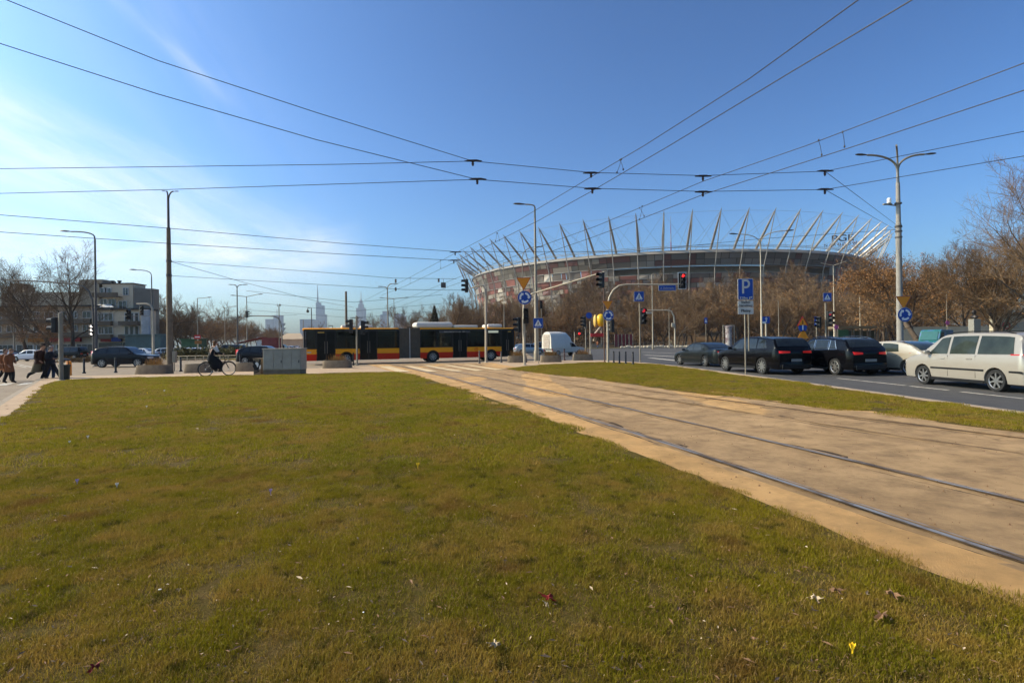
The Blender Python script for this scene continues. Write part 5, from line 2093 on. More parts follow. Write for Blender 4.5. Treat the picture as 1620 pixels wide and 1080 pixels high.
# black SUV 2 (chrome window line)
s2 = make_car('suv', 'black SUV with chrome window line and red lights, second large black car', 'car', 4.63, 1.90, 1.65,
              [(0, .60), (.012, .82), (.05, .95), (.17, 1.04), (.235, 1.09), (.32, 1.38), (.40, 1.58), (.48, 1.64), (.66, 1.64), (.82, 1.58), (.89, 1.50), (.955, 1.20), (.985, 1.08), (1.0, .95), (1.0, .55)],
              [(0, .85), (.22, 1.04), (.6, 1.07), (1, 1.12)], 2.81, .88, .365, P_BLACK,
              [(.27, .49, .40, .49), (.505, .70, .505, .69), (.715, .82, .71, .77)], (.24, .41), (.86, .955), lights='on', rear_l=(.90, 1.02, .50, .08), chrome=True, rails=(.42, .84), zb=.24, tumble=.26)
queue_car(s2, 4.63, 1.90, 1312, 592, math.radians(96), .90)
# black SUV 1
s1 = make_car('suv', 'black SUV with broad red tail lights, right behind the parking sign posts', 'car', 4.92, 2.0, 1.75,
              [(0, .62), (.012, .88), (.05, 1.02), (.18, 1.12), (.245, 1.17), (.33, 1.46), (.41, 1.67), (.50, 1.735), (.68, 1.72), (.86, 1.65), (.92, 1.57), (.965, 1.26), (.985, 1.12), (1.0, .98), (1.0, .58)],
              [(0, .9), (.22, 1.10), (.6, 1.14), (1, 1.18)], 2.98, .88, .38, P_BLACK,
              [(.28, .50, .41, .50), (.515, .70, .515, .69), (.715, .86, .715, .82)], (.25, .42), (.895, .965), lights='on', rear_l=(.97, 1.08, .42, .12), zb=.25, tumble=.26, rimr=.72, spokes=10)
queue_car(s1, 4.92, 2.0, 1200, 591, math.radians(100), 1.04)
# dark sedan
se = make_car('sedan', 'dark grey sedan at the head of the queue, left of the large black cars', 'car', 4.9, 1.86, 1.45,
              [(0, .48), (.012, .66), (.05, .76), (.15, .86), (.26, .95), (.34, 1.20), (.42, 1.39), (.52, 1.44), (.64, 1.42), (.75, 1.28), (.85, 1.09), (.95, 1.06), (.99, 1.02), (1.0, .92), (1.0, .45)],
              [(0, .72), (.25, .92), (.6, .95), (1, 1.0)], 2.93, .84, .34, P_GREYB,
              [(.29, .50, .44, .50), (.515, .70, .515, .66), (.715, .78, .69, .70)], (.265, .44), (.66, .84), lights='on', rear_l=(.80, .93, .45, .08), zb=.17, rimr=.72)
queue_car(se, 4.9, 1.86, 1114, 579.5, math.radians(103), 1.1)

# black estate SUV crossing at left, seen from its right side (front to the right)
xc = make_car('suv', 'dark crossover driving right behind the planter at left', 'car', 4.63, 1.89, 1.70,
              [(0, .60), (.012, .80), (.05, .93), (.18, 1.03), (.26, 1.09), (.33, 1.32), (.42, 1.60), (.50, 1.68), (.70, 1.68), (.86, 1.60), (.92, 1.50), (.965, 1.22), (.985, 1.08), (1.0, .95), (1.0, .58)],
              [(0, .84), (.24, 1.04), (.6, 1.08), (1, 1.18)], 2.77, .93, .36, P_NAVY,
              [(.28, .50, .42, .50), (.515, .71, .515, .70), (.725, .87, .725, .83)], (.26, .43), (.885, .96), lights='off', rear_l=(.95, 1.35, .86, .05), zb=.24, tumble=.27, rails=(.45, .86), rim=m_rim)
a, c = G(158, 581.5), G(219, 580.5)
place(xc, (a + c) / 2 + Vector((0, .85, 0)), heading=math.radians(4))
# dark hatch behind cabinet (front to the right)
dh = make_car('small_suv', 'dark car with a bright red tail light half hidden by the cabinet', 'car', 4.35, 1.83, 1.62,
              [(0, .60), (.012, .80), (.05, .90), (.18, 1.0), (.25, 1.05), (.33, 1.30), (.42, 1.54), (.52, 1.60), (.70, 1.59), (.86, 1.50), (.93, 1.36), (.97, 1.12), (.99, 1.0), (1.0, .88), (1.0, .55)],
              [(0, .8), (.24, 1.0), (.6, 1.03), (1, 1.1)], 2.64, .88, .34, P_NAVY,
              [(.28, .50, .42, .50), (.515, .71, .515, .70), (.725, .86, .725, .82)], (.255, .43), (.875, .97), lights='on', rear_l=(.80, 1.30, .80, .06), zb=.22)
q = G(388, 576.5)
place(dh, Vector((q.x + 1.35, q.y + .8, 0)), heading=math.radians(3))
# white hatch at far left (front to the left) and dark van behind
wh = make_car('white_car', 'white saloon facing left behind the walkers', 'car', 4.4, 1.8, 1.48,
              [(0, .50), (.015, .68), (.06, .78), (.17, .88), (.24, .94), (.32, 1.18), (.42, 1.41), (.52, 1.47), (.68, 1.45), (.80, 1.30), (.90, 1.04), (.985, .98), (1.0, .88), (1.0, .5)],
              [(0, .74), (.2, .90), (.6, .93), (1, .98)], 2.65, .86, .32, P_WHITE,
              [(.27, .49, .42, .49), (.51, .70, .51, .68), (.72, .80, .70, .74)], (.245, .43), (.70, .89), simple=True, glass=m_glass, rim=m_rim)
q = G(26, 571.5)
place(wh, Vector((q.x + 1.3, q.y + .8, 0)), heading=math.radians(180))
vn = make_car('dark_van', 'tall dark car behind the two hatted and dark walkers', 'car', 4.5, 1.85, 1.85,
              [(0, .62), (.012, .85), (.05, .98), (.15, 1.08), (.2, 1.15), (.28, 1.45), (.36, 1.76), (.44, 1.83), (.6, 1.85), (.88, 1.80), (.95, 1.72), (.985, 1.4), (1.0, .95), (1.0, .6)],
              [(0, .85), (.2, 1.05), (.6, 1.08), (1, 1.1)], 2.8, .9, .33, P_BLACK, [(.24, .45, .36, .45), (.47, .68, .47, .68), (.70, .93, .70, .92)], (.21, .37), (.95, .985), simple=True)
q = G(72, 569.5)
place(vn, Vector((q.x + 1.9, q.y + 1.6, 0)), heading=math.radians(180))
# parked cars beyond, seen small: copies of three simple bodies
base_cars = {'white': wh}
ga = make_car('pale_car', 'pale grey blue car behind the tall concrete pole', 'car', 4.3, 1.78, 1.48,
              [(0, .50), (.015, .68), (.06, .78), (.17, .90), (.24, .96), (.32, 1.20), (.42, 1.42), (.52, 1.48), (.70, 1.46), (.88, 1.34), (.955, 1.08), (1.0, .90), (1.0, .5)],
              [(0, .74), (.2, .92), (.6, .95), (1, 1.0)], 2.6, .86, .32, P_LBLUE, [(.27, .50, .42, .50), (.52, .78, .52, .75)], (.245, .43), (.88, .955), simple=True, arch=True)
place(ga, at(259, 556, 76), heading=math.radians(184))
GC = 'distant cars around the roundabout'
rd = copy_tree(wh, tuple(at(222, 556, 74).xy) + (0,), math.radians(180), 'white car right behind the nose of the dark crossover', group=GC)
for px, Y, hdg, src, lab in ((292, 80, 178, ga, 'pale car right of the tall concrete pole above the hedge'), (312, 82, 182, wh, 'white car above the hedge, second right of the tall concrete pole'),
                             (348, 84, 180, wh, 'white car just above the cyclist\'s shoulder'), (362, 78, 183, vn, 'dark car behind the head of the cyclist'), (398, 92, 180, ga, 'small pale car right of the twin-armed lamp'),
                             (2, 80, 182, ga, 'grey car cut by the left edge'), (455, 140, 95, wh, 'tiny white car in the avenue left of the bus'), (462, 160, 95, ga, 'tiny grey car in the avenue left of the bus'),
                             (447, 118, 100, vn, 'tiny dark car in the avenue beside the thin gantry'), (470, 190, 95, wh, 'tiny white car farthest along the avenue')):
    p = at(px, 552, Y)
    copy_tree(src, (p.x, Y, 0), math.radians(hdg), lab, group=GC)
# silver suv by the bus front and pickup
p = at(853, 556, 72)
sv = copy_tree(ga, (p.x - 1.4, 72, 0), math.radians(20), 'pale hatchback between the tallest lamp and the white pickup')
sv2 = copy_tree(s2, (at(865, 556, 80).x, 80, 0), math.radians(15), 'dark SUV half hidden behind the white pickup')
# white pickup with canopy
m_van = mat('white van paint', (0.60, 0.555, 0.47), 0.35, 0, 0.05, coat=0.4)
p = at(893, 560, 62)
pk = thing('pickup_truck', 'white pickup carrying a tall rounded white box with louvred rear', 'truck', (p.x, 62, 0), math.radians(32))
pk.scale = (.92, .92, .92)
b = MB()
pf = [(2.45, .45), (2.5, .85), (2.35, 1.02), (1.35, 1.12), (.75, 1.70), (-.25, 1.74), (-.32, 1.1), (-2.45, 1.08), (-2.5, .5)]
b.prism([(x, -.92, z) for x, z in reversed(pf)], (0, 1.84, 0))
o = b.build('cab_body', m_van, pk)
md = o.modifiers.new('b', 'BEVEL'); md.width = .07; md.segments = 2
for s in (-1, 1):
    b = MB()
    b.prism([(x, s * .925, z) for x, z in ([(1.22, 1.14), (.72, 1.60), (.35, 1.64), (.35, 1.14)] if s < 0 else [(.35, 1.14), (.35, 1.64), (.72, 1.60), (1.22, 1.14)])], (0, .01 * s, 0))
    b.prism([(x, s * .925, z) for x, z in ([(.28, 1.14), (.28, 1.64), (-.2, 1.64), (-.22, 1.14)])], (0, .01 * s, 0))
    b.build('window', m_glass, pk)
b = MB(); b.prism([(1.37, -.8, 1.14), (1.37, .8, 1.14), (.80, .72, 1.66), (.80, -.72, 1.66)], (.02, 0, .02)); b.build('windscreen', m_glass, pk)
b = MB()
n = 10
def bring(x, k, zt):
    out = []
    for i in range(n + 1):
        t_ = i / n
        a_ = PI * t_
        y = -math.cos(a_) * 1.0 * k
        z = 1.0 + (zt - 1.0) * min(1, math.sin(a_) ** .35 * 1.0)
        out.append((x, y, z))
    out += [(x, 1.0 * k, .95), (x, -1.0 * k, .95)]
    return out
rs = [bring(-2.75, .98, 2.95), bring(-2.70, 1.0, 3.02), bring(-.9, 1.0, 3.05), bring(-.1, 1.0, 2.95), bring(.35, .93, 2.55), bring(.62, .8, 1.95)]
vs = [v for q in rs for v in q]
m_ = len(rs[0])
fs = [(i * m_ + j, i * m_ + (j + 1) % m_, (i + 1) * m_ + (j + 1) % m_, (i + 1) * m_ + j) for i in range(len(rs) - 1) for j in range(m_)]
fs += [tuple(reversed(range(m_))), tuple((len(rs) - 1) * m_ + j for j in range(m_))]
b.add(vs, fs)
canopy = b.build('box_canopy', m_van, pk, smooth=True, angle=.6)
b = MB()
for i in range(7):
    b.box((-2.78, 0, 1.15 + i * .24), (.04, 1.25, .19), Matrix.Rotation(.3, 4, 'Y'))
b.build('louvred_door', mat('grey louvres', (0.34, 0.28, 0.22), .6), canopy)
for xw in (1.55, -1.65):
    for s in (1, -1):
        wheel(pk, xw, s * .82, .36, s, .24, 6)
for s in (1, -1):
    b = MB(); b.bbox((-2.52, s * .84, .85), (.05, .14, .3), .01); b.build('tail_light', m_tail_off, pk)
b = MB(); b.bbox((-2.5, 0, .5), (.16, 1.8, .16), .03); b.build('bumper', m_trim, pk)

# ------------------------------------------------------------------ the articulated bus
b_yel = mat('bus yellow', (0.90, 0.345, 0.012), 0.35, 0, 0.05, 1.5, coat=0.1, spec=.15)
b_red = mat('bus red', (0.60, 0.022, 0.006), 0.35, 0, 0.05, 1.5, coat=0.1, spec=.15)
b_glass = mat('bus window glass', (0.006, 0.007, 0.008), 0.06, 0, 0.6, 1.5, spec=0.18)
def see_glass(name, tcol, gl):
    m = bpy.data.materials.new(name)
    m.use_nodes = True
    n, l = m.node_tree.nodes, m.node_tree.links
    n.remove(n['Principled BSDF'])
    tr_, gs_, mx_ = n.new('ShaderNodeBsdfTransparent'), n.new('ShaderNodeBsdfGlossy'), n.new('ShaderNodeMixShader')
    tr_.inputs[0].default_value = (*tcol, 1)
    gs_.inputs['Roughness'].default_value = .04
    gs_.inputs[0].default_value = (.8, .8, .8, 1)
    mx_.inputs[0].default_value = gl
    l.new(tr_.outputs[0], mx_.inputs[1]); l.new(gs_.outputs[0], mx_.inputs[2]); l.new(mx_.outputs[0], n['Material Output'].inputs[0])
    return m


b_see = see_glass('tinted bus glass', (.30, .32, .31), .05)
b_door = mat('bus door glass', (0.009, 0.011, 0.011), 0.08, 0, 0.3, 2.0, spec=0.15)
b_bel = mat('bus bellows', (0.095, 0.082, 0.060), 0.8, 0, 0.15)
b_roof = mat('bus roof cream', (0.62, 0.52, 0.30), 0.5, 0, 0.1)
b_white = mat('bus roof pod white', (0.62, 0.58, 0.51), 0.4, 0, 0.05)
b_int = mat('seat fabric behind glass', (0.10, 0.09, 0.09), 0.8)
A_ = at(479, 572, 42.9); B_ = at(815, 567, 49.3)
A_.z = B_.z = 0
bl = (B_ - A_).length
bh = math.atan2(B_.y - A_.y, B_.x - A_.x)
bus = thing('articulated_bus', 'long yellow and red articulated bus crossing the tram tracks', 'bus', (A_.x, A_.y, 0), bh)
du_ = (B_ - A_).normalized()


def S(px):
    """distance along the bus side under image column px"""
    d = ray(px, 545)
    # A + s*du = t*d (plan)
    det = du_.x * (-d.y) + d.x * du_.y
    return (-A_.x * (-d.y) + d.x * (-A_.y)) / det * 1.0


BW, BT, BB = 2.5, 2.98, .34
ZY0, ZY1 = .86, 1.27


def arches(x0, x1, wheels_, r=.56):
    """near side outline bottom with wheel cutouts"""
    pts = [(x0, BB)]
    for w in wheels_:
        pts += [(w + r * math.cos(a), max(BB, .48 + r * math.sin(a))) for a in [math.radians(180 - 12 * i) for i in range(16)]]
    pts.append((x1, BB))
    return pts


W1, W2, W3 = S(548), S(685), S(777)
j0, j1 = S(631.5), S(665)


def hull(x0, x1, name, front=False, rear=False):
    """rounded body shell: roof, ends, floor (side skins are separate parts)"""
    b = MB()
    prof = [(0.02, 1.16), (0.02, BT - .16), (.06, BT - .06), (.16, BT), (BW - .16, BT), (BW - .06, BT - .06), (BW - .02, BT - .16), (BW - .02, 1.16)]
    st = [(x0, 0), (x0 + .12, 1), (x1 - .12, 1), (x1, 0)]
    vs = []
    for x, f in ((x0, .0), (x0 + .10, 1), (x1 - .10, 1), (x1, .0)):
        for y, z in prof:
            k = 1 if f else .97
            vs.append((x, BW / 2 + (y - BW / 2) * k, BB + (z - BB) * (1 if f else .985)))
    n = len(prof)
    fs = [(i * n + j, i * n + (j + 1) % n, (i + 1) * n + (j + 1) % n, (i + 1) * n + j) for i in range(3) for j in range(n)]
    fs += [tuple(reversed(range(n))), tuple(3 * n + j for j in range(n))]
    b.add(vs, fs, 0)
    # the sides above the waist are left open for the glazing
    bad = [i for i, f in enumerate(b.f) if len(f) == 4 and max(b.v[q][2] for q in f) < BT - .1 and (min(b.v[q][1] for q in f) > BW - .1 or max(b.v[q][1] for q in f) < .1)]
    b.f = [f for i, f in enumerate(b.f) if i not in bad]
    b.m = b.m[:len(b.f)]
    o = b.build(name, [b_yel, b_roof], bus, smooth=True, angle=.5)
    for p_ in o.data.polygons:
        if p_.normal.z > .5:
            p_.material_index = 1
    return o


hull(0, j0, 'rear_body')
hull(j1, bl, 'front_body')
# far side simple wheel rows & near side skins
def skin(x0, x1, wheels_, near=True):
    y0, y1 = (-.012, .02) if near else (BW + .012, BW - .02)
    bot = arches(x0, x1, wheels_)
    # red lower band
    def clipz(pts, lo, hi):
        out = []
        for x, z in pts:
            out.append((x, min(max(z, lo), hi)))
        return out
    for lo, hi, m, nm in ((BB, ZY0, b_red, 'red_panel'), (ZY0, ZY1, b_yel, 'yellow_panel')):
        b = MB()
        xs = sorted(set([x0, x1] + [x for x, z in bot] + [x0 + (x1 - x0) * i / 6 for i in range(7)]))
        def zbot(x):
            z = BB
            for w in wheels_:
                if abs(x - w) < .56:
                    z = max(z, .48 + math.sqrt(.56 ** 2 - (x - w) ** 2))
            return z
        xs = sorted(set(xs + [w + .56 * math.cos(math.radians(a)) for w in wheels_ for a in range(0, 181, 9)]))
        xs = [x for x in xs if x0 <= x <= x1]
        for i in range(len(xs) - 1):
            a_, c_ = xs[i], xs[i + 1]
            za, zc_ = max(lo, zbot(a_)), max(lo, zbot(c_))
            if za >= hi and zc_ >= hi:
                continue
            za, zc_ = min(za, hi), min(zc_, hi)
            b.prism([(a_, y0, za), (c_, y0, zc_), (c_, y0, hi), (a_, y0, hi)], (0, y1 - y0, 0))
        b.build(nm, m, bus)


secs = [(0.02, S(500.5), []), (S(531), S(569), [W1]), (S(597), j0, []), (j1, S(716), [W2]), (S(739), S(793), [W3])]
for x0, x1, w in secs:
    skin(x0, x1, w)
skin(.02, j0, [W1], False)
skin(j1, bl - .02, [W2, W3], False)
# glazing
win = [(.30, S(500)), (S(531), S(569)), (S(597), j0 - .04), (j1 + .04, S(690)), (S(691), S(715)), (S(740), S(766)), (S(767), S(792))]
for x0, x1 in win:
    b = MB()
    b.prism([(x0 + .02, -.016, ZY1 + .01), (x1 - .02, -.016, ZY1 + .01), (x1 - .02, -.016, 2.74), (x0 + .02, -.016, 2.74)], (0, .03, 0))
    o = b.build('window', b_see, bus)
    if x1 - x0 > 1.2:
        b = MB()
        b.box(((x0 + x1) / 2, -.02, 2.28), (x1 - x0 - .1, .006, .02))
        b.build('sash_bar', m_trim, o)
# fascia above windows
for x0, x1 in ((0.1, j0 - .02), (j1 + .02, bl - .1)):
    b = MB()
    b.prism([(x0, -.013, 2.74), (x1, -.013, 2.74), (x1, -.013, 2.86), (x0, -.013, 2.86)], (0, .03, 0))
    b.build('window_fascia', m_black, bus)
for x0, x1 in ((0.1, j0 - .02), (j1 + .02, bl - .1)):
    b = MB()
    b.box(((x0 + x1) / 2, .006, 2.80), (x1 - x0, .03, .14))
    b.box(((x0 + x1) / 2, .006, 1.30), (x1 - x0, .03, .10))
    ends = sorted([e for w_ in win for e in w_ if x0 - .3 < e < x1 + .3] + [x0 + .06, x1 - .06])
    for e in ends:
        b.box((e, .006, 2.0), (.13, .03, 1.50))
    b.build('window_band', m_black, bus)
b = MB()
rn = random.Random(9)
b.box((j0 / 2, BW / 2, 1.12), (j0 - .3, BW - .3, .08)); b.box(((j1 + bl) / 2, BW / 2, 1.12), (bl - j1 - .3, BW - .3, .08))
b.build('cabin_floor', m_rimdark, bus)
m_seat = mat('bus seat red', (.16, .035, .03), .8)
for x0, x1 in ((.5, j0 - .4), (j1 + .4, bl - 1.2)):
    x = x0
    while x < x1:
        for y in (.35, BW - .45):
            if rn.random() < .8:
                b = MB()
                b.bbox((x, y, 1.45), (.10, .42, .75), .04); b.bbox((x + .2, y, 1.28), (.42, .42, .10), .03)
                b.build('seat', m_seat, bus, smooth=True)
        if rn.random() < .55:
            b = MB(); b.tube([(x + .4, BW / 2 + rn.uniform(-.4, .4), 1.1), (x + .4, BW / 2, 2.9)], .018, 6); b.build('grab_pole', s_yel, bus)
        x += .78
# far side glazing
for x0, x1 in ((.3, j0 - .05), (j1 + .05, bl - .2)):
    b = MB(); b.box(((x0 + x1) / 2, BW + .0, 2.0), (x1 - x0, .05, 1.5)); b.build('window', b_see, bus)
# doors, each of two leaves
for x0, x1 in ((S(501), S(530.5)), (S(569.5), S(596.5)), (S(716.5), S(738.5)), (S(793.5), S(812))):
    b = MB()
    b.box(((x0 + x1) / 2, -.002, (BB + 2.74) / 2), (x1 - x0 - .02, .03, 2.74 - BB), mi=0)
    o = b.build('door', [m_trim], bus)
    xm = (x0 + x1) / 2
    for a_, c_ in ((x0, xm), (xm, x1)):
        b = MB()
        b.bbox(((a_ + c_) / 2, -.022, (BB + 2.74) / 2 + .02), (c_ - a_ - .12, .012, 2.74 - BB - .16), .004)
        b.build('door_leaf', b_door, o)
    b = MB()
    for xx in (xm - .1, xm + .1):
        b.tube([(xx, -.045, .9), (xx, -.045, 1.9)], .014, 6)
    b.build('handrail', m_galv, o)
# bellows
b = MB()
nf = 15
for i in range(nf):
    x0 = j0 + (j1 - j0) * i / nf
    x1 = j0 + (j1 - j0) * (i + 1) / nf
    xm = (x0 + x1) / 2
    for xa, xb, ya, yb in ((x0, xm, .04, .0), (xm, x1, .0, .04)):
        b.add([(xa, ya, BB + .05), (xb, yb, BB + .05), (xb, yb, BT - .04), (xa, ya, BT - .04), (xa, BW - ya, BT - .04), (xb, BW - yb, BT - .04), (xb, BW - yb, BB + .05), (xa, BW - ya, BB + .05)],
              [(0, 1, 2, 3), (3, 2, 5, 4), (4, 5, 6, 7), (7, 6, 1, 0)])
b.build('bellows', b_bel, bus)
b = MB(); b.box(((j0 + j1) / 2, -.012, (BB + BT) / 2), (.07, .03, BT - BB - .05)); b.build('bellows_frame', mat('pale joint frame', (0.38, 0.37, 0.34), .6), bus)
# wheels
for xw in (W1, W2, W3):
    for y, s in ((.19, -1), (BW - .19, 1)):
        wheel(bus, xw, y, .48, s, .28, 8, .58, mat('grey steel rim', (0.34, 0.32, 0.28), .5, .2))
for xw in (W1, W2, W3):
    b = MB()
    b.box((xw, .62, .60), (1.2, .5, .85))
    b.build('wheel_housing', m_rimdark, bus)
b = MB(); b.box((j0 / 2, BW / 2, .46), (j0 - 1.0, BW - .3, .24)); b.box(((j1 + bl) / 2, BW / 2, .46), (bl - j1 - 1, BW - .3, .24)); b.build('underframe', m_rimdark, bus)
# roof pods


def pod(x0, x1, z, w=1.7, name='roof_pod', rnd_=.12):
    b = MB()
    b.bbox(((x0 + x1) / 2, BW / 2 - .1, BT + z / 2 - .01), (x1 - x0, w, z), rnd_)
    b.build(name, b_white, bus, smooth=True)


pod(S(659), S(718), .52, 1.9, rnd_=.2)
pod(S(719.5), S(758), .25, 1.9)
pod(S(773), S(797), .34, 1.8, rnd_=.15)
pod(S(541), S(562), .28, 1.8, rnd_=.12)
pod(S(572), S(591), .26, 1.8, rnd_=.12)
b = MB(); b.tube([(S(646), .5, BT), (S(646), .5, BT + .05), (S(660), .5, BT + .05)], .04, 6); b.tube([(S(527), .6, BT), (S(527), .6, BT + .2), (S(520), .6, BT + .22)], .03, 6); b.build('roof_pipe', m_trim, bus)
# displays and lettering
b = MB(); b.prism([(S(695), -.022, 2.55), (S(744), -.022, 2.55), (S(744), -.022, 2.70), (S(695), -.022, 2.70)], (0, .004, 0))
o = b.build('advert_strip', mat('dark advert strip', (0.07, 0.075, 0.08), .4), bus)
Mx = lambda x, z, y=-.024: Matrix.Translation((x, y, z)) @ RX90
put_text('Zadowoleni od kilometra  2006', .15, s_plate, o, Mx((S(695) + S(744)) / 2, 2.625, -.026))
b = MB(); b.prism([(S(772.5), -.022, 2.52), (S(788.5), -.022, 2.52), (S(788.5), -.022, 2.72), (S(772.5), -.022, 2.72)], (0, .004, 0))
o = b.build('route_display', mat('lit route display', (0.3, 0.33, 0.28), .4, emit=(.7, .75, .55), es=.35), bus)
for px, w_, z in ((508, .5, 2.62), (806, .3, 2.62)):
    b = MB(); b.bbox((S(px), -.03, z), (w_, .01, .1), .004); b.build('door_sign', mat('amber sticker', (0.45, 0.28, 0.05), .5), bus)
# emblem on the side and panel text
b = MB()
n = 20
xe, ze = S(753.5), 1.06
for i in range(n):
    a0, a1 = 2 * PI * i / n, 2 * PI * (i + 1) / n
    b.add([(xe + .17 * math.cos(a), -.016, ze + .17 * math.sin(a)) for a in (a0, a1)] + [(xe + .13 * math.cos(a), -.016, ze + .13 * math.sin(a)) for a in (a1, a0)], [(0, 1, 2, 3)])
b.box((xe, -.016, ze), (.2, .003, .03)); b.box((xe, -.0165, ze + .03), (.03, .003, .16)); b.build('emblem', b_red, bus)
# mirror at the front, rear lamp cluster
b = MB(); b.tube([(bl - .1, -.02, 2.7), (bl + .25, -.22, 2.62), (bl + .28, -.24, 2.3)], .03, 6); b.bbox((bl + .28, -.24, 2.15), (.1, .2, .42), .04); b.build('mirror', m_black, bus)
b = MB(); b.bbox((.01, .12, 1.0), (.05, .18, .5), .02); b.bbox((.01, BW - .12, 1.0), (.05, .18, .5), .02); b.build('tail_light', m_tail_off, bus)
b = MB(); b.bbox((bl - .02, BW / 2, 1.9), (.08, BW - .3, 1.5), .03); b.build('windscreen', b_glass, bus)
b = MB(); b.box((S(489), -.016, 1.02), (.30, .006, .10)); b.build('side_sticker', s_plate, bus)
# ------------------------------------------------------------------ people
m_skin = mat('skin', (0.42, 0.24, 0.16), 0.6, 0, 0.08, 20)
m_hair = mat('brown hair', (0.06, 0.035, 0.02), 0.8)


def limb_mesh(b, pts, rs, n=10, mi=0):
    v = [Vector(p) for p in pts]
    P, R = [], []
    k = len(v)
    sm = smooth_poly(v, 4)
    for i in range(len(sm)):
        t_ = i / 4
        a = min(int(t_), k - 2)
        f = t_ - a
        R.append(rs[a] + (rs[a + 1] - rs[a]) * f)
    b.tube(sm, R, n, mi=mi)


def skin_body(J, E, RAD, extra, mats, parent, name='body'):
    """one continuous body: joints J, edges E, radius per joint, grown with the skin modifier; fingers joined in"""
    names = list(J)
    idx = {k: i for i, k in enumerate(names)}
    me = bpy.data.meshes.new(name)
    me.from_pydata([J[k] for k in names], [(idx[a], idx[b]) for a, b in E], [])
    o = bpy.data.objects.new(name, me)
    SC.collection.objects.link(o)
    md = o.modifiers.new('s', 'SKIN')
    md.use_smooth_shade = True
    sv = me.skin_vertices[0].data
    for k in names:
        r = RAD[k]
        sv[idx[k]].radius = (r if isinstance(r, tuple) else (r, r))
        sv[idx[k]].use_root = (k == names[0])
    sb = o.modifiers.new('d', 'SUBSURF')
    sb.levels = 2
    dg = bpy.context.evaluated_depsgraph_get()
    m2 = bpy.data.meshes.new_from_object(o.evaluated_get(dg))
    bpy.data.objects.remove(o)
    b = MB()
    b.add([v.co for v in m2.vertices], [tuple(p.vertices) for p in m2.polygons], 0)
    extra(b)
    o = b.build(name, mats, parent, smooth=True, angle=2)
    bpy.data.meshes.remove(m2)
    return o


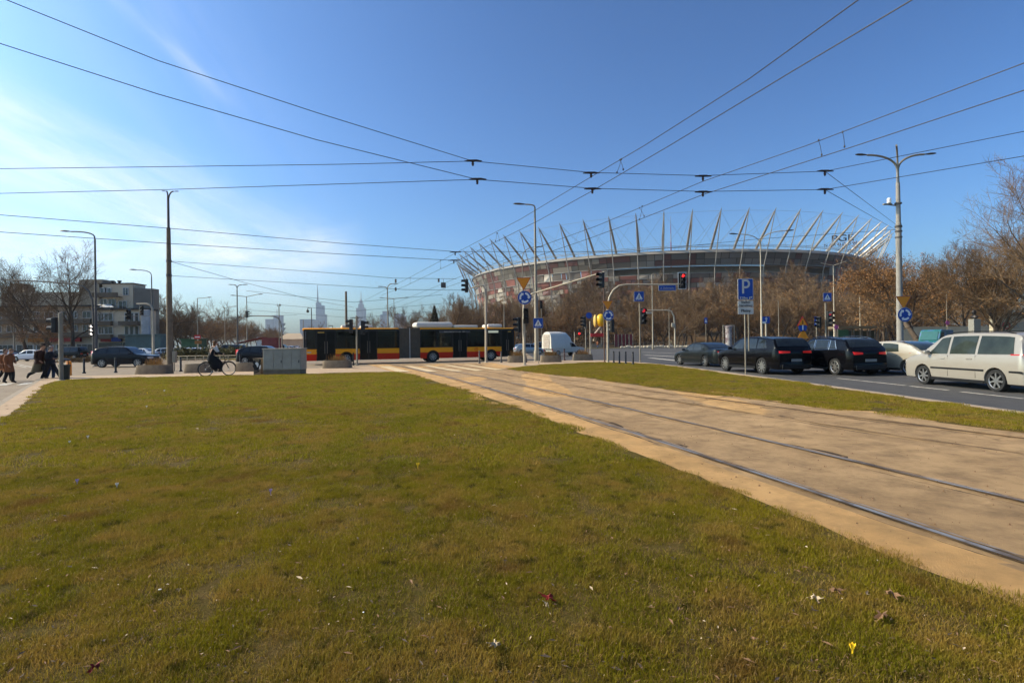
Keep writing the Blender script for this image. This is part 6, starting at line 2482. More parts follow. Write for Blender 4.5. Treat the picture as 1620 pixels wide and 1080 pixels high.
def person(label, loc, rz, pose, cloth, group=None, h=1.72):
    """local frame: the figure faces +X. pose gives joints in metres for a 1.72 m body"""
    r = thing('person', label, 'person', loc, rz, group)
    r.scale = (h / 1.72,) * 3
    J = dict(
        pelvis=(0, 0, .93), spine=(.01, 0, 1.12), chest=(.02, 0, 1.33), neck=(.03, 0, 1.475), head0=(.05, 0, 1.56), head=(.06, 0, 1.63),
        shL=(.01, .17, 1.41), elL=(-.04, .24, 1.14), wrL=(.06, .24, .90), hdL=(.09, .235, .82),
        shR=(.01, -.17, 1.41), elR=(-.04, -.24, 1.14), wrR=(.06, -.24, .90), hdR=(.09, -.235, .82),
        hipL=(0, .09, .90), knL=(.10, .10, .49), anL=(.02, .10, .09), toL=(.16, .11, .035),
        hipR=(0, -.09, .90), knR=(-.04, -.10, .49), anR=(-.22, -.10, .12), toR=(-.10, -.11, .035))
    J.update(pose)
    E = [('pelvis', 'spine'), ('spine', 'chest'), ('chest', 'neck'), ('neck', 'head0'), ('head0', 'head')]
    for s in 'LR':
        E += [('chest', 'sh' + s), ('sh' + s, 'el' + s), ('el' + s, 'wr' + s), ('wr' + s, 'hd' + s), ('pelvis', 'hip' + s), ('hip' + s, 'kn' + s), ('kn' + s, 'an' + s), ('an' + s, 'to' + s)]
    R = dict(pelvis=(.12, .15), spine=(.11, .14), chest=(.12, .17), neck=.055, head0=.075, head=.085)
    for s in 'LR':
        R.update({'sh' + s: .062, 'el' + s: .043, 'wr' + s: .028, 'hd' + s: (.018, .036), 'hip' + s: .095, 'kn' + s: .062, 'an' + s: .042, 'to' + s: .036})
    V = lambda k: Vector(J[k])

    def extra(b):
        hd = V('head')
        b.blob(hd + Vector((.01, 0, .01)), (.098, .078, .122), 14, 10)
        b.blob(hd + Vector((.105, 0, -.01)), (.018, .013, .022), 6, 5)      # nose
        for s in (1, -1):
            b.blob(hd + Vector((.01, .078 * s, 0)), (.018, .010, .03), 6, 5)  # ears
            b.blob(hd + Vector((.094, .032 * s, .022)), (.008, .014, .008), 6, 4, mi=1)  # eyes
        b.blob(hd + Vector((.094, 0, -.055)), (.008, .024, .007), 6, 4, mi=2)
        for s in 'LR':
            w, h_ = V('wr' + s), V('hd' + s)
            d = (h_ - w).normalized()
            side = Vector((0, 1, 0)) if abs(d.y) < .8 else Vector((1, 0, 0))
            ax = (Vector((1, 0, 0)) - d * d.x).normalized() if abs(d.x) < .8 else (Vector((0, 0, 1)) - d * d.z).normalized()
            inn = d.cross(ax) * (1 if s == 'L' else -1)
            for i, (ln, of) in enumerate(((.070, .026), (.080, .009), (.074, -.009), (.058, -.026))):
                p0 = h_ + ax * of
                p1 = p0 + d * ln * .5 + inn * .006
                p2 = p0 + d * ln * .8 + inn * .022
                p3 = p0 + d * ln * .95 + inn * .04
                b.tube([p0, p1, p2, p3], [.0095, .009, .008, .006], 6)
            q = w + d * .03 + ax * .028
            b.tube([q, q + d * .03 + ax * .025, q + d * .055 + ax * .035 + inn * .01], [.012, .010, .007], 6)
    skin_body(J, E, R, extra, [m_skin, s_black, mat('lips', (.35, .12, .1), .6)], r)

    def sleeve(m, s, k=1.0, to=1.0, nm='sleeve', rad=(.085, .066, .050)):
        b = MB()
        a, c, d = V('sh' + s), V('el' + s), V('wr' + s)
        d = c + (d - c) * to
        limb_mesh(b, [a + Vector((0, 0, .01)), c, d], [rad[0] * k, rad[1] * k, rad[2] * k])
        return b
    def leg(m, s, k=1.0, rad=(.115, .082, .066), nm='trousers', bb=None):
        b = bb or MB()
        a, c, d = V('hip' + s), V('kn' + s), V('an' + s)
        limb_mesh(b, [a + Vector((0, 0, .03)), c, c + (d - c) * .92], [rad[0] * k, rad[1] * k, rad[2] * k])
        return b
    def shoe(m, s):
        b = MB()
        a, t_ = V('an' + s), V('to' + s)
        d = (t_ - a)
        b.tube([a + Vector((0, 0, .02)), a + d * .15 - Vector((0, 0, .02)), a + d * .6, a + d * 1.15, a + d * 1.35], [.045, .052, .048, .042, .02], 10)
        hl = a - Vector((d.x, d.y, 0)).normalized() * .03
        b.tube([hl + Vector((0, 0, .01)), hl - Vector((0, 0, .055))], [.042, .036], 8)
        return b

    def torso(m, z_lo, k=1.0, nm='coat', flare=0.0, back=0.0):
        """lofted garment from hem to collar following pelvis-chest line"""
        b = MB()
        n = 20
        P = [(V('neck') + Vector((-.01, 0, -.01)), .065, .075), (V('chest') + Vector((0, 0, .11)), .10, .17), (V('chest'), .135, .205), (V('spine'), .125, .175), (V('pelvis'), .14, .185)]
        if z_lo < .9:
            pz = V('pelvis')
            for t_ in (.35, .7, 1.0):
                z = .93 + (z_lo - .93) * t_
                P.append((Vector((pz.x + back * t_, pz.y, z)), .15 + flare * t_, .19 + flare * .6 * t_))
        vs = []
        for c, rx, ry in P:
            for j in range(n):
                a = 2 * PI * j / n
                f = 1 + .03 * math.sin(5 * a + c.z * 9)
                vs.append(c + Vector((math.cos(a) * rx * k * f, math.sin(a) * ry * k * f, 0)))
        fs = [(i * n + j, (i + 1) * n + j, (i + 1) * n + (j + 1) % n, i * n + (j + 1) % n) for i in range(len(P) - 1) for j in range(n)]
        fs += [tuple(range(n))]
        b.add(vs, fs)
        return b
    for it in cloth:
        kd, m = it[0], it[1]
        if kd == 'coat':
            b = torso(m, it[2], it[3] if len(it) > 3 else 1.0, 'coat', it[4] if len(it) > 4 else 0, it[5] if len(it) > 5 else 0)
            for s in 'LR':
                q = sleeve(m, s, 1.0)
                b.add(q.v, q.f)
            b.build(it[6] if len(it) > 6 else 'coat', m, r, smooth=True, angle=2)
        elif kd == 'trousers':
            b = MB()
            for s in 'LR':
                leg(m, s, 1.0, bb=b)
            b.blob(V('pelvis') + Vector((0, 0, -.01)), (.14, .175, .14), 14, 8)
            b.build('trousers', m, r, smooth=True, angle=2)
        elif kd == 'boots':
            b = MB()
            for s in 'LR':
                a, c = V('kn' + s), V('an' + s)
                limb_mesh(b, [a + (c - a) * .35, a + (c - a) * .7, c], [.062, .060, .05])
            b.build('boots', m, r, smooth=True)
        elif kd == 'shoes':
            for s in 'LR':
                shoe(m, s).build('shoe', m, r, smooth=True)
        elif kd == 'hair':
            b = MB()
            hd = V('head')
            b.blob(hd + Vector((-.02, 0, .035)), (.105, .09, .11), 14, 10)
            if len(it) > 2:
                b.blob(hd + Vector((-.06, 0, -.05)), (.06, .085, .12), 12, 8)
            b.build('hair', m, r, smooth=True)
        elif kd == 'hat':
            b = MB()
            hd = V('head')
            b.lathe([(.17, .055), (.175, .062), (.10, .08), (.098, .12), (.085, .165), (.03, .175)], hd, 18)
            b.build('hat', m, r, smooth=True)
        elif kd == 'cap':
            b = MB(); hd = V('head')
            b.blob(hd + Vector((-.005, 0, .05)), (.105, .09, .09), 14, 8)
            b.build('cap', m, r, smooth=True)
        elif kd == 'bag':
            b = MB(); b.bbox(it[2], it[3], .03)
            b.build('bag', m, r, smooth=True)
        elif kd == 'scarf':
            b = MB(); c = V('neck'); b.tube([c + Vector((.07 * math.cos(a * PI / 6), .075 * math.sin(a * PI / 6), .0)) for a in range(12)], .032, 8, closed=True)
            b.build('scarf', m, r, smooth=True)
    return r


c_rust = mat('rust coloured coat', (0.20, 0.075, 0.03), .85, 0, .15, 6)
c_brown = mat('dark brown jacket', (0.055, 0.022, 0.014), .7, 0, .2, 6)
c_olive = mat('olive grey coat', (0.13, 0.11, 0.065), .85, 0, .15, 6)
c_black = mat('black cloth', (0.012, 0.012, 0.014), .8, 0, .2, 6)
c_jean = mat('blue jeans', (0.03, 0.05, 0.10), .85, 0, .2, 8)
c_white = mat('white fabric', (0.62, 0.60, 0.56), .8, 0, .1)
c_leather = mat('black leather', (0.015, 0.012, 0.011), .4)
c_grey = mat('grey hair', (0.25, 0.22, 0.19), .8)

walk = dict(hipL=(0, .09, .90), knL=(.17, .10, .52), anL=(.24, .10, .10), toL=(.37, .11, .05), hipR=(0, -.09, .90), knR=(-.05, -.10, .50), anR=(-.30, -.10, .16), toR=(-.20, -.11, .04))
p = G(14, 605.5)
person('older walker in a rust coloured knee-length coat at the left edge', (p.x, p.y, 0.004), 0.05, dict(walk, knL=(.12, .10, .50), anL=(.10, .10, .09), toL=(.23, .11, .04), knR=(-.02, -.1, .48), anR=(-.16, -.10, .10), toR=(-.04, -.11, .035), chest=(.04, 0, 1.31), neck=(.08, 0, 1.45), head0=(.11, 0, 1.53), head=(.13, 0, 1.60), shL=(.04, .17, 1.38), shR=(.04, -.17, 1.38), elL=(.06, .24, 1.12), wrL=(.22, .14, 1.02), hdL=(.28, .10, 1.0), elR=(.04, -.25, 1.12), wrR=(.14, -.22, .92), hdR=(.18, -.21, .85)),
       [('coat', c_rust, .56, 1.08, .05), ('trousers', c_black), ('boots', c_leather), ('shoes', c_leather), ('cap', mat('brown knitted cap', (.16, .09, .05), .9)), ('scarf', c_brown), ('bag', c_rust, (-.15, -.26, .85), (.26, .10, .26))], h=1.60)
p = G(-6, 604.5)
person('walker cut by the left edge in a lighter orange brown coat', (p.x - .05, p.y + .5, 0.004), 0.0, dict(walk), [('coat', mat('orange brown coat', (.30, .12, .05), .85), .60, 1.05, .04), ('trousers', c_black), ('boots', c_leather), ('shoes', c_leather), ('hair', m_hair, 1)], h=1.58)
stride = dict(hipL=(0, .09, .90), knL=(.16, .10, .52), anL=(.26, .10, .12), toL=(.40, .11, .07), hipR=(0, -.09, .90), knR=(-.08, -.10, .50), anR=(-.42, -.10, .30), toR=(-.46, -.11, .18))
p = G(55, 602.5)
person('walker in a wide-brimmed hat and long olive coat, hindmost of the pair', (p.x + .12, p.y + .1, 0.004), -.05, dict(stride, pelvis=(.02, 0, .92), spine=(.05, 0, 1.12), chest=(.10, 0, 1.32), neck=(.16, 0, 1.46), head0=(.20, 0, 1.545), head=(.22, 0, 1.61), shL=(.09, .17, 1.39), shR=(.09, -.17, 1.39), elL=(.02, .25, 1.13), wrL=(.12, .24, .93), hdL=(.16, .23, .86), elR=(.10, -.26, 1.12), wrR=(.24, -.22, .96), hdR=(.30, -.20, .90)),
       [('coat', c_olive, .40, 1.02, .04, -.16, 'long_coat'), ('coat', c_brown, .80, 1.09, .02, 0, 'jacket'), ('trousers', c_black), ('shoes', c_leather), ('hat', mat('brown felt hat', (.05, .03, .02), .9)), ('hair', m_hair)], h=1.80)
p = G(64, 602.5)
person('walker in blue jeans between the hatted walker and the dark one', (p.x, p.y + .55, 0.004), 0.05, dict(walk, knL=(.10, .10, .50), anL=(.08, .10, .09), toL=(.21, .11, .04), knR=(.02, -.1, .49), anR=(-.12, -.10, .10), toR=(0, -.11, .035)),
       [('coat', c_brown, .80, 1.02), ('trousers', c_jean), ('shoes', c_leather), ('hair', m_hair)], h=1.66)
big = dict(hipL=(0, .09, .86), knL=(.22, .10, .53), anL=(.44, .10, .16), toL=(.57, .11, .14), hipR=(0, -.09, .86), knR=(-.14, -.10, .50), anR=(-.34, -.10, .14), toR=(-.22, -.11, .04), pelvis=(0, 0, .89))
p = G(80, 602)
person('dark-clothed walker striding with folded arms beside the signal post', (p.x - .15, p.y + .15, 0.0), 0.02, dict(big, elL=(.06, .27, 1.16), wrL=(.20, .08, 1.12), hdL=(.22, -.02, 1.12), elR=(.06, -.27, 1.14), wrR=(.22, -.10, 1.10), hdR=(.25, -.01, 1.10)),
       [('coat', c_black, .82, 1.06, .0, 0, 'jacket'), ('trousers', c_black), ('shoes', c_leather), ('hair', c_grey), ('bag', c_white, (-.28, .1, .80), (.12, .08, .34))], h=1.70)

# cyclist and bicycle
pr, pf_ = G(327.5, 595, ZP), G(360.5, 593.3, ZP)
bdir = (pf_ - pr)
wbk = bdir.length
RW = .34
bk = thing('bicycle', 'dark city bicycle ridden along the footway', 'bicycle', ((pr.x + pf_.x) / 2, (pr.y + pf_.y) / 2, ZP), math.atan2(bdir.y, bdir.x))
m_tyre = m_rubber
m_frame = mat('dark bicycle frame', (.03, .03, .03), .35, .3)
hx = .55
for xw in (-hx, hx):
    b = MB()
    b.tube([(xw + RW * math.cos(a * PI / 14), 0, RW + RW * math.sin(a * PI / 14)) for a in range(28)], .019, 8, closed=True, mi=0)
    o = b.build('wheel', m_tyre, bk, smooth=True)
    b = MB()
    b.tube([(xw + (RW - .025) * math.cos(a * PI / 14), 0, RW + (RW - .025) * math.sin(a * PI / 14)) for a in range(28)], .008, 6, closed=True)
    for k in range(16):
        a = 2 * PI * k / 16
        b.tube([(xw + .02 * math.cos(a + 1), 0, RW + .02 * math.sin(a + 1)), (xw + (RW - .02) * math.cos(a), 0, RW + (RW - .02) * math.sin(a))], .0018, 4)
    b.tube([(xw, -.05, RW), (xw, .05, RW)], .02, 8)
    b.build('rim_spokes', m_rim, o)
    b = MB()
    b.tube([(xw + (RW + .03) * math.cos(math.radians(a)), 0, RW + (RW + .03) * math.sin(math.radians(a))) for a in range(20, 190, 12)], .014, 6)
    b.build('mudguard', m_frame, bk)
b = MB()
bbk, seat, head, headl = (-.10, 0, .30), (-.26, 0, .82), (.34, 0, .86), (.37, 0, .72)
for a, c, rr in ((bbk, seat, .017), (bbk, headl, .02), ((-.18, 0, .62), headl, .015), (head, headl, .02), ((-hx, .05, RW), bbk, .011), ((-hx, -.05, RW), bbk, .011), ((-hx, .05, RW), (-.22, 0, .66), .009), ((-hx, -.05, RW), (-.22, 0, .66), .009),
                 (headl, (hx, .05, RW), .012), (headl, (hx, -.05, RW), .012), (head, (.31, 0, 1.02), .012)):
    b.tube([a, c], rr, 8)
b.build('frame', m_frame, bk, smooth=True)
b = MB(); b.tube([(.16, .30, 1.05), (.28, .24, 1.07), (.31, 0, 1.03), (.28, -.24, 1.07), (.16, -.30, 1.05)], .012, 8); b.build('handlebar', m_frame, bk, smooth=True)
b = MB(); b.blob((-.30, 0, .87), (.14, .08, .035), 12, 6); b.build('saddle', m_trim, bk, smooth=True)
b = MB(); b.tube([(-.10, .08, .30), (-.10, -.08, .30)], .014, 6); b.lathe([(.09, -.004), (.09, .004)], (-.10, -.05, .30), 20, M=Matrix.Rotation(PI / 2, 4, 'X')); b.tube([(-.10, -.08, .30), (.04, -.09, .22)], .01, 6); b.tube([(-.10, .08, .30), (-.24, .09, .38)], .01, 6); b.bbox((.06, -.13, .21), (.10, .09, .02), .005); b.bbox((-.26, .13, .39), (.10, .09, .02), .005); b.build('crank_pedals', m_frame, bk)
b = MB()
for z in (.86, .98):
    b.tube([(.62 + .0, .14, z), (.62, -.14, z), (.40, -.14, z), (.40, .14, z)], .008, 5, closed=True)
for x, y in ((.62, .14), (.62, -.14), (.40, -.14), (.40, .14), (.51, .14), (.51, -.14), (.62, 0), (.40, 0)):
    b.tube([(x, y, .98), (x * .98, y * .8, .74)], .006, 4)
b.tube([(.60, .11, .74), (.60, -.11, .74), (.42, -.11, .74), (.42, .11, .74)], .008, 5, closed=True)
b.build('basket', m_frame, bk)
b = MB(); b.bbox((-.55, 0, .74), (.36, .12, .02), .005); b.tube([(-hx, .05, RW), (-.62, .05, .73)], .006, 5); b.tube([(-hx, -.05, RW), (-.62, -.05, .73)], .006, 5); b.build('carrier_rack', m_frame, bk)
pose = dict(pelvis=(-.30, 0, .98), spine=(-.28, 0, 1.16), chest=(-.20, 0, 1.35), neck=(-.14, 0, 1.49), head0=(-.11, 0, 1.57), head=(-.09, 0, 1.64), shL=(-.18, .17, 1.43), shR=(-.18, -.17, 1.43),
            elL=(-.06, .26, 1.20), wrL=(.13, .29, 1.09), hdL=(.18, .28, 1.07), elR=(-.06, -.26, 1.20), wrR=(.13, -.29, 1.09), hdR=(.18, -.28, 1.07),
            hipL=(-.28, .09, .95), knL=(.08, .12, .78), anL=(-.26, .13, .46), toL=(-.14, .13, .42), hipR=(-.28, -.09, .95), knR=(.13, -.12, .62), anR=(.02, -.13, .28), toR=(.13, -.13, .25))
cy = person('cyclist in a black skirt and white sleeves riding on the footway', (bk.location.x, bk.location.y, ZP), bk.rotation_euler.z, pose,
            [('coat', c_black, .95, .94, 0, 0, 'top'), ('trousers', c_black), ('shoes', c_leather), ('hair', mat('auburn hair', (.14, .07, .03), .8), 1)], h=1.72)
b = MB()
for s, y in (('L', 1), ('R', -1)):
    limb_mesh(b, [(-.19, .17 * y, 1.44), (-.09, .245 * y, 1.26), (-.055, .262 * y, 1.20)], [.10, .078, .062])
b.build('white_sleeves', c_white, cy, smooth=True)
b = MB()
n = 16
vs = []
for c, rx, ry in ((Vector((-.30, 0, 1.02)), .15, .18), (Vector((-.24, 0, .84)), .24, .22), (Vector((-.12, 0, .62)), .28, .23), (Vector((-.04, 0, .34)), .26, .20)):
    for j in range(n):
        a = 2 * PI * j / n
        vs.append(c + Vector((math.cos(a) * rx, math.sin(a) * ry, 0)))
b.add(vs, [(i * n + j, (i + 1) * n + j, (i + 1) * n + (j + 1) % n, i * n + (j + 1) % n) for i in range(3) for j in range(n)])
b.build('skirt', c_black, cy, smooth=True)
# two people seen over the second black car, far
for i, (px, lab, m) in enumerate(((1342, 'left of two distant people in pale clothes near the shelter', c_white), (1347.5, 'right of two distant people in pale clothes near the shelter', c_rust))):
    p = at(px, 540, 75)
    person(lab, (p.x, 75 + i, 0.1), 2.0, walk, [('coat', m, .8, 1.05), ('trousers', c_black), ('shoes', c_leather), ('hair', m_hair)], h=1.75)
for i, (px, lab, m) in enumerate(((943, 'distant walker in dark red clothes under the yellow balloon', c_rust), (958.5, 'distant walker in black near the yellow balloon', c_black), (1062, 'distant walker in a grey coat at the park edge', c_olive))):
    p = at(px, 540, 124)
    person(lab, (p.x, 122 + i, 0.1), 1.0 + i, walk, [('coat', m, .75, 1.05), ('trousers', c_jean), ('shoes', c_leather), ('hair', m_hair)], h=1.75)
# ------------------------------------------------------------------ stadium
SCX, SCY, SA, SB = 112.0, 438.0, 143.5, 163.5
stad = thing('stadium', 'huge oval stadium with red and silver panels and leaning masts', 'stadium', (SCX, SCY, 0))
NM = 72


def ell(t_, k=0.0, z=0.0):
    return Vector(((SA + k) * math.cos(t_), (SB + k) * math.sin(t_), z + 5 * (1 + math.sin(t_)) * min(1, max(0, (z - 30) / 16)) * (z < 60)))


m_fac = bpy.data.materials.new('stadium panels')
m_fac.use_nodes = True
t = m_fac.node_tree
n_, l_ = t.nodes, t.links
at_ = n_.new('ShaderNodeAttribute')
at_.attribute_name = 'panel'
l_.new(at_.outputs['Color'], n_['Principled BSDF'].inputs['Base Color'])
n_['Principled BSDF'].inputs['Roughness'].default_value = .5


def panels(name, z0, z1, k0, k1, rows, per, seed, red=.45, tilt=.5, miss=.0, ang=None, pal=None):
    rn = random.Random(seed)
    V, F, C = [], [], []
    cols_ = NM * per
    pal = pal or [((0.24, .085, .065), .17), ((.12, .045, .038), .22), ((.36, .31, .25), .19), ((.21, .18, .145), .21), ((.12, .10, .085), .21)]
    for r_ in range(rows):
        c_ = 0
        while c_ < cols_:
            run = rn.choice((1, 1, 1, 2, 2, 3))
            a0, a1 = 2 * PI * c_ / cols_, 2 * PI * min(c_ + run, cols_) / cols_
            mida = (a0 + a1) / 2
            c_ += run
            if ang and not ang(mida):
                continue
            if rn.random() < miss:
                continue
            x = rn.random()
            acc = 0
            col = pal[-1][0]
            for cc, w in pal:
                acc += w
                if x < acc:
                    col = cc
                    break
            f = rn.uniform(.8, 1.2)
            za, zb2 = z0 + (z1 - z0) * r_ / rows, z0 + (z1 - z0) * (r_ + 1) / rows
            ka, kb_ = k0 + (k1 - k0) * r_ / rows, k0 + (k1 - k0) * (r_ + 1) / rows
            o = rn.uniform(-tilt, tilt)
            b0 = len(V)
            V += [ell(a0 + .001, ka + o, za + .1), ell(a1 - .001, ka + o * .3, za + .1), ell(a1 - .001, kb_ - o * .3, zb2 - .1), ell(a0 + .001, kb_ - o, zb2 - .1)]
            F.append((b0, b0 + 1, b0 + 2, b0 + 3))
            C.append(tuple(min(1, q * f) for q in col) + (1,))
    me = bpy.data.meshes.new(name)
    me.from_pydata([tuple(v) for v in V], [], F)
    a = me.color_attributes.new('panel', 'FLOAT_COLOR', 'CORNER')
    a.data.foreach_set('color', np.repeat(np.array(C), 4, axis=0).ravel())
    me.materials.append(m_fac)
    o = bpy.data.objects.new(name, me)
    SC.collection.objects.link(o)
    o.parent = stad
    return o


def norm_ang(a):
    return (a + PI) % (2 * PI) - PI


near_c = lambda a: -math.radians(113) < norm_ang(a) < -math.radians(64)
panels('facade_panels', 8, 36.5, -12, -3.5, 12, 4, 3)
panels('facade_panels', 40.5, 46.5, -2.5, -.5, 2, 3, 5, pal=[((.09, .03, .025), .25), ((.16, .14, .115), .30), ((.085, .075, .062), .45)], tilt=.3)
panels('facade_panels', 36.6, 40.4, -3.4, -2.6, 1, 4, 7, ang=lambda a: not near_c(a))
m_dark = mat('stadium inner wall', (.05, .045, .042), .8)
m_silver = mat('silver painted steel', (.30, .28, .25), .4, .3, .05)
m_roofm = mat('translucent roof edge', (.24, .22, .19), .5, 0, .06)


def ring_band(name, m, z0, z1, k0, k1, n=132, parent=stad, cap=None):
    b = MB()
    vs = []
    for i in range(n):
        a = 2 * PI * i / n
        vs += [ell(a, k0, z0), ell(a, k1, z1)]
    b.add(vs, [(2 * i, 2 * ((i + 1) % n), 2 * ((i + 1) % n) + 1, 2 * i + 1) for i in range(n)])
    return b.build(name, m, parent, smooth=True)


ring_band('inner_wall', m_dark, 2, 37, -16, -8)
ring_band('inner_wall', m_dark, 40.6, 47, -6, -3)
b = MB()
vs = [ell(math.radians(-118 + i), -14, z) for i in range(71) for z in (35.5, 41.5)]
b.add(vs, [(2 * i, 2 * i + 2, 2 * i + 3, 2 * i + 1) for i in range(70)])
b.build('concourse_daylight_sheet', mat('painted concourse daylight', (.50, .47, .42), .7), stad)  # pale sheet across the open gap, coloured as daylight showing through
ring_band('roof_edge', m_roofm, 46.6, 48.3, 0.2, -1.2)
b = MB()
vs = []
NR = 132
for i in range(NR):
    a = 2 * PI * i / NR
    vs += [ell(a, -1.2, 48.3), ell(a, -16, 50), ell(a, -62, 52.5)]
b.add(vs, [q for i in range(NR) for q in ((3 * i, 3 * ((i + 1) % NR), 3 * ((i + 1) % NR) + 1, 3 * i + 1), (3 * i + 1, 3 * ((i + 1) % NR) + 1, 3 * ((i + 1) % NR) + 2, 3 * i + 2))])
b.build('roof', m_roofm, stad, smooth=True)
b = MB()
for z, k, rr in ((36.5, -3.0, .16), (40.5, -2.2, .16), (49.6, -.6, .16), (50.4, -.6, .10)):
    b.tube([ell(2 * PI * i / NR, k, z) for i in range(NR)], rr, 6, closed=True)
for i in range(NR * 2):
    a = 2 * PI * i / (NR * 2)
    b.tube([ell(a, -.6, 48.2), ell(a, -.6, 50.4)], .06, 4, cap=False)
b.build('roof_rails', m_silver, stad)
m_red = mat('red steel', (.3, .03, .03), .5)
for i in range(NM):
    a = 2 * PI * (i + .35) / NM
    # the farthest masts stay behind the near roof: still real parts, as far as 100 allows
    tip = ell(a, 11.5, 65)
    inner = ell(a, -7, 47.5)
    foot = ell(a, -2, 9)
    b = MB()
    b.tube([inner, inner + (tip - inner) * .12, inner + (tip - inner) * .6, tip, tip + (tip - inner).normalized() * 1.6], [.42, .66, .60, .26, .10], 8)
    b.build('mast', m_silver, stad, smooth=True)
    b = MB()
    b.tube([tip - Vector((0, 0, .6)), ell(a, 1.2, 38), foot], [.20, .30, .34], 6)
    b.build('tie_column', m_silver, stad, smooth=True)
b = MB()
for i in range(NM):
    a = 2 * PI * (i + .35) / NM
    tip = ell(a, 11.5, 65)
    b.tube([tip, ell(a, -40, 51.5)], .07, 4, cap=False)
    for s in (-1, 1):
        b.tube([tip, ell(a + s * 2 * PI / NM * .98, 2.5, 48.5)], .05, 4, cap=False)
b.build('cables', m_silver, stad)
b = MB()
b.tube([ell(2 * PI * (i + .35) / NM, 11.5, 65) for i in range(NM)], .05, 4, closed=True)
b.build('ring_cable', m_silver, stad)
# spire over the roof centre
b = MB()
sx = (1063.5 - CX) / FPX * SCY - SCX
for i in range(8):
    z0 = 47 + i * 7.0
    b.tube([(sx, 0, z0), (sx, 0, z0 + 7.0)], [.85 - .095 * i, .85 - .095 * (i + 1) + .02], 8, mi=i % 2)
b.build('spire', [mat('spire red', (.22, .05, .07), .6), mat('spire grey', (.26, .25, .27), .6)], stad)
# lettering on the roof edge
d = ray(1331, 400)
best = None
for i in range(3600):
    a = 2 * PI * i / 3600
    q = ell(a, 2.0) + Vector((SCX, SCY, 0))
    e = abs(q.x / q.y - d.x / d.y)
    if q.y < SCY - 10 and (best is None or e < best[0]):
        best = (e, a)
al = best[1]
q = ell(al, 3.0)
tan = Vector((-(SA) * math.sin(al), SB * math.cos(al), 0)).normalized()
if tan.x < 0:
    tan = -tan
yaw = math.atan2(d.y, d.x) - PI / 2 + .12
dist = q.y + SCY
zc1 = at(1332, 377, dist).z
zc2 = at(1327, 386.5, dist).z
m_sign = mat('dark blue sign letters', (.012, .018, .04), .4)
sg = thing('roof_sign', 'dark letters PGE NARODOWY standing above the stadium roof edge', 'sign', (SCX + q.x, SCY + q.y, 0), yaw)
hpx = dist / FPX
put_text('PGE', 10.5 * hpx * 1.35, m_sign, sg, Matrix.Translation((0, 0, zc1)) @ RX90 @ Matrix.Shear('XY', 4, (.25, 0)) @ Matrix.Diagonal((1.25, 1, 1, 1)), bold=.10, depth=.2)
put_text('N A R O D O W Y', 4.2 * hpx * 1.4, m_sign, sg, Matrix.Translation((0, 0, zc2)) @ RX90 @ Matrix.Diagonal((1.08, 1, 1, 1)), bold=.04, depth=.2)
b = MB()
for x in (-8, 0, 8):
    b.tube([(x, .5, 49), (x, .5, zc2)], .06, 4)
b.build('sign_frame', m_silver, sg)

# ------------------------------------------------------------------ buildings at left
m_wall1 = mat('grey brown render', (0.40, 0.31, 0.21), .9, 0, .14, .25, .2, 4)
m_wall2 = mat('pale grey render', (0.60, 0.48, 0.33), .9, 0, .12, .25, .2, 4)
m_wall3 = mat('blue grey render', (0.25, 0.215, 0.165), .9, 0, .1, .3)
m_win = mat('window glass', (.035, .042, .048), .12, 0, .5, .8, spec=.7)
m_wfr = mat('white window frame', (.55, .53, .50), .6)
m_band = mat('brown balcony panel', (.13, .095, .065), .85, 0, .15, .5)
m_roofd = mat('dark roof edge', (.05, .045, .04), .8)


def win_part(parent, x, z, w, h, y, mull=1, m=None):
    b = MB()
    f = .11
    b.box((x, y - .03, z + h / 2 - f / 2), (w, .1, f)); b.box((x, y - .03, z - h / 2 + f / 2), (w, .1, f))
    for s in (-1, 1):
        b.box((x + s * (w / 2 - f / 2), y - .03, z), (f, .1, h - 2 * f))
    for k in range(mull):
        b.box((x - w / 2 + w * (k + 1) / (mull + 1), y - .03, z), (f * .9, .09, h - 2 * f))
    o = b.build('window', m_wfr, parent)
    b = MB(); b.box((x, y + .005, z), (w - 2 * f, .04, h - 2 * f)); b.build('pane', m or m_win, o)
    return o


rn = random.Random(12)
YB = 112.0
xL, xM, xR = (-70 - CX) / FPX * YB, (150 - CX) / FPX * YB, (225 - CX) / FPX * YB
hz = lambda px, py, Y=YB: at(px, py, Y).z
blg = thing('apartment_building', 'long low brown apartment block with shops, behind the bare trees', 'building', ((xL + xM) / 2, YB, 0))
wd = xM - xL
H1 = hz(80, 485.5)
b = MB(); b.box((0, 2.5, H1 / 2), (wd, 5, H1)); b.build('wall', m_wall1, blg)
b = MB(); b.box((0, 2.2, H1 + .15), (wd + .6, 5.8, .3)); b.build('roof', m_roofd, blg)
b = MB(); b.box((wd * .1, 8, H1 + 1.9), (wd * .8, 8, 3.2)); b.build('attic_storey', m_wall2, blg)
zs = [hz(80, 497), hz(80, 526 - 3)]
nb = 11
for f_, zc in enumerate((hz(60, 499), hz(60, 520))):
    b = MB(); b.box((0, -.42, zc - 1.35), (wd - .6, .8, .95)); b.build('balcony_band', m_band, blg)
    for i in range(nb):
        x = -wd / 2 + wd * (i + .5) / nb
        win_part(blg, x - .2, zc + .05, 1.9 if i % 3 else 1.3, 1.45, -.05, 1)
for i in range(7):
    x = -wd / 2 + wd * (i + .5) / 7
    b = MB(); b.box((x, -.06, 1.35), (wd / 7 - .5, .1, 2.2), mi=0); o = b.build('shopfront', m_wfr, blg)
    for k in range(3):
        b = MB(); b.box((x + (k - 1) * (wd / 7 - .8) / 3, -.13, 1.4), ((wd / 7 - .9) / 3 - .08, .05, 2.0)); b.build('shop_pane', m_win, o)
